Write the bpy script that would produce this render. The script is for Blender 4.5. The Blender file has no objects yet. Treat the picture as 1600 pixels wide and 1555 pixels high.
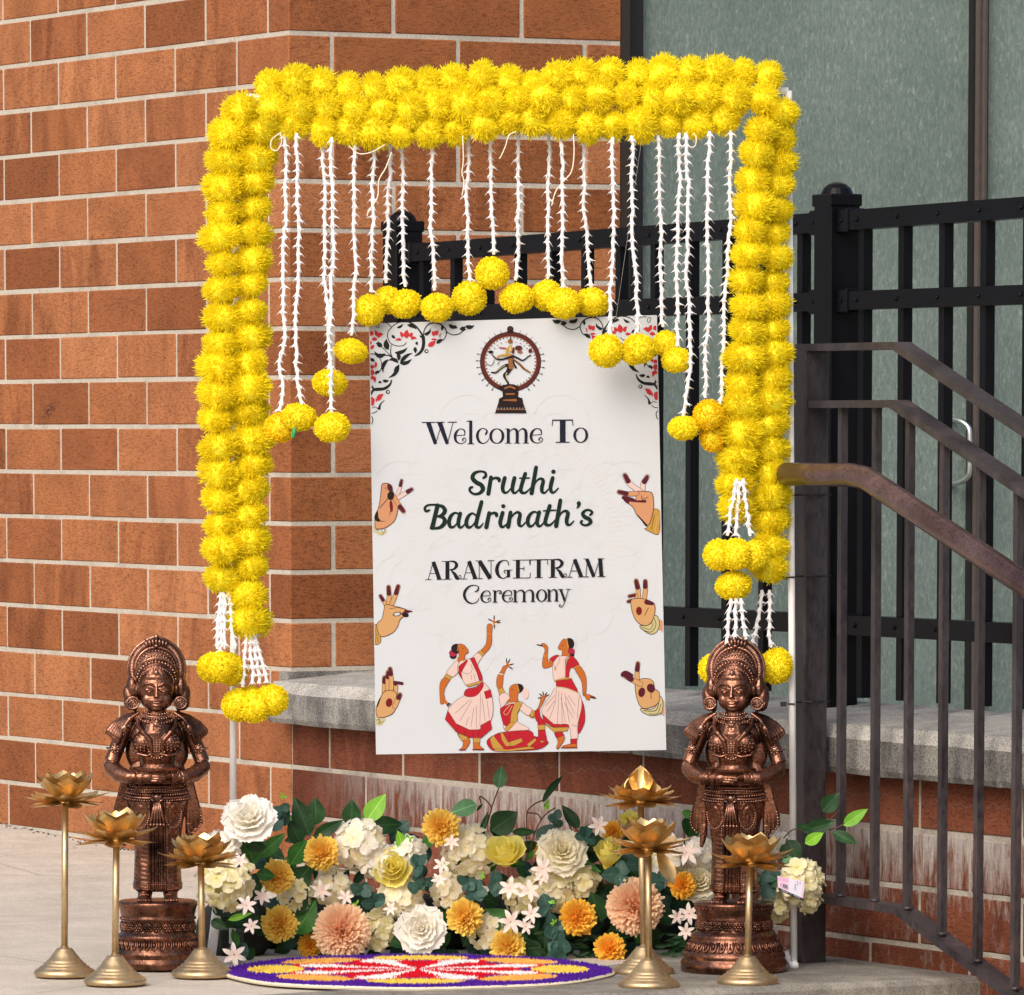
import bpy, bmesh, math, random
import numpy as np
from mathutils import Vector, Matrix, Euler
from mathutils import noise as mnoise
random.seed(7); np.random.seed(7)
PI = math.pi
scene = bpy.context.scene
col = scene.collection

# ------------------------------------------------------------------ camera, light, exposure
F_PX, PITCH, CY, H = 10159.4, 0.0965146, 1658.5, 0.946
cam_d = bpy.data.cameras.new('camera'); cam = bpy.data.objects.new('camera', cam_d); col.objects.link(cam)
cam.location = (0, 0, H)
cam.rotation_euler = (PI/2 - PITCH, 0, 0)
cam_d.sensor_fit = 'HORIZONTAL'; cam_d.sensor_width = 36.0
cam_d.lens = F_PX/1600*36.0
cam_d.shift_y = (CY - 777.5)/1600
cam_d.clip_end = 1000.0; cam_d.clip_start = .1
scene.camera = cam

SUN_DIR = Vector((-.42, -.86, .76)).normalized()
world = bpy.data.worlds.new('World'); scene.world = world; world.use_nodes = True
wn = world.node_tree; wn.nodes.clear()
sky = wn.nodes.new('ShaderNodeTexSky'); sky.sky_type = 'NISHITA'; sky.sun_disc = False
sky.sun_elevation = math.asin(SUN_DIR.z); sky.sun_rotation = math.atan2(SUN_DIR.x, SUN_DIR.y)
sky.air_density = 1.0; sky.dust_density = 6.0; sky.ozone_density = 1.0
bg = wn.nodes.new('ShaderNodeBackground'); bg.inputs['Strength'].default_value = 0.15
wo = wn.nodes.new('ShaderNodeOutputWorld')
wn.links.new(sky.outputs[0], bg.inputs[0]); wn.links.new(bg.outputs[0], wo.inputs[0])
sd = bpy.data.lights.new('sun', 'SUN'); sd.energy = 1.25; sd.angle = math.radians(50); sd.color = (1, .985, .965)
so = bpy.data.objects.new('sun', sd); col.objects.link(so)
so.rotation_euler = (-SUN_DIR).to_track_quat('-Z', 'Y').to_euler(); so.location = (-3, 2, 8)
vs = scene.view_settings
vs.view_transform = 'Standard'; vs.look = 'None'; vs.exposure = 0.30; vs.gamma = 1.0; vs.use_curve_mapping = False

# ------------------------------------------------------------------ picture point -> place
ct, st = math.cos(PITCH), math.sin(PITCH)
def ray(x, y):
    u = (x-800)/F_PX; v = -(y-CY)/F_PX
    return Vector((u, ct+v*st, -st+v*ct))
def hitY(x, y, Y):
    d = ray(x, y); t = Y/d.y
    return Vector((d.x*t, Y, d.z*t+H))
def hitZ(x, y, z=0.0):
    d = ray(x, y); t = (z-H)/d.z
    return Vector((d.x*t, d.y*t, z))
# frame of the building: local X along the right wall, local Y along the left wall, corner at BC
BC = Vector((-.46346, 13.636, 0)); BA = .492126
bc, bs = math.cos(BA), math.sin(BA)
BM = Matrix.Translation(BC) @ Matrix.Rotation(BA, 4, 'Z')
def hitL(x, y, lx):          # the point of the plane local x = lx, in building coordinates
    d = ray(x, y); n = Vector((bc, bs, 0)); t = (lx + n.dot(BC))/n.dot(d)
    P = Vector((d.x*t, d.y*t, d.z*t+H)); q = P-BC
    return Vector((lx, -bs*q.x+bc*q.y, P.z))
def hitM(x, y, ly):          # plane local y = ly
    d = ray(x, y); n = Vector((-bs, bc, 0)); t = (ly + n.dot(BC))/n.dot(d)
    P = Vector((d.x*t, d.y*t, d.z*t+H)); q = P-BC
    return Vector((bc*q.x+bs*q.y, ly, P.z))

# ------------------------------------------------------------------ helpers
def lin(r, g, b):
    f = lambda c: (c/255/12.92) if c/255 <= .04045 else ((c/255+.055)/1.055)**2.4
    return (f(r), f(g), f(b), 1)

def newmat(name):
    m = bpy.data.materials.new(name); m.use_nodes = True
    nt = m.node_tree; b = nt.nodes['Principled BSDF']
    return m, nt, b
def N(nt, t, **kw):
    n = nt.nodes.new(t)
    for k, v in kw.items():
        if k in n.inputs: n.inputs[k].default_value = v
        else: setattr(n, k, v)
    return n
def ramp(nt, src, stops):
    r = nt.nodes.new('ShaderNodeValToRGB'); e = r.color_ramp.elements
    while len(e) < len(stops): e.new(.5)
    for q, (p, c) in zip(e, stops): q.position = p; q.color = c if len(c) == 4 else (*c, 1)
    nt.links.new(src, r.inputs[0]); return r
def mixc(nt, a, b, f, mode='MIX'):
    m = nt.nodes.new('ShaderNodeMix'); m.data_type = 'RGBA'; m.blend_type = mode
    for s, v in ((0, f), (6, a), (7, b)):
        if isinstance(v, (int, float)): m.inputs[s].default_value = v
        elif isinstance(v, tuple): m.inputs[s].default_value = v
        else: nt.links.new(v, m.inputs[s])
    return m.outputs[2]
def mth(nt, op, a, b=0.0, clamp=False):
    m = nt.nodes.new('ShaderNodeMath'); m.operation = op; m.use_clamp = clamp
    for s, v in ((0, a), (1, b)):
        if isinstance(v, (int, float)): m.inputs[s].default_value = v
        else: nt.links.new(v, m.inputs[s])
    return m.outputs[0]
def coords(nt, kind='Object', scale=(1, 1, 1), rnd=False):
    tc = nt.nodes.new('ShaderNodeTexCoord'); mp = nt.nodes.new('ShaderNodeMapping')
    nt.links.new(tc.outputs[kind], mp.inputs[0]); mp.inputs['Scale'].default_value = scale
    if rnd:
        oi = nt.nodes.new('ShaderNodeObjectInfo')
        v = mth(nt, 'MULTIPLY', oi.outputs['Random'], 50.0)
        nt.links.new(v, mp.inputs['Location'])
    return mp.outputs[0]
def noise(nt, vec, scale, detail=3.0, rough=.5, dist=0.0):
    n = nt.nodes.new('ShaderNodeTexNoise'); n.inputs['Scale'].default_value = scale
    n.inputs['Detail'].default_value = detail; n.inputs['Roughness'].default_value = rough
    n.inputs['Distortion'].default_value = dist
    nt.links.new(vec, n.inputs['Vector']); return n.outputs['Fac']
def bump(nt, b, h, strength, dist=.002, normal_in=None):
    n = nt.nodes.new('ShaderNodeBump'); n.inputs['Strength'].default_value = strength
    n.inputs['Distance'].default_value = dist
    nt.links.new(h, n.inputs['Height'])
    if normal_in is not None: nt.links.new(normal_in, n.inputs['Normal'])
    nt.links.new(n.outputs[0], b.inputs['Normal']); return n.outputs[0]
def simple(name, c, rough=.6, metal=0.0, var=.15, nscale=40.0, bstr=0.0, bscale=200.0, spec=.5, rnd=0.0, trans=0.0, aniso=(1, 1, 1)):
    m, nt, b = newmat(name)
    c = c if len(c) == 4 else (*c, 1)
    v = coords(nt, 'Object', aniso)
    out = c
    if var:
        n = noise(nt, v, nscale, 4)
        lo = tuple(x*(1-var) for x in c[:3])+(1,); hi = tuple(min(1, x*(1+var)) for x in c[:3])+(1,)
        out = ramp(nt, n, [(.3, lo), (.7, hi)]).outputs[0]
    if rnd:
        oi = nt.nodes.new('ShaderNodeObjectInfo')
        r = ramp(nt, oi.outputs['Random'], [(0, (1-rnd,)*3), (1, (1, 1, 1))])
        out = mixc(nt, out, r.outputs[0], 1.0, 'MULTIPLY')
    if isinstance(out, tuple): b.inputs['Base Color'].default_value = out
    else: nt.links.new(out, b.inputs['Base Color'])
    b.inputs['Roughness'].default_value = rough; b.inputs['Metallic'].default_value = metal
    b.inputs['Specular IOR Level'].default_value = spec
    if bstr: bump(nt, b, noise(nt, v, bscale, 3), bstr)
    if trans:
        t = nt.nodes.new('ShaderNodeBsdfTranslucent')
        if isinstance(out, tuple): t.inputs[0].default_value = out
        else: nt.links.new(out, t.inputs[0])
        mx = nt.nodes.new('ShaderNodeMixShader'); mx.inputs[0].default_value = trans
        nt.links.new(b.outputs[0], mx.inputs[1]); nt.links.new(t.outputs[0], mx.inputs[2])
        nt.links.new(mx.outputs[0], nt.nodes['Material Output'].inputs[0])
    return m

def tag(o, label=None, cat=None, group=None, kind=None):
    if label: o['label'] = label
    if cat: o['category'] = cat
    if group: o['group'] = group
    if kind: o['kind'] = kind
    return o
def thing(name, label, cat, loc=(0, 0, 0), rz=0.0, group=None):
    o = bpy.data.objects.new(name, None); col.objects.link(o); o.empty_display_size = .05
    o.location = loc; o.rotation_euler = (0, 0, rz)
    return tag(o, label, cat, group)

def mesh_np(name, V, F, mats, fm=None, smooth=False):
    me = bpy.data.meshes.new(name)
    V = np.asarray(V, dtype=np.float32).reshape(-1, 3)
    if isinstance(F, np.ndarray) and F.ndim == 2:
        n, k = F.shape
        me.vertices.add(len(V)); me.vertices.foreach_set('co', V.ravel())
        me.loops.add(n*k); me.loops.foreach_set('vertex_index', F.astype(np.int32).ravel())
        me.polygons.add(n); me.polygons.foreach_set('loop_start', np.arange(n, dtype=np.int32)*k)
        me.update(calc_edges=True)
    else:
        me.from_pydata([tuple(v) for v in V], [], [tuple(f) for f in F]); me.update()
    for m in (mats if isinstance(mats, (list, tuple)) else [mats]): me.materials.append(m)
    if fm is not None: me.polygons.foreach_set('material_index', np.asarray(fm, dtype=np.int32))
    if smooth: me.polygons.foreach_set('use_smooth', np.ones(len(me.polygons), dtype=bool))
    return me
def link(name, me, parent=None, loc=(0, 0, 0), rot=(0, 0, 0), sc=(1, 1, 1)):
    o = bpy.data.objects.new(name, me); col.objects.link(o)
    o.location = loc
    if isinstance(rot, Matrix): o.rotation_euler = rot.to_euler()
    else: o.rotation_euler = rot
    o.scale = sc if not isinstance(sc, (int, float)) else (sc,)*3
    if parent: o.parent = parent
    return o

class MB:
    """collects faces; build() links them as one mesh object"""
    def __init__(s): s.v = []; s.f = []; s.m = []
    def add(s, vs, fs, mi=0):
        k = len(s.v); s.v += [tuple(v) for v in vs]
        for f in fs: s.f.append(tuple(i+k for i in f)); s.m.append(mi)
        return s
    def box(s, x0, x1, y0, y1, z0, z1, mi=0, bev=0.0):
        if bev <= 0:
            vs = [(x, y, z) for z in (z0, z1) for y in (y0, y1) for x in (x0, x1)]
            fs = [(0, 2, 3, 1), (4, 5, 7, 6), (0, 1, 5, 4), (2, 6, 7, 3), (0, 4, 6, 2), (1, 3, 7, 5)]
            return s.add(vs, fs, mi)
        b = bev; vs = []; fs = []
        P = {}
        for sx in (0, 1):
            for sy in (0, 1):
                for sz in (0, 1):
                    X = (x0, x1)[sx]; Y = (y0, y1)[sy]; Z = (z0, z1)[sz]
                    ix = b if sx == 0 else -b; iy = b if sy == 0 else -b; iz = b if sz == 0 else -b
                    for ax, p in (('x', (X, Y+iy, Z+iz)), ('y', (X+ix, Y, Z+iz)), ('z', (X+ix, Y+iy, Z))):
                        P[(sx, sy, sz, ax)] = len(vs); vs.append(p)
        q = lambda *a: P[a]
        fs.append((q(0,0,0,'x'), q(0,0,1,'x'), q(0,1,1,'x'), q(0,1,0,'x')))
        fs.append((q(1,0,0,'x'), q(1,1,0,'x'), q(1,1,1,'x'), q(1,0,1,'x')))
        fs.append((q(0,0,0,'y'), q(1,0,0,'y'), q(1,0,1,'y'), q(0,0,1,'y')))
        fs.append((q(0,1,0,'y'), q(0,1,1,'y'), q(1,1,1,'y'), q(1,1,0,'y')))
        fs.append((q(0,0,0,'z'), q(0,1,0,'z'), q(1,1,0,'z'), q(1,0,0,'z')))
        fs.append((q(0,0,1,'z'), q(1,0,1,'z'), q(1,1,1,'z'), q(0,1,1,'z')))
        for a in (0, 1):
            for c in (0, 1):
                fs.append((q(a,c,0,'x'), q(a,c,1,'x'), q(a,c,1,'y'), q(a,c,0,'y')))
                fs.append((q(a,0,c,'x'), q(a,1,c,'x'), q(a,1,c,'z'), q(a,0,c,'z')))
                fs.append((q(0,a,c,'y'), q(1,a,c,'y'), q(1,a,c,'z'), q(0,a,c,'z')))
                for d in (0, 1): 
                    if True: fs.append((q(a,c,d,'x'), q(a,c,d,'y'), q(a,c,d,'z')))
        return s.add(vs, fs, mi)
    def tube(s, pts, r, n=8, mi=0, caps=True):
        pts = [Vector(p) for p in pts]; rs = r if isinstance(r, (list, tuple)) else [r]*len(pts)
        vs = []; fs = []
        T = [(pts[min(i+1, len(pts)-1)]-pts[max(i-1, 0)]).normalized() for i in range(len(pts))]
        up = Vector((0, 0, 1)) if abs(T[0].z) < .9 else Vector((0, 1, 0))
        A = (up - T[0]*up.dot(T[0])).normalized()
        for i, p in enumerate(pts):
            A = (A - T[i]*A.dot(T[i])).normalized(); B = T[i].cross(A)
            for k in range(n):
                a = 2*PI*k/n + PI/n
                vs.append(p + (A*math.cos(a)+B*math.sin(a))*rs[i])
        for i in range(len(pts)-1):
            for k in range(n):
                a = i*n+k; b = i*n+(k+1) % n
                fs.append((a, b, b+n, a+n))
        if caps: fs.append(tuple(range(n-1, -1, -1))); fs.append(tuple(range((len(pts)-1)*n, len(pts)*n)))
        return s.add(vs, fs, mi)
    def bar(s, pts, w, h, mi=0, bev=0.0):
        """rectangular section swept in a vertical plane; w across, h in the plane"""
        pts = [Vector(p) for p in pts]; vs = []; fs = []
        for i, p in enumerate(pts):
            t0 = (pts[i]-pts[i-1]).normalized() if i else (pts[1]-pts[0]).normalized()
            t1 = (pts[i+1]-pts[i]).normalized() if i < len(pts)-1 else t0
            t = (t0+t1).normalized(); c = max(.3, t.dot(t0))
            side = Vector((t.y, -t.x, 0))
            if side.length < 1e-5: side = Vector((1, 0, 0))
            side.normalize(); up = side.cross(t).normalized()/c
            for a, b in ((-1, -1), (1, -1), (1, 1), (-1, 1)): vs.append(p+side*(a*w/2)+up*(b*h/2))
        for i in range(len(pts)-1):
            for k in range(4):
                a = i*4+k; b = i*4+(k+1) % 4; fs.append((a, b, b+4, a+4))
        fs.append((3, 2, 1, 0)); n = (len(pts)-1)*4; fs.append((n, n+1, n+2, n+3))
        return s.add(vs, fs, mi)
    def lathe(s, prof, n=32, c=(0, 0, 0), mi=0, rad=None):
        vs = []; fs = []
        for r, z in prof:
            for k in range(n):
                a = 2*PI*k/n; rr = r*(rad(a, z) if rad else 1)
                vs.append((c[0]+rr*math.cos(a), c[1]+rr*math.sin(a), c[2]+z))
        for i in range(len(prof)-1):
            for k in range(n):
                a = i*n+k; b = i*n+(k+1) % n; fs.append((a, b, b+n, a+n))
        fs.append(tuple(range(n-1, -1, -1))); m = (len(prof)-1)*n; fs.append(tuple(range(m, m+n)))
        return s.add(vs, fs, mi)
    def ell(s, c, r, rot=None, nu=12, nv=8, mi=0):
        vs = []; fs = []
        R = Euler(rot).to_matrix() if rot else Matrix.Identity(3)
        r = (r, r, r) if isinstance(r, (int, float)) else r
        for j in range(1, nv):
            t = PI*j/nv
            for i in range(nu):
                a = 2*PI*i/nu
                vs.append(R @ Vector((r[0]*math.sin(t)*math.cos(a), r[1]*math.sin(t)*math.sin(a), r[2]*math.cos(t))) + Vector(c))
        top = len(vs); vs.append(R @ Vector((0, 0, r[2])) + Vector(c)); vs.append(R @ Vector((0, 0, -r[2])) + Vector(c))
        for j in range(nv-2):
            for i in range(nu):
                a = j*nu+i; b = j*nu+(i+1) % nu; fs.append((a, a+nu, b+nu, b))
        for i in range(nu):
            fs.append((top, i, (i+1) % nu)); q = (nv-2)*nu; fs.append((top+1, q+(i+1) % nu, q+i))
        return s.add(vs, fs, mi)
    def build(s, name, mats, parent=None, smooth=False, off=None, scale=1.0, **kw):
        V = np.array(s.v, dtype=np.float64).reshape(-1, 3)
        if off is not None: V = V - np.array(off)
        V = V*scale
        me = mesh_np(name, V, s.f, mats, s.m if isinstance(mats, (list, tuple)) and len(mats) > 1 else None, smooth)
        return link(name, me, parent, **kw)

def cat_rom(pts, per=6, closed=False):
    pts = [np.array(p, float) for p in pts]; out = []
    n = len(pts)
    if n < 3 and not closed: return [p for p in pts]
    rng = range(n) if closed else range(n-1)
    for i in rng:
        if closed: p0, p1, p2, p3 = pts[i-1], pts[i], pts[(i+1) % n], pts[(i+2) % n]
        else: p0, p1, p2, p3 = pts[max(i-1, 0)], pts[i], pts[i+1], pts[min(i+2, n-1)]
        for k in range(per):
            t = k/per
            out.append(.5*((2*p1)+(-p0+p2)*t+(2*p0-5*p1+4*p2-p3)*t*t+(-p0+3*p1-3*p2+p3)*t**3))
    if not closed: out.append(pts[-1])
    return out
# ------------------------------------------------------------------ setting materials
def brick_mat(name, dark=1.0, lime=False):
    m, nt, b = newmat(name)
    oi = nt.nodes.new('ShaderNodeObjectInfo')
    base = ramp(nt, oi.outputs['Random'], [(0, (.29, .105, .042)), (.2, (.40, .160, .066)), (.4, (.52, .225, .105)), (.6, (.36, .135, .058)), (.8, (.56, .255, .125)), (1, (.44, .185, .082))])
    vs_ = coords(nt, 'Object', (14, 14, 4.0), True)
    st_ = noise(nt, vs_, 1.0, 3, .6, .8)
    sh = ramp(nt, st_, [(.34, (.64, .58, .55)), (.54, (1, 1, 1)), (.72, (1.08, 1.1, 1.05))])
    r2 = nt.nodes.new('ShaderNodeMath'); r2.operation = 'FRACT'
    nt.links.new(mth(nt, 'MULTIPLY', oi.outputs['Random'], 7.31), r2.inputs[0])
    amt = ramp(nt, r2.outputs[0], [(.35, (.1, .1, .1)), (.8, (.95, .95, .95))])
    c1 = mixc(nt, base.outputs[0], mixc(nt, base.outputs[0], sh.outputs[0], 1.0, 'MULTIPLY'), amt.outputs[0])
    vo = coords(nt, 'Object', (1, 1, 1), True)
    big = noise(nt, vo, 9, 4)
    c2 = mixc(nt, c1, ramp(nt, big, [(.3, (.82, .80, .78)), (.7, (1.1, 1.08, 1.05))]).outputs[0], 1.0, 'MULTIPLY')
    sp = noise(nt, vo, 420, 2, .6)
    c3 = mixc(nt, c2, ramp(nt, sp, [(.36, (.22, .15, .13)), (.46, (1, 1, 1)), (.62, (1, 1, 1)), (.72, (1.25, 1.2, 1.15))]).outputs[0], .75, 'MULTIPLY')
    vg = coords(nt, 'Object', (60, 60, 260), True); gr = noise(nt, vg, 1.0, 4, .7)
    c3 = mixc(nt, c3, ramp(nt, gr, [(.32, (.50, .45, .42)), (.48, (1, 1, 1)), (.68, (1.16, 1.18, 1.16))]).outputs[0], .9, 'MULTIPLY')
    out = mixc(nt, c3, (.73, .675, .61, 1), 1.0, 'MULTIPLY')
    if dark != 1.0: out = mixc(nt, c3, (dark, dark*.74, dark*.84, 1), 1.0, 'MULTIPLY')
    if lime:
        g = nt.nodes.new('ShaderNodeNewGeometry'); sx = nt.nodes.new('ShaderNodeSeparateXYZ'); nt.links.new(g.outputs['Position'], sx.inputs[0])
        mp = nt.nodes.new('ShaderNodeMapping'); nt.links.new(g.outputs['Position'], mp.inputs[0]); mp.inputs['Scale'].default_value = (1, 1, .22)
        run = noise(nt, mp.outputs[0], 55, 5, .7, .5)          # lime runs below one weeping joint
        zz = mth(nt, 'SUBTRACT', .252, sx.outputs['Z'])         # depth under the joint
        below = mth(nt, 'GREATER_THAN', zz, 0.0)
        fade = mth(nt, 'SUBTRACT', 1.0, mth(nt, 'MULTIPLY', zz, 5.0), True)
        xr = mth(nt, 'MULTIPLY', mth(nt, 'ADD', sx.outputs['X'], .42), 3.2, True)
        k = mth(nt, 'ADD', mth(nt, 'MULTIPLY', run, 1.6), mth(nt, 'MULTIPLY', fade, .75))
        k = mth(nt, 'MULTIPLY', mth(nt, 'SUBTRACT', k, 1.10), 2.2, True)
        k = mth(nt, 'MULTIPLY', mth(nt, 'MULTIPLY', k, below), xr)
        fine = noise(nt, g.outputs['Position'], 160, 3, .7)
        k = mth(nt, 'MULTIPLY', k, mth(nt, 'ADD', mth(nt, 'MULTIPLY', fine, .9), .42), True)
        # a thin haze of lime lower down
        mp2 = nt.nodes.new('ShaderNodeMapping'); nt.links.new(g.outputs['Position'], mp2.inputs[0]); mp2.inputs['Scale'].default_value = (1, 1, .5)
        lo = noise(nt, mp2.outputs[0], 40, 6, .75)
        lo = mth(nt, 'MULTIPLY', mth(nt, 'SUBTRACT', lo, .53), 3.5, True)
        lo = mth(nt, 'MULTIPLY', lo, mth(nt, 'LESS_THAN', sx.outputs['Z'], .15))
        k = mth(nt, 'MAXIMUM', k, mth(nt, 'MULTIPLY', lo, .55))
        # wavy tide marks on the upper course
        mp3 = nt.nodes.new('ShaderNodeMapping'); nt.links.new(g.outputs['Position'], mp3.inputs[0]); mp3.inputs['Scale'].default_value = (1, 1, .0)
        wv = noise(nt, mp3.outputs[0], 14, 5, .7)
        zt = mth(nt, 'SUBTRACT', sx.outputs['Z'], mth(nt, 'ADD', .262, mth(nt, 'MULTIPLY', wv, .075)))
        tide = mth(nt, 'SUBTRACT', 1.0, mth(nt, 'MULTIPLY', mth(nt, 'ABSOLUTE', zt), 650.0), True)
        tide = mth(nt, 'MULTIPLY', tide, mth(nt, 'MULTIPLY', fine, .9))
        k = mth(nt, 'MAXIMUM', k, mth(nt, 'MULTIPLY', tide, mth(nt, 'MULTIPLY', xr, .35)))
        out = mixc(nt, out, (.46, .45, .43, 1), mth(nt, 'MULTIPLY', k, .80))
    nt.links.new(out, b.inputs['Base Color']); b.inputs['Roughness'].default_value = .88
    b.inputs['Specular IOR Level'].default_value = .25
    h = mth(nt, 'ADD', mth(nt, 'MULTIPLY', sp, 1.0), mth(nt, 'MULTIPLY', noise(nt, vo, 130, 4), .8))
    bump(nt, b, h, .35, .0015)
    return m
def mortar_mat(name, c, dirt=(.55, .55, .55)):
    m, nt, b = newmat(name)
    g = nt.nodes.new('ShaderNodeNewGeometry')
    n1 = noise(nt, g.outputs['Position'], 9, 5, .7); n2 = noise(nt, g.outputs['Position'], 260, 3, .6)
    a = mixc(nt, (*c, 1), ramp(nt, n1, [(.30, dirt), (.5, (1, 1, 1))]).outputs[0], 1.0, 'MULTIPLY')
    a = mixc(nt, a, ramp(nt, n2, [(.35, (.75, .75, .74)), (.6, (1.05, 1.05, 1.05))]).outputs[0], 1.0, 'MULTIPLY')
    nt.links.new(a, b.inputs['Base Color']); b.inputs['Roughness'].default_value = .95; b.inputs['Specular IOR Level'].default_value = .2
    bump(nt, b, n2, .5, .002); return m
def concrete_mat(name, c, speck=.35, streak=False, stain=0.0, scale=1.0):
    m, nt, b = newmat(name)
    g = nt.nodes.new('ShaderNodeNewGeometry'); P = g.outputs['Position']
    n1 = noise(nt, P, 5*scale, 5, .65); n2 = noise(nt, P, 330*scale, 2, .7); n3 = noise(nt, P, 60*scale, 4, .6)
    a = mixc(nt, (*c, 1), ramp(nt, n1, [(.3, (.86, .85, .83)), (.7, (1.08, 1.07, 1.06))]).outputs[0], 1.0, 'MULTIPLY')
    a = mixc(nt, a, ramp(nt, n3, [(.3, (.9, .9, .9)), (.65, (1.05, 1.05, 1.05))]).outputs[0], 1.0, 'MULTIPLY')
    a = mixc(nt, a, ramp(nt, n2, [(.36, (1-speck,)*3), (.5, (1, 1, 1)), (.66, (1+speck*.5,)*3)]).outputs[0], 1.0, 'MULTIPLY')
    if stain:
        mp = nt.nodes.new('ShaderNodeMapping'); nt.links.new(P, mp.inputs[0]); mp.inputs['Scale'].default_value = (1, 1, .4)
        n4 = noise(nt, mp.outputs[0], 11, 5, .7)
        a = mixc(nt, a, ramp(nt, n4, [(.42, (1-stain, 1-stain, 1-stain*.95)), (.6, (1, 1, 1))]).outputs[0], 1.0, 'MULTIPLY')
    if name == 'pavement_concrete':     # pits and fine cracks
        pits = noise(nt, P, 34, 2, .5); vo_ = nt.nodes.new('ShaderNodeTexVoronoi'); vo_.feature = 'DISTANCE_TO_EDGE'; vo_.inputs['Scale'].default_value = 1.3; nt.links.new(P, vo_.inputs['Vector'])
        a = mixc(nt, a, ramp(nt, pits, [(.22, (.35, .33, .30)), (.27, (1, 1, 1))]).outputs[0], 1.0, 'MULTIPLY')
        a = mixc(nt, a, ramp(nt, vo_.outputs['Distance'], [(.0, (.55, .52, .48)), (.006, (1, 1, 1))]).outputs[0], .6, 'MULTIPLY')
    nt.links.new(a, b.inputs['Base Color']); b.inputs['Roughness'].default_value = .93; b.inputs['Specular IOR Level'].default_value = .2
    bump(nt, b, mth(nt, 'ADD', n2, mth(nt, 'MULTIPLY', n3, 1.5)), .45, .0025); return m

M = {}
M['brick'] = brick_mat('brick_face')
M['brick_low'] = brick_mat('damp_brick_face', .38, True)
M['mortar'] = mortar_mat('mortar', (.485, .445, .385), (.72, .72, .72))
M['mortar_low'] = mortar_mat('weathered_mortar', (.42, .38, .33), (.5, .5, .48))
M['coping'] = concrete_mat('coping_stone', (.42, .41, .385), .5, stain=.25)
M['coping_face_shaded'] = concrete_mat('coping_face_shaded', (.27, .265, .25), .6, stain=.5)  # front face darker: its shade painted into the colour, along with dirt
M['ground'] = concrete_mat('pavement_concrete', (.585, .535, .47), .34, stain=.09)
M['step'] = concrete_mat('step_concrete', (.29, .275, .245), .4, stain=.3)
M['black'] = simple('black_powder_coat', (.0035, .0038, .006), .34, spec=.14, var=.2, nscale=12, bstr=.05, bscale=300)
M['steel'] = simple('brushed_steel', (.55, .58, .58), .35, 1.0, var=.05)
def rail_mat():
    m, nt, b = newmat('worn_rail_paint')
    v = coords(nt, 'Object', (1, 1, .35))
    a = ramp(nt, noise(nt, v, 14, 6, .7, .4), [(.30, (.012, .008, .008)), (.45, (.028, .024, .028)), (.60, (.045, .038, .042)), (.72, (.11, .055, .052)), (.80, (.08, .032, .02))])
    sp = noise(nt, v, 160, 3, .7)
    c = mixc(nt, a.outputs[0], ramp(nt, sp, [(.3, (.5, .45, .45)), (.5, (1, 1, 1)), (.72, (1.35, 1.3, 1.3))]).outputs[0], 1.0, 'MULTIPLY')
    nt.links.new(c, b.inputs['Base Color'])
    nt.links.new(ramp(nt, sp, [(.3, (.35,)*3), (.7, (.6,)*3)]).outputs[0], b.inputs['Roughness'])
    bump(nt, b, sp, .25, .001); return m
M['rail'] = rail_mat()
def rail2_mat():
    m, nt, b = newmat('worn_lit_handrail_paint')
    v = coords(nt, 'Object', (1, 1, 1))
    a = ramp(nt, noise(nt, v, 7, 5, .65, .3), [(.30, (.045, .024, .022)), (.47, (.08, .045, .045)), (.6, (.125, .078, .078)), (.72, (.21, .13, .13))])  # dark and mauve stops paint the rail's shadows and highlights into worn paint
    sp = noise(nt, v, 200, 3, .7)
    c = mixc(nt, a.outputs[0], ramp(nt, sp, [(.32, (.5, .45, .45)), (.5, (1, 1, 1))]).outputs[0], 1.0, 'MULTIPLY')
    nt.links.new(c, b.inputs['Base Color']); b.inputs['Roughness'].default_value = .26; b.inputs['Metallic'].default_value = .45
    bump(nt, b, sp, .08, .001); return m
M['handrail'] = rail2_mat()
def film_mat():
    m, nt, b = newmat('streaky_window_film')
    v = coords(nt, 'Object', (1, 1, .38)); v1 = coords(nt, 'Object', (1, 1, 1))
    fl = noise(nt, v, 150, 4, .8, .7); big = noise(nt, v1, 3, 3)
    a = ramp(nt, fl, [(.30, (.092, .132, .118)), (.5, (.142, .190, .172)), (.60, (.180, .234, .214)), (.70, (.31, .36, .34)), (.8, (.5, .55, .53))])
    c = mixc(nt, a.outputs[0], ramp(nt, big, [(.3, (.84, .86, .86)), (.7, (1.12, 1.1, 1.1))]).outputs[0], 1.0, 'MULTIPLY')
    nt.links.new(c, b.inputs['Base Color']); b.inputs['Roughness'].default_value = .42
    bump(nt, b, fl, .3, .002); return m
M['film'] = film_mat()
M['mullion'] = simple('bronze_mullion', (.085, .068, .060), .45, var=.1)
M['frame_dark'] = simple('dark_bronze_frame', (.022, .014, .009), .5, var=.1)
M['frame_black'] = simple('black_gasket', (.006, .006, .007), .5, var=0)

# ------------------------------------------------------------------ ground
def quad_sheet(name, pts, z, mat, depth=0.0):
    vs_ = [(p[0], p[1], z) for p in pts]
    mb = MB(); n = len(vs_); mb.add(vs_, [tuple(range(n))])
    if depth: mb.add([(x, y, z-depth) for x, y, z in vs_] + vs_, [(i, (i+1) % n, n+(i+1) % n, n+i) for i in range(n)])
    return mb.build(name, mat)
def L2W(x, y, z=0): return BM @ Vector((x, y, z))
g = quad_sheet('ground', [(-150, -150), (150, -150), (150, 150), (-150, 150)], -.46, M['ground']); tag(g, kind='structure')
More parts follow.
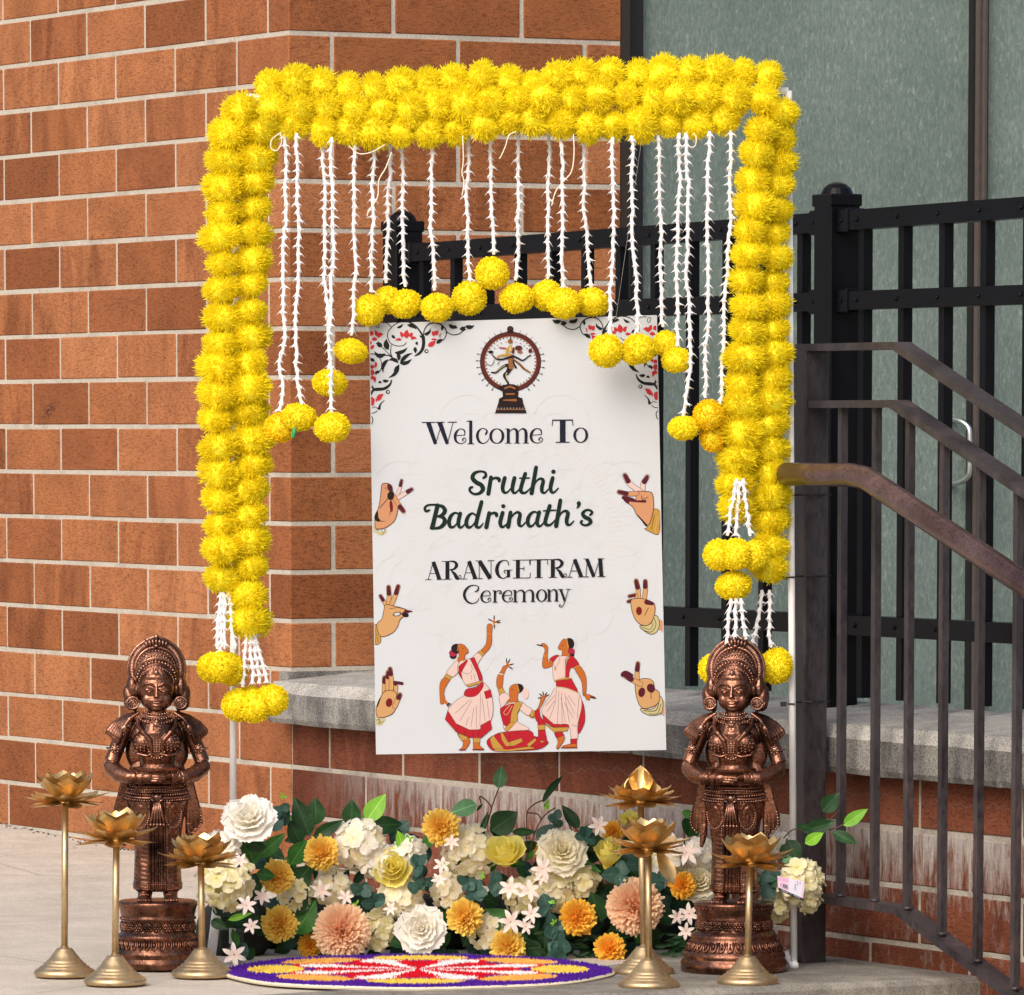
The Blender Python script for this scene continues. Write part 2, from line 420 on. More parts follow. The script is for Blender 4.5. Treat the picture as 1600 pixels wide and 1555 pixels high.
# upper pavement: everything left of the stair edge (building-frame y > EDGE) and outside the wall line
EDGE = -2.70
pp = [L2W(.0, EDGE), L2W(.0, 9), L2W(-40, 9), L2W(-40, EDGE)]
pv = MB()
xs = [-40, -12, -5, -3, -2.2] + [-2.2+2.2*i/24 for i in range(1, 25)]
vs_ = []; edgev = []
rr = random.Random(3)
for x in xs: edgev.append(EDGE + (rr.uniform(-.004, .004) if x > -3 else 0) + (.02 if x > -.03 else 0))
def nose(x, e):
    return [(x, e+.03, 0), (x, e+.012, -.002), (x, e+.004, -.008), (x, e, -.02), (x, e+.004, -.46)]
back = [(x, 9, 0) for x in xs]
for x, e in zip(xs, edgev): vs_ += [Vector((x, 9, .250)), Vector((x, -.2, 0))] + [Vector(p) for p in nose(x, e)]
fs = []
for i in range(len(xs)-1):
    for k in range(6): a = i*7+k; fs.append((a, a+1, a+8, a+7))
pv.add([BM @ v for v in vs_], fs, 0)
o = pv.build('pavement', [M['ground']]); tag(o, kind='structure')
# stair flight going down beyond the landing edge; landing paved darker near the stair
ls = MB()
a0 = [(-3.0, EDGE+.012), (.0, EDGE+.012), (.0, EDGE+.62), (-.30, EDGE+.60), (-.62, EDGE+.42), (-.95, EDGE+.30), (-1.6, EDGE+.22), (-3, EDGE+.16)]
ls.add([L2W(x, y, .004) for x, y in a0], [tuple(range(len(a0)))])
ls.add([L2W(*p) for p in [(-3, EDGE+.012, .004), (0, EDGE+.012, .004), (0, EDGE-.003, -.006), (-3, EDGE-.003, -.006)]], [(0, 1, 2, 3)])
ls.add([L2W(*p) for p in [(-3, EDGE-.003, -.006), (0, EDGE-.003, -.006), (0, EDGE-.006, -.15), (-3, EDGE-.006, -.15)]], [(0, 1, 2, 3)])
o = ls.build('landing', M['step']); tag(o, kind='structure')
t = MB()
for k in (1, 2):
    y1 = EDGE - .36*(k-1) - .004; y0 = EDGE - .36*k
    t.add([L2W(*p) for p in [(-3, y1, -.152*k), (.0, y1, -.152*k), (.0, y0+.01, -.152*k), (-3, y0+.01, -.152*k), (-3, y0, -.152*k-.015), (.0, y0, -.152*k-.015), (-3, y0, -.5), (.0, y0, -.5)]], [(0, 1, 2, 3), (3, 2, 5, 4), (4, 5, 7, 6)])
o = t.build('steps', M['step']); tag(o, kind='structure')
# broken corner of the nosing
ch = MB()
cp = L2W(-.004, EDGE+.02)
for i in range(9):
    a = rr.uniform(0, 6.3); ch.ell((cp.x+rr.uniform(-.028, .006), cp.y+rr.uniform(-.008, .02), -.004-rr.uniform(0, .05)), (rr.uniform(.006, .013), rr.uniform(.006, .012), rr.uniform(.006, .014)), (a, a, a), 6, 4)
o = ch.build('chipped_edge', concrete_mat('broken_concrete', (.50, .46, .41), .4)); tag(o, kind='structure')

# ------------------------------------------------------------------ brick building
CS, BL, JT = .1016, .3048, .0094
Z0 = 1.7706       # a bed joint seen at the corner; the others lie CS apart
bld = thing('brick_building', 'tan orange brick building corner with pale mortar behind the yellow garland arch', 'building', BC, BA)
XR = hitM(970, 300, 0).x          # right end of the wall, at the door frame
brick_mesh = {}
def brick(length, parent, c, rz, mat, height=CS-JT, depth=.096, name='brick', seed=0):
    key = (round(length, 3), round(height, 3), mat.name)
    if key not in brick_mesh:
        mb = MB(); b = .0022
        mb.box(-length/2, length/2, -depth/2, depth/2, -height/2, height/2, 0, b)
        brick_mesh[key] = mesh_np(name, mb.v, mb.f, mat)
    return link(name, brick_mesh[key], parent, c, (rr.uniform(-.002, .002), rr.uniform(-.002, .002), rz+rr.uniform(-.001, .001)))
ZT = 2.6
zs = []
k = 18
while Z0 - k*CS < ZT: zs.append((k, Z0-k*CS)); k -= 1     # (index of the joint at the bottom of the course, its z)
fd = .096
stuff_b = MB()
for kk, zb in zs:
    zc = zb + CS/2
    odd = (kk-1) % 2        # course just above joint kk: index kk-1
    # odd: long face on the right wall, header on the left
    if odd:
        brick(.2449-JT/2, bld, ((.2449-JT/2)/2, fd/2, zc), 0, M['brick'])
        lstart, rstart = fd+.0, .2449
        ls_ = .0981
    else:
        ln = .0981+BL/2+.0 - JT/2
        brick(ln, bld, (fd/2, ln/2, zc), PI/2, M['brick'])
        ls_ = .0981+BL/2; rstart = .2449-BL/2
    s0 = ls_ + JT/2 if odd else ls_ + JT/2
    if odd: s0 = max(s0, fd+JT)
    nxt = ls_ + BL
    y = s0
    for i in range(6):
        e = nxt - JT/2
        jit = rr.uniform(-.001, .001)
        brick(e-y, bld, (fd/2+rr.uniform(-.0005, .0007), (y+e)/2, zc+jit), PI/2, M['brick'])
        y = nxt + JT/2; nxt += BL
    while y < 5.5:
        stuff_b.box(0, fd, y, y+BL-JT, zb+JT/2, zb+CS-JT/2); y += BL
    if zb > .30:
        x = rstart + JT/2; nxt = rstart + BL
        if not odd: x = max(x, fd+JT)
        while x < XR-.01:
            e = min(nxt - JT/2, XR)
            if e-x > .02: brick(e-x, bld, ((x+e)/2, fd/2+rr.uniform(-.0005, .0007), zc+rr.uniform(-.001, .001)), 0, M['brick'])
            x = nxt + JT/2; nxt += BL
o = stuff_b.build('brick', M['brick'], bld); tag(o, kind='stuff')
mw = MB(); d = .0022
mw.box(d, .30, d, 5.5, -.46, ZT+.6)
mw.box(.30, XR-.001, d, .30, -.2, ZT+.6)
mw.box(0, .3, .0, 5.5, ZT+.1, ZT+3); mw.box(.3, XR+3.2, 0, .3, ZT+.1, ZT+3)
mw.build('mortar_wall', M['mortar'], bld)
# dirt line where the wall meets the pavement
dl = MB()
for i in range(220):
    y = rr.uniform(.05, 2.6); x = -abs(rr.gauss(.006, .012)); r = rr.uniform(.001, .0032)
    dl.ell((x, y, r*.4+.0272*(y+.2)), (r, r*1.4, r*.6), None, 5, 3)
for x, y in [hitZ(75, 1307)[:2], hitZ(136, 1327)[:2], hitZ(50, 1313)[:2]]:
    q = BM.inverted() @ Vector((x, y, 0)); dl.ell((q.x, q.y, .004), (.012, .022, .006), (0, 0, .5), 7, 4)
o = dl.build('dirt', simple('dirt', (.035, .03, .022), .95, var=.3)); o.matrix_world = BM; tag(o, kind='stuff')
sm = MB()
q = hitL(77, 640, -.0006)
for i in range(26):
    a = rr.gauss(0, 1); b_ = rr.gauss(0, 1)
    sm.box(-.0012, -.0004, q.y-.02*a-.006, q.y-.02*a+.006, q.z+.006*b_+.006*a-.001, q.z+.006*b_+.006*a+.001)
sm.build('dark_scuff', simple('scuff', (.10, .035, .022), .9, var=.2), bld)

# ------------------------------------------------------------------ low retaining wall with coping
rw = thing('retaining_wall', 'low lime stained brick retaining wall with grey concrete coping behind the flowers', 'wall', BC, BA)
LB = .3315
for kk in (14, 15, 16, 17, 18, 19, 20, 21):
    zb = Z0 - kk*CS; zc = zb + CS/2
    off = -.1779 if kk % 2 else -.3437
    y1 = -.0
    edges = [off - LB*i for i in range(-1, 13)]
    edges = [e for e in edges if e < -.03]
    prev = -.006
    top = .342 if kk == 14 else None
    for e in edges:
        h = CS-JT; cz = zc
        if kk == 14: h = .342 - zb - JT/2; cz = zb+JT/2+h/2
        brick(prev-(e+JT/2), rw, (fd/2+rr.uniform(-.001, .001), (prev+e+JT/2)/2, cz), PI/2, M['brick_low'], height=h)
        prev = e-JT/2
mb = MB(); mb.box(d, .24, -5.2, -.001, -.5, .338); mb.build('mortar_wall', M['mortar_low'], rw)
# coping: lengths with open joints
prof = [(.22, .342), (.22, .449), (-.045, .428), (-.060, .404), (-.060, .352), (-.055, .3415)]
def coping(y0, y1):
    mb = MB(); ys = [y0, y0-.006, y0-.02] + [y0+(y1-y0)*i/24 for i in range(2, 24)] + [y1+.006, y1]
    n = len(prof); vs_ = []
    for i, y in enumerate(ys):
        ins = .006 if i in (0, len(ys)-1) else (.002 if i in (1, len(ys)-2) else 0)
        for (x, z) in prof:
            nz = mnoise.noise(Vector((x*9, y*14, z*30)))*.0016
            vs_.append((x+ins*(1 if x < 0 else -1)*.6+nz, y, z+(-ins if z > .4 else ins)*.6+nz))
    fs = []; mi = []
    for i in range(len(ys)-1):
        for k in range(n):
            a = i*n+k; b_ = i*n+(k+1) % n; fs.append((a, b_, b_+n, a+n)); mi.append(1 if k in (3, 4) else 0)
    fs.append(tuple(range(n-1, -1, -1))); m_ = (len(ys)-1)*n; fs.append(tuple(range(m_, m_+n))); mi += [1, 1]
    mb.v = vs_; mb.f = fs; mb.m = mi
    return mb.build('coping_stone', [M['coping'], M['coping_face_shaded']], rw)
coping(.0, -1.55); coping(-1.556, -3.1); coping(-3.106, -4.6)
mb = MB(); mb.box(-.004, .20, -.0005, .045, .345, .446); mb.build('coping_end', M['coping_face_shaded'], rw)
# platform behind the coping
mb = MB(); mb.box(.23, 6, -5, -.32, -.4, .25); mb.box(.82, 6, -.32, .1, -.4, .25)
o = mb.build('platform', M['step']); o.matrix_world = BM; tag(o, kind='structure')

# ------------------------------------------------------------------ glazed door wall
dr = thing('storefront_door', 'tall panels covered in streaky grey green film with a brown mullion behind the black fence', 'door', BC, BA)
PX = lambda px, ly=.03: hitM(px, 200, ly).x
x0, x1, x2 = XR, PX(985, .0), PX(1005, .03)
mb = MB(); mb.box(x0+.001, x1, .002, .16, .2, ZT+.1); mb.build('door_frame', M['frame_dark'], dr)
mb = MB(); mb.box(x1, x2, .03, .16, .2, ZT+.1); mb.build('gasket', M['frame_black'], dr)
m0, m1 = PX(1522, .03), PX(1546, .03)
mb = MB(); mb.box(x2, m0, .055, .075, .25, ZT+.1); mb.build('film_panel', M['film'], dr)
mb = MB(); mb.box(m1, m1+1.3, .055, .075, .25, ZT+.1); mb.build('film_panel', M['film'], dr)
mb = MB(); w_ = (m1-m0)
mb.box(m0, m0+w_*.12, .035, .09, .25, ZT+.1, 1); mb.box(m1-w_*.1, m1, .035, .09, .25, ZT+.1, 1)
for i in range(4): mb.box(m0+w_*(.14+.19*i), m0+w_*(.14+.19*i+.165), .028+.004*(i % 2), .09, .25, ZT+.1, 0)
mb.build('mullion', [M['mullion'], M['frame_black']], dr)
mb = MB()
hx = PX(1515, .0); hz0, hz1 = hitM(1515, 757, 0).z, hitM(1515, 655, 0).z
pts = [(hx-.03, .055, hz1)] + [(hx-.03+.0*i, .05, hz1) for i in range(1)]
arc = [(hx-.012, .055, hz1), (hx-.008, .02, hz1-.004), (hx, .0, hz1-.016), (hx+.002, -.006, hz1-.035), (hx+.002, -.006, hz0+.035), (hx, .0, hz0+.016), (hx-.008, .02, hz0+.004), (hx-.012, .055, hz0)]
mb.tube([tuple(p) for p in cat_rom(arc, 4)], .0062, 10); mb.build('door_handle', M['steel'], dr, smooth=True)
mb = MB(); mb.box(x2, m1+1.3, .02, .15, .20, .262); mb.build('sill', M['frame_dark'], dr)

# ------------------------------------------------------------------ black picket fence on the coping
FX = .15
fn = thing('picket_fence', 'glossy black metal picket fence with domed posts and bolted rails on the coping', 'fence', BC, BA)
yp = [hitL(1308, 300, FX).y, hitL(629, 350, FX).y]
sp_ = yp[1]-yp[0]; yp = [yp[0]-sp_*1.25] + yp
pw = .062
for y in yp[1:]:
    mb = MB(); mb.box(FX-pw/2, FX+pw/2, y-pw/2, y+pw/2, .437, 1.372, 0, .002); mb.build('post', M['black'], fn)
    mb = MB(); mb.box(FX-pw/2-.003, FX+pw/2+.003, y-pw/2-.003, y+pw/2+.003, 1.356, 1.378, 0, .002)
    mb.lathe([(.030, 0), (.029, .004), (.025, .012), (.017, .019), (.006, .023)], 20, (FX, y, 1.377)); mb.build('post_cap', M['black'], fn, smooth=False)
RZ = [(1.318, .036), (1.184, .034), (.594, .036)]
def railz(z, y):
    return z + (0.010*(-(y+.9))/1.0 if z > 1.25 else 0.0)
nbolts = []
for z, h in RZ:
    mb = MB(); ya, yb = yp[2]+pw/2, yp[0]
    segs = [(yp[2]-pw/2-.002, yp[1]+pw/2+.002), (yp[1]-pw/2-.002, yp[0])]
    for (s0, s1) in segs:
        mb = MB()
        mb.bar([(FX, s0, railz(z, s0)), (FX, s1, railz(z, s1))], .034, h)
        mb.build('rail', M['black'], fn)
    for y, dirn in ((yp[2], -1), (yp[1], 1), (yp[1], -1)):
        yy = y + dirn*(pw/2+.018)
        mb = MB(); mb.box(FX-.021, FX+.021, yy-.019, yy+.019, railz(z, yy)-.023, railz(z, yy)+.022, 0, .003)
        mb.ell((FX-.022, yy, railz(z, yy)), (.003, .0042, .0042), None, 8, 5); mb.build('bracket', M['black'], fn)
pick = MB(); pick.box(-.0095, .0095, -.0095, .0095, .462, 1.315); pick_me = mesh_np('picket', pick.v, pick.f, M['black'])
bm_ = MB(); bm_.ell((0, 0, 0), (.0035, .0042, .0042), None, 8, 5); bolt_me = mesh_np('bolt', bm_.v, bm_.f, M['black'], smooth=True)
ypk = hitL(1351, 400, FX).y; ypk2 = hitL(1431, 400, FX).y; dp = (ypk-hitL(1542, 400, FX).y)/3
pys = [ypk - dp*i for i in range(0, 8)]
y_ = yp[1]+pw/2+.04
left = [hitL(px, 420, FX).y for px in (1255,)]
dpl = dp
y_ = left[0]
while y_ < yp[2]-pw/2-.03: pys.append(y_); y_ += dpl
for y in pys:
    link('picket', pick_me, fn, (FX+.002, y, 0))
    for z, h in RZ: link('bolt', bolt_me, fn, (FX-.018, y, railz(z, y)))

# ------------------------------------------------------------------ stair railing
RX = -.10
rl = thing('stair_railing', 'worn dark brown steel stair railing sloping down beside the frame', 'railing', BC, BA)
def RP(px, py): return hitL(px, py, RX)
yL = RP(1264, 1000).y
mb = MB(); mb.box(RX-.0245, RX+.0245, yL-.0245, yL+.0245, -.03, RP(1264, 548).z, 0, .003); mb.build('post', M['rail'], rl)
mb = MB(); q0 = RP(1241, 544); q1 = RP(1408, 541); q1.z = q0.z; q2 = RP(1600, 668)
q3 = q2 + (q2-q1)*.9
mb.bar([q0, q1, q3], .038, .013); mb.build('top_rail', M['rail'], rl)
mb = MB(); q0 = RP(1264, 632); q1 = RP(1404, 635); q1.z = q0.z; q2 = RP(1600, 763); s2 = (q2.z-q1.z)/(q2.y-q1.y); k1 = q1.copy(); z2 = q0.z
mb.bar([q0, q1, q2+(q2-q1)*.9], .040, .013); mb.build('middle_rail', M['rail'], rl)
mb = MB(); r0 = RP(1264, 1400); r1 = RP(1410, 1421); r2 = RP(1590, 1556); s3 = (r2.z-r1.z)/(r2.y-r1.y)
mb.bar([r0, r1, r2+(r2-r1)*.9], .038, .014); mb.build('bottom_rail', M['rail'], rl)
def z_mid(y): return z2 if y > k1.y else k1.z + s2*(y-k1.y)
def z_bot(y): return (r0.z+(r1.z-r0.z)*(y-r0.y)/(r1.y-r0.y)) if y > r1.y else r1.z + s3*(y-r1.y)
pyy = [RP(px, 1000).y for px in (1315.5, 1368.5, 1420.5, 1474.5, 1531, 1590)]
while pyy[-1] > -3.9: pyy.append(pyy[-1]*2-pyy[-2])
for y in pyy:
    mb = MB(); mb.box(RX-.0065, RX+.0065, y-.0065, y+.0065, z_bot(y)+.004, z_mid(y)-.004); mb.build('baluster', M['rail'], rl)
    mb = MB(); mb.ell((RX-.004, y-.006, z_bot(y)+.009), (.008, .008, .004), None, 7, 4); mb.build('weld', M['rail'], rl)
# round handrail on the near side of the post
HX = RX-.125
def HP(px, py): return hitL(px, py, HX)
mb = MB(); h0 = HP(1229, 741); h1 = HP(1330, 741); h1.z = h0.z; h2 = HP(1380, 765); h3 = HP(1585, 902)
dirv = (h3-h2).normalized()
pts = [tuple(h0), tuple(h0+(h1-h0)*.5), tuple(h1)] + [tuple(h1.lerp(h2, .5)+Vector((0, 0, .006)))] + [tuple(h2), tuple(h3), tuple(h3+dirv*1.1)]
mb.tube(pts, .0205, 20)
mb.ell(h0, (.0205, .010, .0205), None, 16, 8)
mb.build('handrail', M['handrail'], rl, smooth=True)
mb = MB(); mb.tube([(RX-.02, yL, h0.z), (HX+.01, yL, h0.z)], .007, 8); mb.build('handrail_bracket', M['rail'], rl)
PostW = BM @ Vector((RX, yL, 0))
# ------------------------------------------------------------------ white frame
FY = 11.46; PXM = FY/F_PX          # metres per picture pixel at the frame
M['pvc'] = simple('white_pipe', (.90, .91, .93), .35, var=.04, nscale=20)
fr = thing('backdrop_frame', 'slim white pipe frame carrying the yellow garlands and tied to the railing', 'frame', hitY(800, 1500, FY)*1)
fr.location.z = 0
def local(o, p): return Vector(p) - o.location
mb = MB()
FYL = 11.60
pL0, pL1 = hitY(363, 1490, FYL), hitY(368, 165, FYL); pL0.z = .012
mb.tube([local(fr, pL0), local(fr, pL1)], .0062, 12); mb.build('pole', M['pvc'], fr, smooth=True)
pR1 = hitY(1232, 172, FY); pR0 = hitY(1240.5, 1510, FY); pR0.z = .012
mb = MB(); mb.tube([local(fr, pR0), local(fr, pR1)], .0062, 12); mb.build('pole', M['pvc'], fr, smooth=True)
mb = MB(); a = hitY(385, 152, FYL-.01); b_ = hitY(1232, 142, FY)
mb.tube([local(fr, a), local(fr, b_)], .0062, 12); mb.build('top_bar', M['pvc'], fr, smooth=True)
mb = MB(); mb.tube([local(fr, pL1), local(fr, a)], .0062, 12); mb.tube([local(fr, pR1), local(fr, b_)], .0062, 10); mb.build('corner_joint', M['pvc'], fr, smooth=True)
for p, sx in ((pL0, -1), (pR0, 1)):
    mb = MB(); q = Vector((p.x, p.y, .008))
    mb.tube([local(fr, q+Vector((0, .24, 0))), local(fr, q+Vector((0, -.02, 0)))], .008, 10); mb.build('foot', M['pvc'], fr, smooth=True)
mb = MB(); q0 = hitY(342, 1395, 11.58); q1 = hitY(330, 1494, 11.58); mb.tube([local(fr, q0), local(fr, q1)], .0085, 10); mb.build('brace', M['pvc'], fr, smooth=True)
M['tie'] = simple('black_nylon', (.01, .01, .012), .4, var=0)
for i, py in enumerate((774, 902, 1100)):
    z = hitY(1240, py, FY).z
    P = [Vector((pR0.x-.012, FY-.004, z)), Vector((pR0.x-.002, FY-.009, z)), Vector((PostW.x-.036, PostW.y-.02, z)), Vector((PostW.x+.004, PostW.y-.036, z)), Vector((PostW.x+.037, PostW.y-.002, z)), Vector((PostW.x, PostW.y+.036, z)), Vector((pR0.x-.008, FY+.010, z)), Vector((pR0.x-.012, FY-.004, z))]
    mb = MB(); mb.tube([p-P[0] for p in P], .0018, 6); mb.box(-.014, -.003, -.006, .004, -.004, .004)
    o = mb.build('cable_tie', M['tie']); o.location = P[0]
    tag(o, ('uppermost black cable tie on the white pole, just under the round handrail', 'middle black cable tie around white pole and post, beside the lowest right marigolds', 'lowest black cable tie around the white pole and railing post, beside the right statue head')[i], 'cable tie', 'cable ties on the railing post')

# ------------------------------------------------------------------ petal geometry
def unit(v): return v/np.linalg.norm(v, axis=-1, keepdims=True)
def rnd_dirs(n, rs): return unit(rs.normal(size=(n, 3)))
def petals(D, r0, r1, w, prof, bend=None, cup=0.0, rs=np.random, side=None):
    """strips along directions D; prof = [(t, width factor, lift)], three columns when cupped"""
    n = len(D)
    if side is None:
        side = unit(np.cross(D, unit(rs.normal(size=(n, 3)))))
    Nn = np.cross(side, D)
    r0 = np.broadcast_to(np.asarray(r0, float), (n,)); r1 = np.broadcast_to(np.asarray(r1, float), (n,)); w = np.broadcast_to(np.asarray(w, float), (n,))
    cols_ = [-1, 1] if not cup else [-1, 0, 1]
    rows = []
    for t, wf, lift in prof:
        c = D*(r0+(r1-r0)*t)[:, None]
        if bend is not None: c = c + bend*(t*t)[None] if np.ndim(t) else c + bend*(t*t)
        for k in cols_:
            p = c + side*(k*w*wf*.5)[:, None]
            if cup and k != 0: p = p + Nn*(cup*w*wf)[:, None]
            if lift: p = p + Nn*(lift*w)[:, None]
            rows.append(p)
    V = np.stack(rows, 1); m = V.shape[1]; C = len(cols_)
    f = []
    for i in range(len(prof)-1):
        for k in range(C-1): a = i*C+k; f.append((a, a+1, a+C+1, a+C))
    f = np.array(f); F = (np.arange(n)[:, None, None]*m + f[None]).reshape(-1, 4)
    return V.reshape(-1, 3), F
def join(parts):
    V = []; F = []; mi = []; k = 0
    for v, f, m in parts:
        V.append(v); F.append(f+k); mi.append(np.full(len(f), m)); k += len(v)
    return np.concatenate(V), np.concatenate(F), np.concatenate(mi)
def sphere_np(r, nu=10, nv=7):
    mb = MB(); vs_ = []; fs = []
    for j in range(nv+1):
        t = PI*j/nv
        for i in range(nu): a = 2*PI*i/nu; vs_.append((r*math.sin(t)*math.cos(a), r*math.sin(t)*math.sin(a), r*math.cos(t)))
    for j in range(nv):
        for i in range(nu): fs.append((j*nu+i, (j+1)*nu+i, (j+1)*nu+(i+1) % nu, j*nu+(i+1) % nu))
    return np.array(vs_), np.array(fs)
M['marigold'] = simple('marigold_yellow', (1.0, .855, .03), .65, var=.05, nscale=50, rnd=.07, trans=.5, spec=.1)
M['marigold_core'] = simple('marigold_brightener', (1.0, .82, .025), .8, var=.2)  # bright sphere added inside blooms and pompoms to make them look lighter
M['pompom'] = simple('pompom_yellow', (1.0, .825, .022), .65, var=.05, nscale=50, rnd=.06, trans=.38, spec=.15)
M['pompom_deep'] = simple('pompom_golden', (.98, .68, .012), .65, var=.06, nscale=50, rnd=.05, trans=.35, spec=.15)
def marigold(seed):
    rs = np.random.RandomState(seed); n = 2400
    D = rnd_dirs(n, rs); D[:, 2] *= .85; D = unit(D)
    lat = np.abs(D[:, 2])
    L = 1 - .10*lat**2 + .055*rs.normal(size=n)
    lump = .11*np.sin(np.arctan2(D[:, 1], D[:, 0])*3+rs.uniform(0, 6)) + .07*np.sin(np.arctan2(D[:, 1], D[:, 0])*7+rs.uniform(0, 6))
    L = np.clip(L*(1+lump), .4, 1.12)
    bend = unit(rs.normal(size=(n, 3)))*.12 + np.array([0, 0, .05])
    v, f = petals(D, .55*L, L*rs.uniform(.84, 1.0, n), .046, [(0, .5, 0), (.55, .9, 0), (.85, 1.0, 0), (1, .45, 0)], bend, rs=rs)
    v2, f2 = sphere_np(.72, 18, 12)
    V, F, mi = join([(v, f, 0), (v2, f2, 1)])
    return mesh_np('marigold', V, F, [M['marigold'], M['marigold_core']], mi)
def pompom(seed, mat):
    rs = np.random.RandomState(seed); n = 2200
    D = rnd_dirs(n, rs)
    L = 1 + .03*rs.normal(size=n)
    bend = unit(rs.normal(size=(n, 3)))*.07
    v, f = petals(D, .5, L*.97, .085, [(0, .4, 0), (.75, .75, 0), (.93, 1.1, .12), (1, .75, .3)], bend, rs=rs)
    v2, f2 = sphere_np(.88, 18, 12)
    V, F, mi = join([(v, f, 0), (v2, f2, 1)])
    return mesh_np('pompom', V, F, [mat, M['marigold_core']], mi)
MG = [marigold(i) for i in range(5)]
PP = [pompom(20+i, M['pompom']) for i in range(3)]; PD = [pompom(30+i, M['pompom_deep']) for i in range(2)]
R3 = random.Random(11)

# ------------------------------------------------------------------ bud strings
M['bud'] = simple('white_buds', (.86, .85, .88), .55, var=.05, nscale=60, trans=.12, spec=.3)
M['cord'] = simple('cream_cord', (.78, .68, .55), .8, var=.05)
def resample(pts, step):
    pts = cat_rom(pts, 8); out = [pts[0]]; acc = 0
    for a, b_ in zip(pts[:-1], pts[1:]):
        seg = np.linalg.norm(b_-a)
        while acc + seg >= step:
            t = (step-acc)/seg; a = a+(b_-a)*t; out.append(a); seg = np.linalg.norm(b_-a); acc = 0
        acc += seg
    return out
def bud_string(name, world_pts, parent, off, barb=.0105, r=.0031):
    pts = resample([tuple(p) for p in world_pts], .0072)
    rs = R3
    mb = MB()
    P = []; rad = []
    for i, p in enumerate(pts):
        sw = .0016*math.sin(p[2]*23+off[0]*90)+.001*math.sin(p[2]*61+off[0]*40)
        P.append((p[0]-off[0]+sw+rs.uniform(-.0014, .0014), p[1]-off[1]+rs.uniform(-.001, .001), p[2]-off[2]))
        rad.append(r*(1.25 if i % 2 else .85))
    mb.tube(P, rad, 6)
    for i in range(1, len(P), 2):
        p = Vector(P[i]); n = rs.choice((4, 5, 6)); a0 = rs.uniform(0, 6.3)
        for k in range(n):
            a = a0 + 2*PI*k/n + rs.uniform(-.3, .3)
            d_ = Vector((math.cos(a), math.sin(a), 0)); L = barb*rs.uniform(.45, 1.3); dr_ = rs.uniform(.15, .75)*(-1)
            tip = p + d_*L + Vector((0, 0, dr_*L)); mid = p + d_*L*.5 + Vector((0, 0, .12*L*(-1) + .001))
            s_ = Vector((-d_.y, d_.x, 0))*.0014; u_ = Vector((0, 0, .0016))
            b0 = p + d_*r*.5
            vs_ = [b0+s_, b0+u_+Vector((0, 0, .002)), b0-s_, b0-u_, mid+s_*.8, mid+u_*.7, mid-s_*.8, mid-u_*.7, tip]
            mb.add(vs_, [(0, 1, 5, 4), (1, 2, 6, 5), (2, 3, 7, 6), (3, 0, 4, 7), (4, 5, 8), (5, 6, 8), (6, 7, 8), (7, 4, 8)])
    return mb.build(name, M['bud'], parent)
def put(me, px, py, Y, rx, ry, parent, axis='Z', name=None, deep=0.0):
    P = hitY(px, py, Y)
    s = Y/F_PX
    e = Euler((R3.uniform(-.22, .22), R3.uniform(-.22, .22), R3.uniform(0, 6.28)))
    Rm = e.to_matrix()
    if axis == 'X': Rm = Matrix.Rotation(PI/2, 3, 'Y') @ Rm
    o = link(name or me.name, me, parent, P-parent.location, Rm.to_4x4(), (rx*s, rx*s, ry*s))
    return o

# ------------------------------------------------------------------ marigold garlands
GY = 11.425
def garland(label, pts, step, rx, ry, axis='Z', jit=3, Y=GY, extra=None, ph=0.0):
    p0 = hitY(pts[0][0], pts[0][1], Y)
    t = thing('marigold_garland', label, 'garland', p0, 0, 'marigold garlands on the frame')
    line = [hitY(x, y, Y) for x, y in pts]
    mb = MB(); mb.tube([p-p0 for p in line], .0016, 6); mb.build('cord', simple('garland_cord', (.05, .09, .02), .8, var=.1) if 'gcord' not in M else M['gcord'], t)
    q = resample([(x, y, 0) for x, y in pts], step)
    for i, p in enumerate(q):
        k = R3.uniform(.86, 1.16)
        put(R3.choice(MG), p[0]+R3.uniform(-jit, jit), p[1]+R3.uniform(-jit, jit)*.8, Y+R3.uniform(-.007, .007), rx*k*1.04, ry*k*R3.uniform(1.04, 1.26), t, axis, 'bloom')
    return t
M['gcord'] = simple('garland_cord', (.05, .09, .02), .8, var=.1)
def strands(t, lst, Y):
    for pts in lst: bud_string('bud_string', [hitY(x, y, Y) for x, y in pts], t, t.location)
def tassel(t, lst, Y):
    for px, py, rx, ry, *dp in lst: put(R3.choice(PP), px, py, Y+(dp[0] if dp else 0), rx, ry, t, 'Z', 'pompom')
t = garland('outermost left marigold garland, ending in a white tassel and wide pompom',
        [(376, 172), (360, 213), (354, 257), (351, 300), (348, 340), (346, 380), (346, 420), (347, 500), (344, 580), (341, 625), (340, 665), (343, 705), (345, 753), (347, 790), (348, 831), (346, 866), (344, 910)], 40.8, 31.5, 24.5, Y=11.52)
strands(t, [[(345, 925), (341, 960), (337, 1018)], [(350, 925), (350, 970), (349, 1020)], [(357, 925), (361, 970), (366, 1018)], [(347, 935), (345, 990), (343, 1018)]], 11.51)
tassel(t, [(333, 1043, 26, 24), (357, 1045, 27, 25, .01), (345, 1042, 26, 24, -.012), (366, 1052, 22, 20, .03)], 11.52)
t = garland('inner left marigold garland beside the hanging strings, with the lower left tassel',
        [(408, 205), (400, 250), (397, 290), (395, 330), (393, 372), (392, 412), (391, 450), (391, 500), (392, 545), (392, 590), (392, 625), (392, 665), (393, 702), (390, 741), (389, 777), (388, 815), (387, 851), (389, 888), (388, 928), (391, 972)], 40.2, 31.5, 24.5, Y=11.53)
strands(t, [[(388, 985), (384, 1030), (379, 1078)], [(393, 985), (394, 1030), (396, 1074)], [(397, 985), (402, 1030), (406, 1070)], [(399, 985), (409, 1030), (417, 1068)]], 11.52)
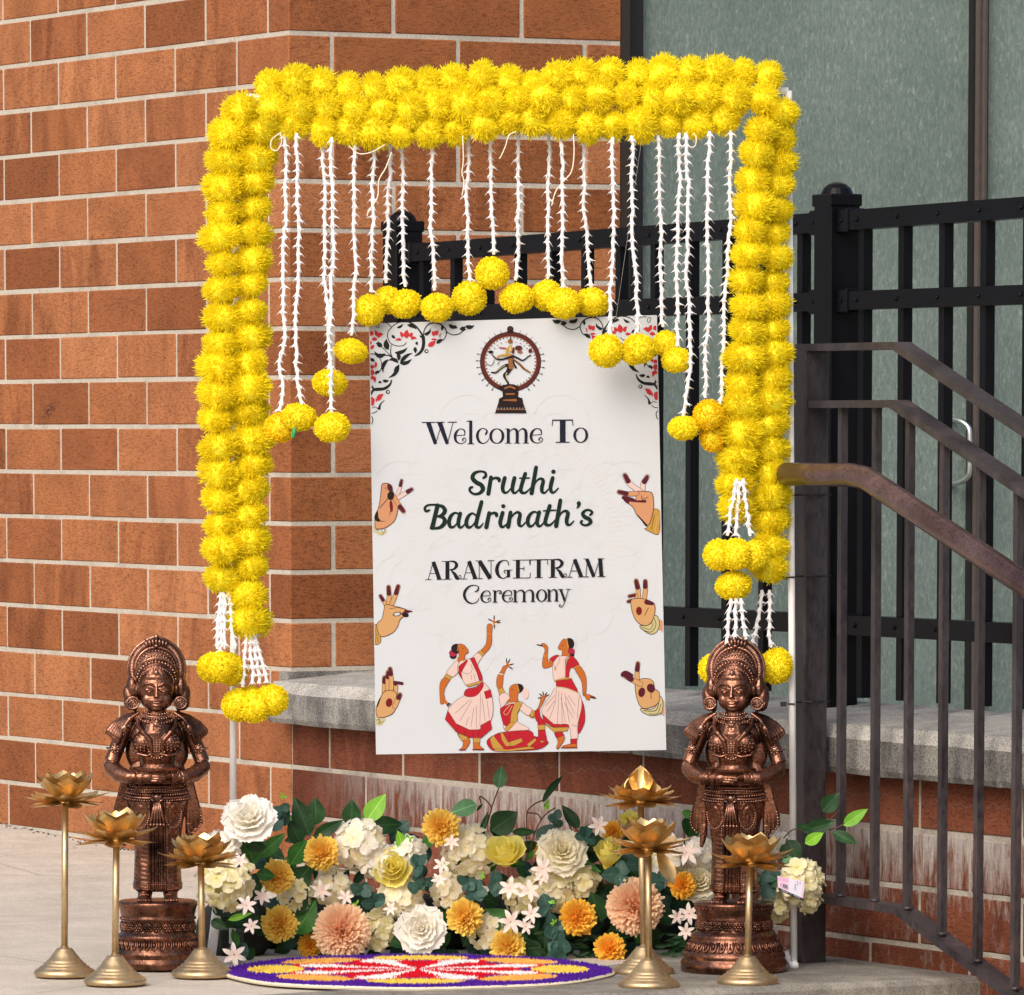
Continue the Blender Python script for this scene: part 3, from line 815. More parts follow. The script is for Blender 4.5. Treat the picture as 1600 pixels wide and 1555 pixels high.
tassel(t, [(372, 1102, 26, 26), (398, 1104, 27, 26, -.01), (424, 1094, 27, 25), (392, 1096, 26, 24, .02)], 11.53)
t = garland('inner right marigold garland carrying a wide pompom tassel near its lower end',
        [(1190, 203), (1183, 245), (1180, 290), (1177, 330), (1173, 370), (1169, 405), (1169, 448), (1166, 490), (1163, 525), (1160, 567), (1158, 608), (1158, 650), (1157, 690), (1155, 735), (1150, 785), (1148, 825)], 39.5, 31.5, 24.5, Y=GY-.012)
strands(t, [[(1150, 748), (1143, 790), (1134, 838)], [(1154, 752), (1152, 795), (1148, 838)], [(1160, 748), (1165, 790), (1171, 840)],
            [(1143, 935), (1139, 965), (1134, 1010)], [(1150, 935), (1150, 968), (1146, 1003)], [(1158, 935), (1161, 965), (1166, 1000)]], GY-.045)
tassel(t, [(1124, 867, 26, 25, -.045), (1150, 866, 26, 25, -.055), (1178, 868, 24, 24, -.04), (1146, 915, 29, 23, -.03), (1113, 1046, 22, 24, 0), (1140, 1048, 24, 24, .02)], GY)
t = garland('outermost right marigold garland running down beside the white pole to a single pompom',
        [(1216, 178), (1217, 220), (1217, 262), (1214, 300), (1213, 340), (1211, 375), (1210, 415), (1208, 450), (1207, 490), (1207, 525), (1207, 565), (1206, 600), (1204, 640), (1203, 680), (1202, 715), (1201, 750), (1203, 790), (1203, 830), (1201, 870), (1203, 903)], 37.4, 29, 22.5, Y=GY+.012)
strands(t, [[(1190, 922), (1187, 950), (1183, 985), (1177, 1005)], [(1201, 922), (1202, 955), (1206, 1012)]], GY)
tassel(t, [(1213, 1041, 26, 29)], GY+.01)
garland('upper of the three marigold garlands along the top of the frame',
        [(420, 136), (470, 130), (520, 136), (600, 140), (700, 129), (760, 126), (815, 138), (860, 128), (920, 117), (1000, 119), (1100, 117), (1205, 120)], 41.5, 27.5, 25, 'X', Y=GY+.012)
garland('middle of the three marigold garlands along the top of the frame',
        [(427, 172), (500, 168), (600, 172), (700, 164), (800, 160), (850, 154), (950, 150), (1050, 154), (1130, 150), (1220, 160)], 42.5, 28, 25, 'X', Y=GY-.008)
garland('lowest of the three marigold garlands along the top, above the white strings',
        [(462, 192), (500, 203), (560, 202), (640, 207), (710, 203), (770, 190), (850, 184), (905, 196), (960, 197), (1020, 190), (1110, 187), (1160, 177)], 42, 27.5, 25, 'X', Y=GY-.004)

# ------------------------------------------------------------------ hanging strings with pompoms
HY = 11.40
HS = [  # path, pompom (x, y, rx, ry, golden), depth shift, words
 ([(448, 208), (446, 300), (443, 400), (444, 520), (436, 570), (441, 600), (436, 642)], [(438, 668, 25, 23, 1)], .02, 'leftmost white bud string, its blurry golden pompom touching the inner garland'),
 ([(464, 208), (466, 300), (465, 420), (463, 540), (466, 600), (470, 632)], [(467, 652, 28, 21, 0)], 0, 'second white bud string from the left, its pompom carrying a small green tag'),
 ([(504, 215), (506, 300), (509, 420), (513, 520), (514, 580)], [(515, 598, 27, 21, 0)], .02, 'third white bud string from the left, its pompom crossed by the string in front'),
 ([(519, 215), (519, 300), (519, 420), (516, 540), (516, 600), (518, 646)], [(519, 668, 28, 23, 0)], -.02, 'fourth white bud string from the left, ending in the lowest pompom on bare brick'),
 ([(552, 225), (553, 300), (556, 400), (553, 460), (550, 500), (548, 530)], [(548, 549, 26, 19, 0)], .01, 'white bud string ending in a small pompom left of the sign top corner'),
 ([(586, 228), (583, 300), (580, 400), (579, 460)], [(577, 485, 24, 24, 0)], .03, 'white bud string whose pompom sits on the left top corner of the sign'),
 ([(609, 222), (608, 300), (606, 380), (601, 448)], [(606, 469, 22, 21, 0)], .06, 'white bud string ending in a pompom squeezed behind its left and right neighbours'),
 ([(628, 215), (628, 300), (630, 380), (635, 452)], [(633, 475, 26, 22, 0)], .055, 'white bud string in front of the far fence post, second round pompom above the sign'),
 ([(674, 220), (674, 300), (676, 380), (680, 460)], [(683, 481, 25, 22, 0)], .03, 'white bud string whose pompom overlaps the sign edge left of the centre'),
 ([(731, 210), (731, 300), (732, 380), (731, 442)], [(733, 466, 27, 26, 0)], .055, 'white bud string ending in a round pompom just left below the highest one'),
 ([(768, 203), (767, 280), (768, 340), (770, 402)], [(769, 427, 26, 25, 0)], .05, 'shortest white bud string, ending in the highest pompom over the middle'),
 ([(808, 205), (809, 300), (811, 380), (807, 440)], [(807, 466, 26, 23, 0), (821, 467, 14, 18, 0)], .055, 'white bud string just right of the highest pompom, with a lopsided pompom'),
 ([(856, 203), (858, 300), (857, 380), (854, 440)], [(855, 462, 24, 24, 0)], .07, 'white bud string with a pompom tucked behind the lower one above the sign'),
 ([(877, 208), (878, 300), (879, 380), (881, 452)], [(881, 474, 26, 24, 0)], .025, 'white bud string with a low pompom overlapping the sign right of the emblem'),
 ([(912, 205), (914, 300), (917, 380), (923, 452)], [(925, 472, 26, 22, 0), (938, 474, 13, 18, 0)], .055, 'white bud string with the last pompom of the arch above the sign'),
 ([(958, 215), (958, 300), (957, 400), (955, 480), (954, 528)], [(947, 548, 27, 26, 0)], -.035, 'white bud string hanging onto the sign, big pompom over the right corner flowers'),
 ([(986, 212), (988, 300), (991, 400), (995, 480), (994, 520)], [(999, 545, 26, 23, 0), (990, 550, 20, 20, 0)], -.03, 'white bud string hanging in front of the sign at its right top corner'),
 ([(1030, 212), (1032, 300), (1031, 400), (1033, 460), (1038, 515)], [(1041, 537, 21, 20, 0)], .02, 'white bud string just right of the sign, pompom touching its edge'),
 ([(1061, 208), (1060, 300), (1059, 400), (1058, 480), (1058, 545)], [(1057, 563, 23, 19, 0)], 0, 'white bud string right of the sign with a pompom slightly below its left neighbour'),
 ([(1073, 208), (1074, 300), (1074, 400), (1078, 520), (1074, 600), (1069, 652)], [(1068, 669, 24, 19, 0)], -.015, 'long white bud string in front of a black picket, pompom low beside the sign'),
 ([(1107, 205), (1107, 300), (1106, 400), (1105, 520), (1102, 628)], [(1107, 649, 24, 24, 1)], -.01, 'long white bud string right of the sign ending in a golden pompom'),
 ([(1143, 203), (1141, 300), (1137, 400), (1132, 500), (1126, 600), (1124, 636)], [(1113, 683, 20, 24, 1), (1124, 660, 16, 20, 1)], .01, 'rightmost slanting white bud string touching the inner right garland'),
]
for pts, poms, dy, lab in HS:
    Y = HY+dy; p0 = hitY(pts[0][0], pts[0][1], Y)
    t = thing('hanging_string', lab, 'flower string', p0, 0, 'white bud strings with pompoms hanging from the frame')
    bud_string('bud_string', [hitY(x, y, Y) for x, y in pts], t, t.location)
    for (x, y, rx, ry, deep) in poms:
        put(R3.choice(PD if deep else PP), x, y, Y, rx*1.02, ry*1.02, t, 'Z', 'pompom')
    if 'green tag' in lab:
        mb = MB(); a = hitY(461, 668, Y-.03)-p0; b_ = hitY(457, 684, Y-.03)-p0; mb.tube([a, a.lerp(b_, .5), b_], [.0025, .0045, .003], 6); mb.build('green_tag', simple('green_plastic', (.02, .30, .08), .4, var=0), t)
def cordloop(pts, lab, r=.0011):
    Y = HY-.012; w = [hitY(x, y, Y) for x, y in pts]; p0 = w[0]
    mb = MB(); mb.tube([Vector(p)-p0 for p in cat_rom([tuple(q) for q in w], 6)], r, 6)
    o = mb.build('loose_cord', M['cord'], smooth=True); o.location = p0; tag(o, lab, 'cord', 'loose cord ends under the top garland')
cordloop([(440, 207), (425, 218), (424, 232), (433, 235), (440, 222), (438, 208)], 'small cream cord loop under the left end of the top garland')
cordloop([(545, 228), (560, 240), (580, 238), (602, 226)], 'cream cord swag between two strings under the top garland')
cordloop([(612, 238), (603, 262), (592, 282), (590, 308), (576, 330), (574, 338)], 'thin cream cord end dangling left of the far fence post')
cordloop([(723, 212), (724, 250), (722, 270), (725, 285), (722, 306)], 'short cream cord end close beside the tenth bud string')
cordloop([(806, 206), (795, 212), (790, 228), (783, 244), (780, 248)], 'curled cream cord end right of the shortest string')
cordloop([(896, 210), (897, 240), (893, 268), (880, 284), (868, 300), (862, 322)], 'long curved cream cord between two strings right of the middle')
cordloop([(1084, 208), (1088, 216), (1086, 228), (1078, 230), (1072, 222)], 'small white cord loop right of the twin strings at the right')

# ------------------------------------------------------------------ welcome sign
SY = 11.452
SC = [(576.5, 505.5), (1026.5, 492.5), (1041, 1172), (587.5, 1179)]
cw = [hitY(x, y, SY) for x, y in SC]
sg = thing('welcome_sign', 'white welcome board with dancers, hands and ornate lettering hung in the flower frame', 'sign', hitY(808, 1176, SY))
S0 = sg.location.copy()
mb = MB()
fv = [p-S0 for p in cw]; bv = [v+Vector((0, .005, 0)) for v in fv]
mb.add(fv+bv, [(0, 3, 2, 1), (4, 5, 6, 7), (0, 1, 5, 4), (1, 2, 6, 5), (2, 3, 7, 6), (3, 0, 4, 7)])
M['board'] = simple('white_board', (.455, .480, .520), .42, var=.015, nscale=8)
mb.build('board', M['board'], sg)
INK = {}
def ink(name, c):
    if name not in INK: INK[name] = simple('ink_'+name, tuple(x*k for x, k in zip(c[:3], (.60, .60, .60))) if name not in ('white', 'faint', 'pale') else tuple(x*.66 for x in c[:3]), .5, var=0, spec=.15)
    return INK[name]
inks = dict(black=lin(22, 24, 34), navy=lin(24, 30, 52), green=lin(14, 42, 32), leaf=lin(26, 34, 34), red=lin(214, 54, 62), skin=lin(222, 160, 118), tan=lin(222, 172, 116), henna=lin(92, 20, 40), gold=lin(206, 160, 74), pale=lin(232, 204, 198), crimson=lin(196, 28, 46), brownskin=lin(206, 112, 44), ring=lin(96, 40, 36), bronze=lin(160, 104, 60), dark=lin(38, 22, 24), rose=lin(180, 40, 80), white=lin(214, 215, 218), cream=lin(214, 204, 150), faint=lin(224, 221, 219), redb=lin(128, 20, 22), brown=lin(70, 30, 26))
inkn = list(inks)
class Print:
    def __init__(s, name, base, mp, clipx=None, inc=.7e-5, bold=1.0):
        s.inc = inc; s.bold = bold; s.name = name; s.base = base; s.mp = mp; s.mb = MB(); s.n = 0; s.used = []; s.clip = clipx
    def P(s, x, y):
        X, Y_ = s.mp(x, y)
        if s.clip:
            f = (Y_-500)/680; lo = 577+f*10.5; hi = 1026+f*14.5
            X = min(max(X, lo+.8), hi-.8)
        return hitY(X, Y_, SY-s.base-s.n*s.inc)-S0
    def mi(s, c):
        if c not in s.used: s.used.append(c)
        return s.used.index(c)
    def poly(s, pts, c, smooth=0, line=None, lw=6):
        s.n += 1
        q = cat_rom(pts, smooth, True) if smooth else pts
        tri = __import__('mathutils').geometry.tessellate_polygon([[Vector((p[0], p[1], 0)) for p in q]])
        s.mb.add([s.P(p[0], p[1]) for p in q], [tuple(t_) for t_ in tri], s.mi(c))
        if line: s.rib(list(q)+[q[0]], lw, line, 0)
    def rib(s, pts, w, c, smooth=5, cap=True):
        s.n += 1
        n0 = len(pts)
        ws = [q_*s.bold for q_ in (list(w) if isinstance(w, (list, tuple)) else [w]*n0)]
        q = [(p[0], p[1], ws[min(i, len(ws)-1)]) for i, p in enumerate(pts)]
        q = cat_rom(q, smooth) if smooth and n0 > 2 else [np.array(p, float) for p in q]
        vs_ = []
        for i, p in enumerate(q):
            a = q[max(i-1, 0)]; b_ = q[min(i+1, len(q)-1)]; dx, dy = b_[0]-a[0], b_[1]-a[1]; L = math.hypot(dx, dy) or 1
            nx, ny = -dy/L*max(p[2], .3)/2, dx/L*max(p[2], .3)/2
            vs_ += [s.P(p[0]+nx, p[1]+ny), s.P(p[0]-nx, p[1]-ny)]
        s.mb.add(vs_, [(2*i, 2*i+1, 2*i+3, 2*i+2) for i in range(len(q)-1)], s.mi(c))
        if cap:
            for p in (q[0], q[-1]):
                if p[2] > 1.5*.5: s.disc(p[0], p[1], p[2]/2, p[2]/2, c, 10)
    def disc(s, x, y, rx, ry, c, n=16, rot=0.0):
        s.n += 1
        cr, sr = math.cos(rot), math.sin(rot)
        q = [(x+rx*math.cos(a)*cr-ry*math.sin(a)*sr, y+rx*math.cos(a)*sr+ry*math.sin(a)*cr) for a in [2*PI*k/n for k in range(n)]]
        s.mb.add([s.P(*p) for p in q], [tuple(range(n))], s.mi(c))
    def done(s, **kw):
        o = s.mb.build(s.name, [ink(c, inks[c]) for c in s.used], sg)
        return o
def zoom(x0, y0, s): return lambda x, y: (x0+x/s, y0+y/s)
# faint mandala (source picture pixels)
p = Print('mandala_print', .00005, lambda x, y: (x, y), True, 1.3e-6)
mx, my = 803, 838
def ringl(r, w, c='faint', n=90):
    pts = [(mx+r*math.cos(2*PI*k/n), my+r*math.sin(2*PI*k/n)) for k in range(n+1)]
    p.rib(pts, w, c, 0, False)
for r, w in ((17, .5), (42, .5), (150, .6), (168, .6)): ringl(r, w)
for k in range(132):
    a = 2*PI*k/132; p.rib([(mx+151*math.cos(a), my+151*math.sin(a)), (mx+167*math.cos(a), my+167*math.sin(a))], 1.5, 'faint', 0, False)
def petal_ring(n, ra, rb, w, ph=0):
    for k in range(n):
        a = 2*PI*(k+ph)/n; c_, s_ = math.cos(a), math.sin(a); q = []
        for t_ in np.linspace(0, PI, 13):
            u = math.cos(t_)*w; v = ra+(rb-ra)*math.sin(t_)**.8
            q.append((mx+c_*v-s_*u, my+s_*v+c_*u))
        p.rib(q, .55, 'faint', 0, False)
for a_ in ((12, 40, 88, 24, 0), (12, 48, 78, 14, 0), (12, 80, 138, 32, .5), (12, 95, 128, 18, .5), (24, 120, 146, 15, 0), (16, 168, 205, 32, 0), (16, 172, 196, 18, .5), (12, 20, 44, 9, .5), (8, 185, 235, 44, .5)): petal_ring(*a_)
for k in range(24):
    a = 2*PI*(k+.5)/24; p.disc(mx+133*math.cos(a), my+133*math.sin(a), 1.6, 1.6, 'faint', 6)
p.done()

# --- lettering
Z7 = zoom(640, 640, 4.859)
def g_e(p, x0, x1, yt, yb, T, t_, c):
    w = x1-x0; h = yb-yt
    p.rib([(x0+.08*w, yt+.46*h), (x1-.10*w, yt+.42*h)], t_, c)
    p.rib([(x1-.10*w, yt+.42*h), (x1-.14*w, yt+.12*h), (x0+.52*w, yt+.0*h), (x0+.20*w, yt+.18*h), (x0+.06*w, yt+.5*h), (x0+.16*w, yt+.84*h), (x0+.5*w, yt+1.0*h), (x0+.85*w, yt+.93*h), (x1, yt+.76*h), (x1-.14*w, yt+.62*h), (x1-.30*w, yt+.74*h), (x1-.24*w, yt+.82*h)],
          [t_, T*.5, t_, T*.75, T, T*.75, t_*1.1, t_, t_, t_*1.2, t_*1.6, t_*1.2], c)
def g_o(p, x0, x1, yt, yb, T, t_, c):
    cx, cy, a, b_ = (x0+x1)/2, (yt+yb)/2, (x1-x0)/2-T*.4, (yb-yt)/2
    pts = []; ws = []
    for k in range(17):
        u = 2*PI*k/16; pts.append((cx+a*math.cos(u), cy+b_*math.sin(u))); ws.append(t_+(T-t_)*abs(math.cos(u))**1.6)
    p.rib(pts, ws, c, 3)
def serif(p, x, y, w, t_, c): p.rib([(x-w/2, y), (x+w/2, y)], t_, c)
def g_stem(p, x, yt, yb, T, t_, c, foot=True):
    p.rib([(x, yt), (x, yb)], T, c, cap=False)
    if foot: serif(p, x, yb, T*2.3, t_, c)
def g_arch(p, xa, xb, yt, yb, T, t_, c, foot=True):
    h = yb-yt
    p.rib([(xa, yt+.35*h), (xa+(xb-xa)*.35, yt+.08*h), (xa+(xb-xa)*.72, yt+.02*h), (xb, yt+.25*h), (xb, yb)], [t_, t_, T*.6, T, T], c, cap=False)
    if foot: serif(p, xb, yb, T*2.1, t_, c)
def g_m(p, x0, x1, yt, yb, T, t_, c):
    xa = x0+T; xb = (x0+x1)/2; xc = x1-T
    g_stem(p, xa, yt, yb, T, t_, c); p.rib([(xa-T*1.1, yt+2), (xa, yt)], t_, c)
    g_arch(p, xa, xb, yt, yb, T, t_, c); g_arch(p, xb, xc, yt, yb, T, t_, c)
def g_n(p, x0, x1, yt, yb, T, t_, c):
    xa = x0+T; xc = x1-T
    g_stem(p, xa, yt, yb, T, t_, c); p.rib([(xa-T*1.1, yt+2), (xa, yt)], t_, c); g_arch(p, xa, xc, yt, yb, T, t_, c)
def g_r(p, x0, x1, yt, yb, T, t_, c):
    xa = x0+T*1.3; g_stem(p, xa, yt, yb, T, t_, c); p.rib([(xa-T*1.1, yt+2), (xa, yt)], t_, c)
    w = x1-xa; h = yb-yt
    p.rib([(xa, yt+.35*h), (xa+.4*w, yt+.03*h), (x1-2, yt+.06*h), (x1+1, yt+.24*h), (x1-.25*w, yt+.26*h), (x1-.24*w, yt+.16*h)], [t_, t_, t_*1.6, t_*1.6, t_*1.3, t_], c)
def g_A(p, x0, x1, yt, yb, T, t_, c):
    xm = x0+(x1-x0)*.46
    p.rib([(x0+.16*(x1-x0), yb), (xm, yt)], t_, c); p.rib([(xm, yt+2), (x1-.18*(x1-x0), yb)], T, c, cap=False)
    p.rib([(x0+.30*(x1-x0), yt+.66*(yb-yt)), (x0+.70*(x1-x0), yt+.66*(yb-yt))], t_, c)
    serif(p, x0+.17*(x1-x0), yb, .34*(x1-x0), t_, c); serif(p, x1-.16*(x1-x0), yb, .36*(x1-x0), t_, c)
def g_R(p, x0, x1, yt, yb, T, t_, c):
    w = x1-x0; h = yb-yt; xs_ = x0+.28*w
    g_stem(p, xs_, yt, yb, T, t_, c); p.rib([(x0, yt), (xs_+.2*w, yt)], t_, c)
    p.rib([(xs_, yt), (x0+.62*w, yt+.02*h), (x0+.76*w, yt+.22*h), (x0+.60*w, yt+.44*h), (xs_, yt+.48*h)], [t_, T*.5, T*.85, T*.5, t_], c)
    p.rib([(x0+.45*w, yt+.48*h), (x0+.66*w, yt+.72*h), (x0+.78*w, yt+.94*h), (x0+.92*w, yt+.98*h), (x0+1.0*w, yt+.86*h), (x0+.92*w, yt+.79*h), (x0+.87*w, yt+.88*h)], [t_, T*.8, T*.9, t_*1.3, t_, t_, t_], c)
def slope(mp, x0, k): return lambda x, y: mp(x, y-(x-x0)*k)
p = Print('welcome_lettering', .0006, slope(Z7, 230, .008), None, .7e-5, 1.2)
c = 'navy'
p.rib([(142, 97), (197, 262)], [30, 22], c, cap=False); p.rib([(197, 262), (240, 120)], 5, c); p.rib([(228, 97), (287, 262)], [30, 22], c, cap=False); p.rib([(287, 262), (330, 98)], 5, c)
p.rib([(96, 97), (190, 97)], 6, c); p.rib([(200, 97), (262, 97)], 6, c); p.rib([(292, 97), (356, 97)], 6, c)
g_e(p, 340, 428, 148, 260, 18, 5, c)
p.rib([(436, 92), (460, 88)], 6, c); g_stem(p, 464, 86, 262, 20, 6, c)
p.rib([(578, 190), (588, 168), (572, 150), (545, 148), (522, 170), (514, 206), (528, 245), (560, 260), (590, 244), (602, 222)], [11, 11, 6, 6, 14, 18, 15, 6, 5, 4], c)
g_o(p, 608, 716, 150, 260, 18, 5, c); g_m(p, 730, 902, 150, 260, 19, 5, c); g_e(p, 916, 1010, 150, 260, 18, 5, c)
p.rib([(1086, 88), (1236, 88)], 8, c); p.rib([(1087, 86), (1082, 128)], 5, c); p.rib([(1235, 86), (1240, 128)], 5, c)
p.rib([(1162, 86), (1162, 254)], 36, c, cap=False); p.rib([(1112, 256), (1212, 256)], 6, c)
g_o(p, 1246, 1352, 148, 258, 17, 5, c)
p.done()
p = Print('name_lettering', .0006, lambda x, y: Z7(x, y), None, .7e-5, 1.38)
c = 'green'
def sc_(pts, w): p.rib(pts, w, c, 5)
sc_([(560, 520), (578, 505), (572, 478), (535, 470), (492, 485), (478, 520), (505, 552), (545, 575), (556, 608), (530, 636), (490, 642), (460, 622), (458, 598), (474, 590)], [14, 17, 14, 13, 20, 24, 25, 25, 24, 18, 14, 14, 15, 15])
sc_([(618, 515), (598, 640)], [22, 24]); sc_([(606, 572), (628, 530), (655, 520), (678, 528), (680, 542)], [8, 12, 16, 20, 18])
sc_([(722, 520), (706, 590), (716, 628), (742, 628), (770, 596), (790, 545)], [23, 22, 18, 12, 8, 8]); sc_([(796, 520), (780, 595), (788, 630), (808, 630), (838, 600)], [23, 22, 17, 12, 8])
sc_([(878, 488), (846, 590), (848, 625), (872, 634), (898, 618), (918, 595)], [22, 22, 20, 15, 10, 7]); sc_([(836, 522), (908, 520)], 9)
sc_([(960, 440), (926, 636)], [22, 24]); sc_([(938, 590), (965, 542), (995, 525), (1014, 542), (1004, 590), (1006, 625), (1028, 632), (1052, 606)], [8, 10, 15, 20, 22, 19, 12, 8])
sc_([(1086, 520), (1070, 590), (1078, 626), (1098, 628), (1128, 598)], [22, 22, 18, 12, 8]); p.disc(1092, 472, 17, 17, c)
sc_([(150, 765), (124, 772), (116, 748), (140, 726), (200, 724), (250, 738), (268, 768), (248, 800), (212, 812)], [12, 15, 15, 12, 13, 20, 24, 20, 12])
sc_([(212, 728), (172, 898)], [24, 25]); sc_([(212, 812), (256, 822), (266, 856), (240, 890), (200, 902), (160, 900)], [10, 20, 25, 21, 15, 13])
def s_a(x): sc_([(x+84, 800), (x+55, 784), (x+22, 805), (x+5, 850), (x+14, 888), (x+38, 892), (x+66, 862), (x+84, 815)], [10, 12, 19, 22, 20, 13, 8, 7]); sc_([(x+90, 790), (x+76, 855), (x+84, 892), (x+104, 892), (x+130, 862)], [22, 22, 17, 12, 7])
s_a(294)
sc_([(508, 810), (478, 788), (446, 810), (430, 855), (440, 890), (464, 892), (492, 862), (508, 820)], [10, 12, 19, 22, 20, 13, 8, 7]); sc_([(546, 702), (506, 860), (514, 894), (534, 892), (558, 864)], [22, 22, 17, 12, 7])
sc_([(604, 786), (582, 894)], [22, 24]); sc_([(590, 838), (612, 798), (636, 786), (658, 792), (660, 806)], [8, 12, 16, 20, 18])
sc_([(706, 784), (688, 852), (696, 888), (716, 888), (744, 862)], [22, 22, 18, 12, 7]); p.disc(711, 734, 16, 16, c)
sc_([(766, 782), (748, 890)], [22, 24]); sc_([(758, 840), (790, 796), (818, 780), (838, 796), (830, 842), (832, 876), (852, 884), (880, 856)], [8, 10, 15, 20, 22, 19, 12, 7])
sc_([(976, 790), (946, 776), (914, 798), (896, 842), (905, 880), (929, 884), (957, 852), (975, 805)], [10, 12, 19, 22, 20, 13, 8, 7]); sc_([(984, 780), (968, 846), (976, 882), (996, 882), (1022, 854)], [22, 22, 17, 12, 7])
sc_([(1064, 732), (1032, 836), (1034, 870), (1058, 878), (1084, 862), (1104, 838)], [22, 22, 20, 15, 10, 7]); sc_([(1018, 770), (1108, 764)], 9)
sc_([(1144, 690), (1112, 884)], [22, 24]); sc_([(1124, 834), (1150, 788), (1180, 770), (1202, 786), (1192, 836), (1196, 870), (1218, 874), (1246, 846)], [8, 10, 15, 20, 22, 19, 12, 7])
sc_([(1284, 712), (1284, 728), (1270, 750)], [24, 18, 5])
sc_([(1370, 800), (1386, 782), (1366, 764), (1336, 766), (1314, 790), (1330, 816), (1362, 832), (1374, 856), (1350, 876), (1318, 876), (1300, 858), (1308, 846)], [12, 15, 13, 14, 20, 23, 23, 21, 14, 13, 14, 14])
p.done()
p = Print('ceremony_lettering', .0006, slope(Z7, 120, .018), None, .7e-5, 1.2)
c = 'black'; yt, yb, T, t_ = 1156, 1292, 25, 4.5
g_A(p, 120, 250, yt, yb, T, t_, c); g_R(p, 246, 392, yt, yb, T, t_, c); g_A(p, 388, 524, yt, yb, T, t_, c)
p.rib([(500, yt), (545, yt)], t_, c); p.rib([(528, yt), (528, yb)], t_, c); serif(p, 528, yb, 50, t_, c); p.rib([(530, yt+2), (612, yb)], T*1.1, c, cap=False); p.rib([(618, yt), (618, yb)], t_, c); serif(p, 618, yt, 48, t_, c)
p.rib([(752, yt+38), (744, yt+8), (715, yt), (680, yt+18), (662, yt+66), (674, yt+112), (706, yb), (742, yb-14), (752, yb-40)], [5, 6, 6, 16, 23, 19, 6, 7, 9], c)
p.rib([(720, yt+76), (778, yt+74)], t_, c); p.rib([(750, yt+76), (750, yb-6)], 20, c, cap=False); p.rib([(728, yt+98), (716, yt+86), (724, yt+78)], 5, c)
g_stem(p, 822, yt, yb, T, t_, c); p.rib([(786, yt), (912, yt)], t_, c); p.rib([(786, yb), (914, yb)], t_, c); p.rib([(825, yt+66), (868, yt+64)], t_, c); p.rib([(910, yt), (912, yt+36)], t_, c); p.rib([(914, yb), (916, yb-38)], t_, c); p.rib([(868, yt+50), (868, yt+80)], t_, c)
g_stem(p, 980, yt, yb, T, t_, c); p.rib([(916, yt), (1046, yt)], t_+1, c); p.rib([(917, yt), (914, yt+36)], t_, c); p.rib([(1045, yt), (1049, yt+36)], t_, c)
g_R(p, 1046, 1192, yt, yb, T, t_, c); g_A(p, 1186, 1330, yt, yb, T, t_, c)
p.rib([(1322, yt), (1356, yt)], t_, c); p.rib([(1350, yt), (1338, yb)], t_, c); serif(p, 1338, yb, 46, t_, c); p.rib([(1346, yt+2), (1398, yb)], T*.9, c, cap=False); p.rib([(1398, yb), (1446, yt)], t_, c); p.rib([(1446, yt), (1456, yb)], T, c, cap=False); serif(p, 1456, yb, 56, t_, c); serif(p, 1452, yt, 46, t_, c)
yt, yb, T, t_ = 1384, 1472, 15, 4.5
p.rib([(498, 1390), (518, 1378), (520, 1352), (490, 1340), (450, 1350), (420, 1385), (416, 1425), (440, 1465), (480, 1478), (515, 1462), (526, 1440)], [6, 9, 6, 5, 10, 16, 16, 12, 6, 5, 4], c)
g_e(p, 540, 618, yt, yb, T, t_, c); g_r(p, 628, 694, yt, yb, T, t_, c); g_e(p, 704, 782, yt, yb, T, t_, c)
g_m(p, 786, 950, yt, yb, T, t_, c); g_o(p, 962, 1042, yt, yb, T, t_, c); g_n(p, 1044, 1130, yt, yb, T, t_, c)
serif(p, 1146, yt, 42, t_, c); serif(p, 1206, yt, 36, t_, c); p.rib([(1146, yt), (1178, yb)], T, c, cap=False)
p.rib([(1206, yt), (1180, yb-6), (1164, yb+36), (1146, yb+46), (1134, yb+34), (1142, yb+26), (1150, yb+34)], [t_, t_, t_, t_*1.2, t_, t_, t_], c)
p.done()

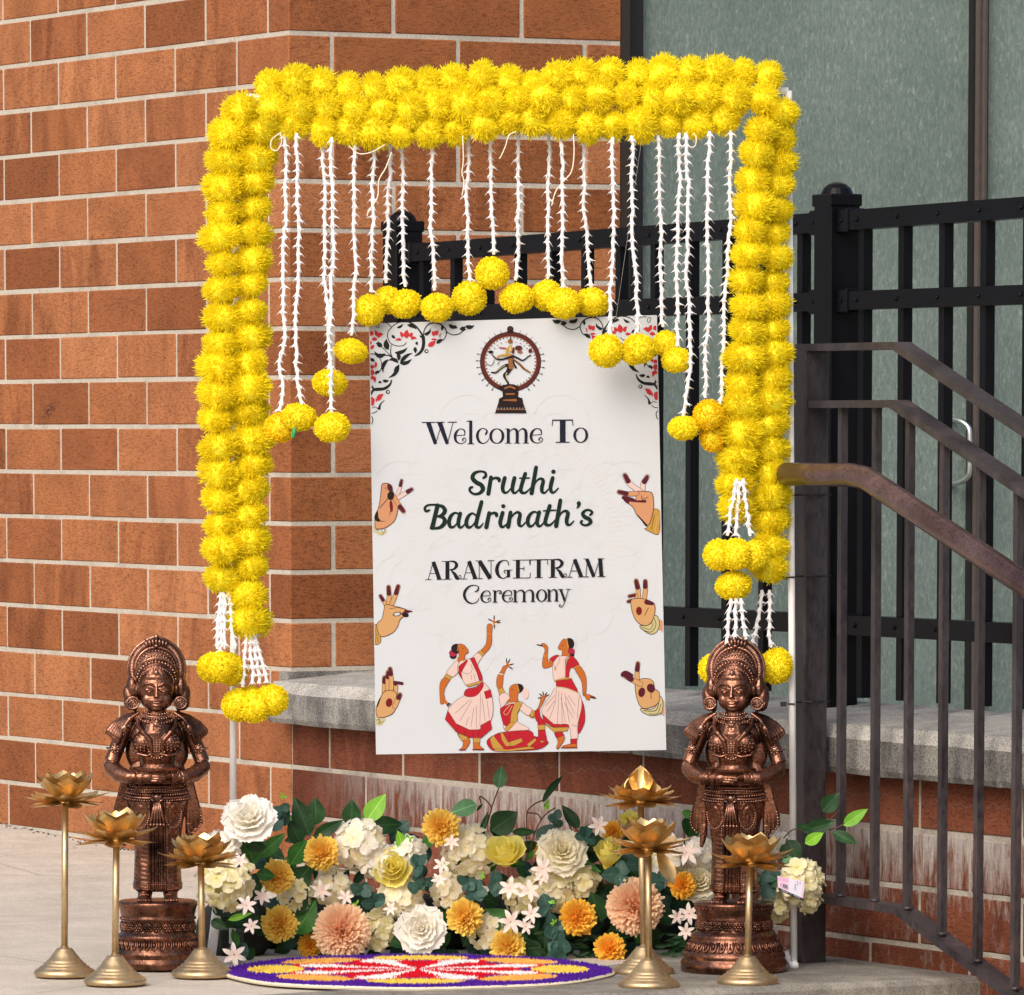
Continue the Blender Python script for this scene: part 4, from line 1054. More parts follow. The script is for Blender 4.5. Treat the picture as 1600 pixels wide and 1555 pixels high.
# --- corner scrollwork, traced once and mirrored
def corner(mir):
    Zc = zoom(570, 490, 8.186)
    def mp(x, y):
        X, Y_ = Zc(x, y)
        if mir: X = 1603.5 - X + (Y_-500)*.027; Y_ = Y_ - 8.5
        return X, Y_
    p = Print('corner_print', .0006, mp, True, .4e-5, 1.4)
    L = 'leaf'; R = 'red'
    def leaf(x0, y0, x1, y1, w, c=L, bend=.0):
        dx, dy = x1-x0, y1-y0; nx, ny = -dy, dx; ln = math.hypot(dx, dy)
        pts = [(x0, y0), (x0+dx*.3+nx*bend, y0+dy*.3+ny*bend), (x0+dx*.65+nx*bend*1.1, y0+dy*.65+ny*bend*1.1), (x1, y1)]
        p.rib(pts, [w*.25, w, w*.8, 1], c, 5, False)
    for q, w in (([(340, 180), (300, 230), (292, 300), (330, 380), (420, 415), (500, 405), (530, 370)], 7), ([(345, 170), (430, 115), (540, 105), (640, 150), (700, 220), (745, 290)], [7, 9, 10, 12, 14, 20]), ([(745, 290), (752, 380), (735, 460), (690, 515), (635, 545)], [30, 30, 28, 22, 8]),
                 ([(750, 290), (765, 200), (830, 130), (930, 125), (1010, 170), (1045, 240), (1020, 320), (985, 345)], [9, 9, 10, 12, 11, 9, 8, 8]), ([(1045, 235), (1120, 272), (1200, 262), (1240, 235), (1290, 200)], 9),
                 ([(190, 112), (270, 118), (330, 165), (345, 185)], 7), ([(150, 170), (135, 130), (165, 122), (185, 160), (165, 185), (148, 165)], 5),
                 ([(430, 640), (360, 570), (330, 500), (340, 400)], [4, 8, 9, 5]), ([(425, 635), (320, 545), (250, 535), (195, 565)], [4, 8, 10, 7]), ([(420, 630), (300, 510), (220, 430)], 7),
                 ([(45, 520), (120, 520), (190, 570), (215, 650), (200, 730), (150, 750)], 7), ([(345, 845), (320, 910), (250, 960), (160, 970), (110, 980), (80, 1045)], [8, 20, 26, 30, 22, 8]), ([(110, 970), (95, 915)], [22, 4]), ([(50, 940), (110, 960)], 8), ([(50, 1030), (80, 985)], 8),
                 ([(250, 1110), (200, 1160), (180, 1230)], [5, 12, 30]), ([(90, 1210), (130, 1195), (165, 1215)], 6), ([(60, 1275), (120, 1270), (160, 1245)], 7), ([(55, 1290), (100, 1340), (95, 1400), (60, 1440)], 8)):
        p.rib(q, w, L, 5, False)
    for x, y in ((788, 482), (295, 1003)): p.disc(x, y, 28, 26, L, 14); p.n += 1; p.disc(x+3, y, 15, 13, 'white', 12)
    for a_ in ((450, 635, 600, 580, 34, L, .12), (455, 640, 612, 505, 34, L, -.1), (435, 655, 300, 825, 34, L, -.12), (440, 660, 385, 805, 34, L, .1), (430, 600, 395, 490, 34, L, .15), (425, 630, 300, 600, 34, L, .18), (300, 590, 235, 760, 34, L, .15), (385, 500, 545, 435, 34, L, .12), (300, 460, 280, 325, 50, L, -.1), (215, 430, 140, 380, 40, L, .1), (200, 430, 175, 355, 34, L, -.1), (260, 515, 120, 480, 40, L, -.25), (125, 610, 60, 570, 28, L, .0),
                (350, 275, 395, 315, 26, L, .1), (410, 180, 490, 130, 22, L, .12), (545, 150, 665, 205, 34, L, -.12), (760, 260, 840, 190, 26, L, .2), (765, 270, 825, 250, 18, L, .1), (700, 280, 750, 320, 16, L, 0), (640, 430, 650, 510, 32, L, 0), (670, 360, 680, 400, 26, L, .2), (985, 215, 980, 150, 24, L, .1), (920, 385, 1010, 335, 34, L, -.1), (230, 855, 310, 855, 28, L, .1), (175, 890, 215, 895, 22, L, -.3), (1075, 140, 1190, 175, 34, L, .12), (1150, 150, 1180, 190, 24, L, .1),
                (1215, 195, 1290, 165, 34, L, .1), (1290, 160, 1400, 150, 38, L, .15), (1230, 215, 1300, 210, 22, L, -.1), (140, 745, 195, 735, 26, L, .1), (145, 740, 150, 785, 18, L, .1)): leaf(*a_)
    for a_ in ((150, 290, 125, 215, 34, R, .1), (170, 310, 240, 270, 40, R, -.25), (110, 270, 30, 255, 44, R, .1), (110, 400, 60, 455, 30, R, -.1), (90, 370, 30, 375, 34, R, 0), (125, 350, 120, 300, 50, R, 0),
                (535, 315, 545, 205, 50, R, -.05), (475, 305, 445, 235, 30, R, .15), (590, 305, 615, 245, 34, R, -.15), (470, 335, 390, 345, 24, R, .1), (590, 330, 665, 325, 26, R, -.2), (880, 290, 855, 225, 30, R, .1), (915, 280, 940, 215, 34, R, -.1), (890, 270, 905, 225, 50, R, 0), (965, 310, 985, 250, 12, R, -.2), (810, 415, 905, 345, 44, R, .05), (850, 325, 930, 335, 18, R, 0),
                (130, 690, 135, 610, 26, R, .1), (120, 690, 60, 690, 38, R, .1), (125, 755, 50, 755, 52, R, 0), (125, 810, 65, 835, 34, R, 0), (135, 810, 140, 880, 26, R, .15), (125, 1100, 60, 1120, 60, R, 0), (120, 1150, 60, 1150, 40, R, 0), (165, 1115, 240, 1030, 44, R, -.1), (150, 1130, 140, 1075, 12, R, 0)): leaf(*a_)
    p.done()
corner(False); corner(True)

# --- round emblem with a dancing bronze figure on a pedestal
Ze = zoom(735, 500, 10.37)
p = Print('emblem_print', .0006, Ze)
cx, cy = 650, 680
pts = [(cx+455*math.cos(a), cy+450*math.sin(a)) for a in [2*PI*k/48+PI/2 for k in range(49)]]
p.rib(pts, 74, 'ring', 0, False)
p.rib([(cx+490*math.cos(a), cy+484*math.sin(a)) for a in [2*PI*k/48 for k in range(49)]], 10, 'dark', 0, False)
p.rib([(cx+420*math.cos(a), cy+414*math.sin(a)) for a in [2*PI*k/48 for k in range(49)]], 9, 'bronze', 0, False)
for k in range(44):
    a = PI/2 + 2*PI*k/44
    x, y = cx+400*math.cos(a), cy+394*math.sin(a); p.disc(x, y, 12, 12, 'ring', 6)
for k in range(26):
    a = -PI/2 + (k-12.5)*.205
    if abs(k-12.5) < .6: continue
    x, y = cx+495*math.cos(a), cy+490*math.sin(a); x2, y2 = cx+545*math.cos(a), cy+540*math.sin(a)
    low = math.sin(a) > -.3
    p.rib([(x, y), (x2, y2)], [10, 5], 'dark' if low else 'bronze', 0)
    if low: p.disc(x2, y2, 15, 11, 'dark', 7, a)
p.disc(645, 145, 52, 48, 'dark', 14); p.disc(645, 140, 26, 24, 'ring', 10); p.rib([(600, 190), (690, 190)], 24, 'dark')
p.poly([(520, 1160), (780, 1160), (770, 1245), (840, 1270), (855, 1350), (905, 1490), (910, 1512), (395, 1512), (405, 1490), (450, 1350), (465, 1275), (525, 1245)], 'dark')
p.rib([(580, 1200), (710, 1200)], 26, 'bronze'); p.rib([(535, 1300), (735, 1300)], [16, 40, 16], 'bronze'); p.rib([(430, 1452), (880, 1452)], 13, 'bronze', 0)
for k in range(9): p.disc(450+k*50, 1430, 8, 8, 'white', 6)
p.poly([(450, 1090), (560, 1050), (640, 1040), (720, 1050), (780, 1100), (700, 1160), (520, 1160)], 'dark', 3); p.rib([(560, 1110), (640, 1080), (720, 1110)], 30, 'bronze')
# figure
p.rib([(650, 760), (600, 850), (550, 900), (590, 980), (625, 1060)], [90, 66, 50, 40, 26], 'dark'); p.rib([(590, 860), (575, 900), (605, 990)], [16, 14, 10], 'cream')
p.rib([(640, 740), (560, 740), (470, 800), (410, 850), (340, 850)], [70, 44, 36, 30, 22], 'dark'); p.rib([(560, 735), (460, 800), (400, 845)], 9, 'cream')
p.rib([(650, 600), (645, 680), (660, 760)], [90, 64, 84], 'bronze'); p.rib([(690, 620), (700, 700), (735, 770)], [16, 26, 36], 'dark')
p.rib([(700, 590), (590, 620), (500, 640), (420, 630), (350, 560)], [40, 34, 30, 26, 14], 'dark'); p.rib([(640, 560), (540, 570), (450, 590), (430, 620)], [40, 36, 28, 18], 'gold')
p.rib([(690, 585), (770, 620), (850, 655), (940, 590), (975, 575)], [34, 30, 24, 18, 22], 'dark'); p.rib([(700, 640), (790, 710), (870, 790), (965, 850)], [26, 34, 34, 26], 'bronze'); p.rib([(705, 650), (790, 725), (870, 800)], 10, 'dark')
p.rib([(590, 460), (590, 540)], [30, 40], 'gold'); p.rib([(700, 460), (690, 530)], [30, 40], 'ring'); p.disc(645, 465, 38, 58, 'gold', 14); p.disc(645, 465, 16, 44, 'cream', 10); p.disc(645, 345, 42, 40, 'bronze', 12); p.rib([(655, 270), (650, 310)], [8, 20], 'dark')
p.disc(780, 455, 62, 40, 'ring', 14); p.disc(800, 520, 44, 24, 'bronze', 12); p.rib([(470, 450), (560, 460)], [18, 26], 'rose'); p.disc(330, 520, 40, 26, 'dark', 10); p.disc(970, 500, 30, 36, 'ring', 10)
for k in range(10):
    a = -.2-k*.27; x, y = 650+300*math.cos(a), 560+210*math.sin(a); p.disc(x, y, 12, 8, 'dark' if k % 2 else 'bronze', 6)
p.rib([(250, 700), (330, 740), (370, 700), (385, 640)], 9, 'dark'); p.rib([(440, 720), (470, 680)], 12, 'dark')
p.done()

# --- six hands
def hand(mp, items, clip=True):
    p = Print('hand_print', .0006, mp, clip)
    for it in items:
        k = it[0]
        if k == 'poly': p.poly(it[1], it[2], 4, 'brown', it[3])
        elif k == 'fin':      # finger: path, width, tip share
            pts, w, c, ol = it[1:5]
            p.rib(pts, w+ol*1.6, 'brown'); p.rib(pts, w, c)
            a, b_ = pts[-2], pts[-1]; f = it[5] if len(it) > 5 else .5
            m_ = (b_[0]+(a[0]-b_[0])*f, b_[1]+(a[1]-b_[1])*f); p.rib([m_, b_], [w*1.08, w*.8], 'henna')
        elif k == 'rib': p.rib(it[1], it[2], it[3])
        elif k == 'disc': p.disc(*it[1:])
    p.done()
Za = zoom(570, 740, 12.96)
hand(Za, [('rib', [(150, 900), (165, 1050), (215, 1150)], 34, 'cream'), ('rib', [(230, 1160), (300, 1215), (400, 1190), (430, 1110)], [50, 70, 60, 20], 'cream'), ('rib', [(150, 1130), (200, 1190)], 8, 'dark'), ('rib', [(240, 1130), (280, 1170)], 8, 'dark'), ('rib', [(330, 1120), (350, 1190)], 8, 'dark'), ('rib', [(390, 1110), (400, 1170), (350, 1235)], 8, 'dark'),
          ('fin', [(640, 460), (700, 330), (745, 140)], 62, 'pale', 9, .55), ('fin', [(660, 500), (800, 410), (950, 320)], 78, 'pale', 9, .55), ('poly', [(345, 230), (400, 200), (470, 200), (520, 240), (560, 330), (600, 440), (670, 640), (665, 760), (610, 940), (500, 1050), (380, 1110), (230, 1120), (205, 1010), (215, 860), (290, 650), (320, 430)], 'skin', 14),
          ('rib', [(250, 780), (235, 900), (280, 950)], [40, 90, 60], 'dark'), ('rib', [(290, 960), (420, 975)], [20, 4], 'dark'), ('rib', [(300, 700), (440, 540), (470, 500)], 14, 'dark'), ('fin', [(600, 480), (690, 640), (780, 760)], 86, 'skin', 9, .75), ('disc', 510, 290, 52, 88, 'henna', 16, -.35), ('disc', 525, 450, 70, 90, 'dark', 16, .1), ('disc', 535, 660, 34, 120, 'redb', 16, -.1), ('rib', [(520, 760), (500, 850)], [20, 4], 'brown'), ('rib', [(400, 300), (430, 290), (450, 340)], 8, 'dark')])
Zb = zoom(560, 720, 6.154)
Zb2 = lambda x, y: (560+x/6.154, 720+y/6.154)
hand(Zb2, [('poly', [(130, 1595), (178, 1580), (215, 1700), (205, 1755), (150, 1765), (120, 1700)], 'gold', 5), ('rib', [(155, 1600), (190, 1740)], 5, 'brown'), ('rib', [(135, 1640), (165, 1750)], 4, 'brown'),
           ('fin', [(270, 1400), (240, 1345), (212, 1300)], 30, 'tan', 5, .9), ('fin', [(285, 1400), (295, 1310), (290, 1215)], 38, 'tan', 5, .7), ('fin', [(310, 1400), (350, 1310), (382, 1208)], 38, 'tan', 5, .65),
           ('poly', [(262, 1385), (360, 1400), (430, 1420), (470, 1440), (455, 1480), (400, 1530), (375, 1600), (320, 1660), (215, 1690), (175, 1580), (225, 1520), (245, 1440)], 'tan', 6), ('disc', 372, 1475, 42, 22, 'brown', 14, -.2), ('disc', 372, 1475, 30, 14, 'white', 14, -.2), ('rib', [(300, 1425), (380, 1412), (450, 1430)], 5, 'brown'), ('disc', 450, 1480, 36, 24, 'dark', 12, .3), ('rib', [(455, 1450), (515, 1448)], [34, 10], 'henna')])
Zd = zoom(560, 940, 5.98)
hand(Zd, [('rib', [(150, 1080), (190, 1130), (240, 1100)], [40, 60, 30], 'cream'), ('rib', [(150, 1110), (200, 1100)], 5, 'brown'), ('rib', [(180, 1140), (235, 1120)], 5, 'brown'),
          ('fin', [(240, 860), (243, 780), (243, 712)], 38, 'tan', 5, .6), ('fin', [(270, 840), (272, 740), (276, 662)], 36, 'tan', 5, .6), ('fin', [(305, 850), (308, 740), (296, 630)], 38, 'tan', 5, .45), ('fin', [(345, 900), (350, 800), (345, 770)], 34, 'tan', 5, .01), ('rib', [(338, 755), (408, 766)], [30, 30], 'henna'),
          ('poly', [(235, 850), (270, 830), (340, 840), (362, 900), (365, 940), (340, 1020), (290, 1065), (190, 1085), (165, 1030), (180, 950), (215, 880)], 'tan', 6), ('fin', [(340, 980), (365, 920), (388, 872)], 40, 'tan', 5, .6), ('disc', 287, 945, 31, 42, 'redb', 16, .2), ('rib', [(175, 980), (215, 880)], [14, 6], 'dark')])
Zf = zoom(800, 720, 6.154)
hand(Zf, [('rib', [(1415, 560), (1440, 670)], 34, 'skin'), ('poly', [(1360, 470), (1430, 500), (1418, 640), (1398, 712), (1275, 655), (1300, 640)], 'gold', 5), ('rib', [(1370, 520), (1340, 660)], 5, 'brown'), ('rib', [(1400, 530), (1375, 690)], 4, 'cream'),
          ('fin', [(1255, 290), (1262, 220), (1300, 155)], 44, 'pale', 5, .75), ('fin', [(1240, 300), (1130, 220), (1085, 140)], 46, 'pale', 5, .7), ('poly', [(1140, 385), (1190, 370), (1195, 300), (1280, 295), (1345, 310), (1362, 400), (1358, 480), (1325, 600), (1285, 610), (1200, 520), (1165, 450), (1120, 410)], 'skin', 7),
          ('fin', [(1200, 315), (1110, 318), (1030, 300)], 40, 'skin', 5, .9), ('rib', [(1070, 355), (1150, 375), (1200, 390), (1280, 390)], [34, 40, 20, 26], 'henna'), ('rib', [(1085, 375), (1115, 400)], 28, 'henna'), ('rib', [(1245, 335), (1250, 370)], 6, 'brown'), ('rib', [(1250, 375), (1310, 350)], 5, 'brown'), ('rib', [(1205, 520), (1290, 620)], [6, 22], 'dark')])
Zg = zoom(800, 940, 5.98)
hand(Zg, [('rib', [(1370, 210), (1425, 240)], 90, 'skin'), ('poly', [(1310, 140), (1355, 135), (1378, 200), (1355, 280), (1290, 305), (1205, 250), (1200, 225), (1260, 225), (1310, 190)], 'cream', 6), ('rib', [(1330, 160), (1345, 220), (1300, 285), (1230, 270)], 6, 'dark'), ('rib', [(1320, 200), (1290, 260), (1215, 240)], 5, 'brown'),
          ('fin', [(1180, -10), (1178, -110), (1160, -192)], 40, 'tan', 5, .75), ('fin', [(1235, -10), (1245, -100), (1245, -190)], 38, 'tan', 5, .6), ('fin', [(1150, 0), (1160, -60), (1095, -50)], 26, 'tan', 5, .8), ('fin', [(1150, 20), (1130, -10), (1085, 0)], 26, 'tan', 5, .9),
          ('poly', [(1110, -5), (1160, -30), (1250, -20), (1290, 10), (1330, 20), (1335, 100), (1305, 190), (1250, 225), (1180, 200), (1130, 120)], 'tan', 6), ('disc', 1187, 88, 28, 40, 'redb', 14, 0), ('rib', [(1260, 5), (1310, 20)], [50, 34], 'henna'), ('rib', [(1275, 60), (1240, 130)], 6, 'brown')])
hand(Zg, [('rib', [(1380, 960), (1435, 1000)], 110, 'skin'), ('poly', [(1370, 895), (1400, 900), (1410, 980), (1385, 1050), (1290, 1065), (1215, 1030), (1205, 1000), (1290, 1010), (1350, 970)], 'cream', 6), ('rib', [(1370, 950), (1340, 1020), (1230, 1020)], 7, 'dark'), ('rib', [(1390, 960), (1360, 1045), (1280, 1050)], 6, 'dark'), ('rib', [(1380, 1040), (1432, 1070)], 6, 'dark'),
          ('fin', [(1170, 740), (1168, 660), (1176, 580)], 38, 'tan', 5, .75), ('poly', [(1150, 780), (1170, 740), (1225, 720), (1290, 725), (1325, 760), (1330, 810), (1375, 850), (1375, 930), (1330, 975), (1250, 1000), (1200, 980), (1165, 900)], 'tan', 6), ('fin', [(1200, 770), (1120, 730), (1040, 680)], 44, 'tan', 5, .95), ('rib', [(1030, 690), (1060, 665), (1120, 690)], [30, 40, 30], 'henna'),
          ('disc', 1212, 848, 32, 46, 'henna', 14, .2), ('disc', 1298, 810, 38, 44, 'henna', 14, -.4), ('rib', [(1300, 850), (1298, 910)], 6, 'brown')])

# --- three dancers
Zq = zoom(680, 960, 6.154)
def dancer(items):
    p = Print('dancer_print', .0006, Zq)
    for it in items:
        if it[0] == 'p': p.poly(it[1], it[2], it[3] if len(it) > 3 else 3, 'brown', 3.5)
        elif it[0] == 'r': p.rib(it[1], it[2], it[3])
        elif it[0] == 'd': p.disc(*it[1:])
        elif it[0] == 'L':
            for q in it[1]: p.rib(q, 3, 'dark', 4, False)
        elif it[0] == 'h':    # open hand of thin fingers
            x, y, angs, L = it[1:5]
            for a in angs: p.rib([(x, y), (x+L*math.cos(a)*.6, y+L*math.sin(a)*.6)], 13, 'brownskin'); p.rib([(x+L*math.cos(a)*.55, y+L*math.sin(a)*.55), (x+L*math.cos(a), y+L*math.sin(a))], [12, 7], 'dark')
    p.done()
R_ = math.radians
dancer([('h', 565, 75, [R_(-88), R_(-150), R_(-15), R_(5), R_(85)], 62), ('p', [(500, 100), (548, 100), (545, 190), (538, 300), (470, 385), (420, 370), (485, 290), (497, 190)], 'brownskin'), ('r', [(498, 190), (545, 190)], 5, 'gold'),
        ('p', [(405, 365), (440, 342), (478, 385), (445, 412)], 'gold', 0), ('p', [(355, 420), (405, 372), (450, 408), (415, 465), (400, 500), (360, 470)], 'pale'),
        ('p', [(85, 610), (150, 610), (100, 700), (85, 760), (95, 820), (75, 860), (50, 850), (42, 720), (50, 650)], 'brownskin'), ('p', [(85, 600), (110, 566), (165, 600), (140, 632)], 'gold', 0), ('p', [(215, 440), (240, 520), (190, 590), (165, 600), (108, 564), (150, 500)], 'pale'),
        ('h', 100, 845, [R_(20), R_(40), R_(60)], 55), ('r', [(55, 848), (100, 838)], 26, 'brownskin'),
        ('d', 172, 400, 34, 30, 'dark', 12), ('d', 172, 372, 40, 34, 'rose', 14), ('d', 205, 330, 52, 48, 'dark', 18), ('p', [(225, 290), (270, 290), (300, 320), (318, 345), (315, 375), (290, 385), (285, 430), (300, 450), (240, 470), (215, 440), (225, 380)], 'brownskin'), ('r', [(222, 290), (215, 350)], 6, 'gold'), ('r', [(220, 380), (222, 410)], 8, 'white'), ('d', 268, 326, 8, 4, 'dark', 8), ('r', [(300, 372), (312, 374)], 4, 'crimson'),
        ('p', [(240, 450), (290, 440), (340, 430), (400, 500), (430, 590), (455, 640), (390, 670), (305, 690), (270, 640), (220, 560), (215, 500)], 'pale'), ('p', [(225, 500), (300, 440), (315, 445), (250, 560), (265, 630), (225, 570)], 'crimson', 0), ('p', [(335, 425), (375, 412), (450, 590), (455, 635), (425, 640), (400, 560)], 'crimson', 0), ('L', [[(240, 530), (280, 565), (330, 570), (355, 530), (345, 480)], [(370, 570), (385, 640)], [(345, 580), (350, 630)]]), ('p', [(300, 680), (450, 636), (460, 655), (320, 700)], 'gold', 0),
        ('p', [(275, 785), (330, 720), (400, 690), (455, 650), (520, 720), (555, 860), (540, 1010), (440, 1100), (330, 1110), (200, 1050), (120, 930), (200, 830)], 'pale'), ('p', [(280, 780), (300, 720), (395, 700), (455, 650), (460, 700), (410, 770), (350, 795)], 'crimson'), ('p', [(470, 745), (530, 722), (548, 795), (488, 815)], 'crimson', 0),
        ('p', [(120, 925), (200, 1050), (330, 1110), (435, 1108), (435, 1070), (530, 1015), (545, 1100), (440, 1190), (330, 1185), (200, 1130), (95, 1010)], 'crimson', 0),
        ('L', [[(335, 820), (190, 955)], [(350, 830), (235, 1030)], [(370, 905), (345, 1080)], [(395, 880), (395, 1100)], [(435, 760), (430, 1070)], [(500, 830), (520, 1000)], [(325, 985), (295, 1070)], [(450, 800), (480, 1020)], [(370, 1120), (355, 1180)], [(300, 1105), (280, 1160)], [(420, 1115), (415, 1185)], [(230, 1070), (200, 1120)]]),
        ('p', [(215, 1140), (320, 1185), (330, 1240), (285, 1300), (230, 1305), (262, 1275), (268, 1220), (240, 1195)], 'brownskin'), ('p', [(215, 1140), (315, 1180), (300, 1210), (250, 1215)], 'gold', 0), ('p', [(365, 1185), (430, 1190), (425, 1260), (468, 1295), (460, 1305), (365, 1300)], 'brownskin', 0), ('p', [(368, 1185), (430, 1190), (428, 1235), (366, 1235)], 'gold', 0), ('r', [(230, 1302), (290, 1302)], 9, 'redb'), ('r', [(362, 1300), (465, 1300)], 11, 'redb')])
dancer([('h', 690, 490, [R_(-95), R_(-65), R_(-12), R_(35)], 66), ('p', [(655, 500), (700, 490), (680, 530), (655, 600), (645, 700), (600, 710), (588, 660), (600, 590), (635, 540)], 'brownskin'), ('r', [(612, 570), (655, 580)], 9, 'white'), ('p', [(600, 715), (652, 705), (672, 750), (618, 785)], 'gold', 0), ('p', [(615, 785), (672, 752), (720, 800), (680, 850), (640, 920), (622, 850)], 'pale'),
        ('h', 1045, 800, [R_(-140), R_(-100), R_(-60), R_(-30), R_(175)], 56), ('p', [(1020, 800), (1060, 800), (1010, 900), (960, 990), (910, 985), (900, 930), (960, 935), (1000, 870)], 'brownskin'), ('p', [(890, 960), (925, 915), (960, 930), (940, 990)], 'gold', 0), ('p', [(840, 850), (880, 880), (930, 915), (895, 975), (830, 930), (800, 900)], 'pale'),
        ('d', 865, 760, 36, 56, 'pale', 14), ('d', 800, 710, 50, 44, 'dark', 16), ('p', [(718, 700), (760, 672), (790, 680), (805, 740), (790, 790), (800, 850), (760, 880), (720, 890), (690, 860), (720, 800), (712, 760)], 'brownskin'), ('r', [(790, 676), (806, 740)], 8, 'gold'), ('d', 740, 722, 8, 4, 'dark', 8),
        ('p', [(690, 860), (800, 840), (840, 850), (790, 960), (790, 1030), (860, 1070), (900, 1110), (720, 1130), (660, 1100), (650, 1010), (625, 930)], 'pale'), ('p', [(625, 925), (650, 890), (760, 860), (730, 960), (715, 1060), (660, 1062)], 'crimson'), ('p', [(760, 860), (790, 838), (840, 852), (790, 950), (790, 1020), (720, 1050), (730, 950)], 'gold', 0), ('r', [(700, 840), (720, 870), (660, 940), (690, 965), (740, 880)], 5, 'cream'), ('p', [(715, 1045), (790, 1030), (740, 1080), (690, 1130), (668, 1100)], 'gold', 0),
        ('p', [(500, 1210), (560, 1165), (640, 1135), (860, 1115), (930, 1130), (950, 1170), (990, 1180), (1080, 1220), (1075, 1250), (980, 1300), (700, 1315), (560, 1310), (505, 1260)], 'crimson'), ('p', [(525, 1200), (560, 1165), (600, 1220), (660, 1290), (640, 1312), (560, 1300), (540, 1250)], 'gold', 0), ('p', [(625, 1140), (650, 1140), (700, 1230), (830, 1190), (840, 1225), (760, 1265), (680, 1270), (640, 1210)], 'gold', 0), ('p', [(560, 1290), (700, 1300), (900, 1270), (970, 1290), (700, 1318), (580, 1315)], 'gold', 0), ('p', [(880, 1250), (960, 1190), (975, 1215), (905, 1275)], 'gold', 0),
        ('p', [(960, 925), (1000, 910), (1010, 980), (1055, 1040), (1050, 1140), (990, 1110), (985, 1040), (965, 1010)], 'crimson', 0), ('p', [(985, 1065), (1055, 1060), (1055, 1110), (990, 1112)], 'gold', 0), ('p', [(990, 1115), (1055, 1115), (1078, 1225), (960, 1280), (930, 1260), (990, 1190)], 'crimson', 0), ('p', [(1010, 1210), (1060, 1225), (1015, 1235)], 'gold', 0), ('L', [[(720, 1140), (720, 1290)], [(800, 1120), (780, 1160)]])])
dancer([('r', [(980, 292), (1040, 305)], [10, 16], 'dark'), ('p', [(1020, 290), (1050, 280), (1085, 320), (1080, 400), (1095, 460), (1150, 440), (1135, 490), (1060, 520), (1030, 500), (1035, 420), (1055, 340)], 'brownskin'), ('r', [(1045, 400), (1085, 405)], 8, 'gold'), ('p', [(1095, 440), (1140, 400), (1190, 395), (1180, 470), (1135, 480)], 'crimson'), ('r', [(1105, 445), (1140, 485)], 8, 'gold'),
        ('d', 1335, 290, 22, 50, 'white', 12), ('d', 1290, 285, 48, 58, 'dark', 18), ('d', 1310, 360, 34, 36, 'rose', 14), ('d', 1318, 392, 22, 16, 'dark', 12), ('p', [(1245, 235), (1205, 270), (1182, 320), (1190, 340), (1220, 350), (1215, 400), (1205, 415), (1300, 410), (1280, 360), (1285, 300)], 'brownskin'), ('r', [(1262, 236), (1280, 320)], 11, 'gold'), ('d', 1222, 300, 8, 4, 'dark', 8),
        ('p', [(1330, 500), (1385, 490), (1440, 570), (1455, 660), (1448, 770), (1420, 775), (1410, 660), (1370, 580)], 'brownskin'), ('p', [(1280, 420), (1330, 410), (1385, 490), (1300, 520), (1280, 620), (1240, 620)], 'crimson'), ('r', [(1325, 518), (1385, 492)], 9, 'gold'), ('p', [(1425, 765), (1480, 770), (1540, 795), (1535, 812), (1490, 800), (1480, 830), (1455, 820)], 'brownskin', 0), ('r', [(1500, 795), (1545, 806)], [14, 8], 'dark'),
        ('p', [(1160, 430), (1200, 400), (1295, 410), (1250, 440), (1245, 620), (1150, 640), (1130, 560), (1130, 480)], 'pale'), ('r', [(1290, 415), (1255, 470), (1250, 620)], 8, 'gold'), ('L', [[(1200, 415), (1190, 460), (1155, 510), (1130, 460)]]), ('d', 1155, 525, 11, 16, 'gold', 8), ('r', [(1150, 640), (1230, 620), (1310, 618)], 16, 'gold'),
        ('p', [(1370, 780), (1420, 850), (1440, 960), (1430, 1060), (1375, 1150), (1380, 1000)], 'crimson'), ('p', [(1165, 700), (1300, 700), (1385, 760), (1410, 880), (1370, 1060), (1370, 1195), (1310, 1200), (1280, 1060), (1140, 1060), (1030, 960), (1040, 880), (1110, 780)], 'pale'),
        ('p', [(1160, 640), (1310, 620), (1365, 720), (1370, 760), (1240, 700), (1165, 700)], 'crimson', 0), ('r', [(1168, 700), (1270, 715), (1385, 765)], 10, 'cream'), ('p', [(1030, 960), (1140, 1055), (1280, 1060), (1285, 1085), (1140, 1085), (1040, 1030)], 'crimson', 0), ('p', [(1050, 1050), (1140, 1088), (1285, 1085), (1270, 1120), (1150, 1140)], 'gold', 0),
        ('L', [[(1165, 720), (1150, 860), (1100, 1000)], [(1150, 780), (1060, 880)], [(1150, 830), (1070, 940)], [(1190, 740), (1175, 1060)], [(1215, 750), (1220, 1050)], [(1245, 760), (1290, 1040)], [(1260, 790), (1340, 960)], [(1280, 780), (1350, 880)], [(1210, 800), (1250, 1040)], [(1310, 1060), (1365, 1080)], [(1385, 780), (1365, 1000)], [(1240, 850), (1330, 1000)]]),
        ('p', [(1145, 1140), (1215, 1130), (1245, 1190), (1215, 1250), (1180, 1295), (1165, 1280), (1180, 1220)], 'brownskin'), ('p', [(1145, 1140), (1215, 1130), (1235, 1165), (1170, 1190)], 'crimson', 0), ('p', [(1300, 1200), (1362, 1195), (1362, 1280), (1215, 1285), (1225, 1265), (1300, 1245)], 'brownskin', 0), ('p', [(1300, 1200), (1362, 1197), (1362, 1245), (1300, 1245)], 'crimson', 0), ('r', [(1212, 1284), (1362, 1282)], 10, 'redb'), ('r', [(1168, 1290), (1182, 1292)], 8, 'redb')])
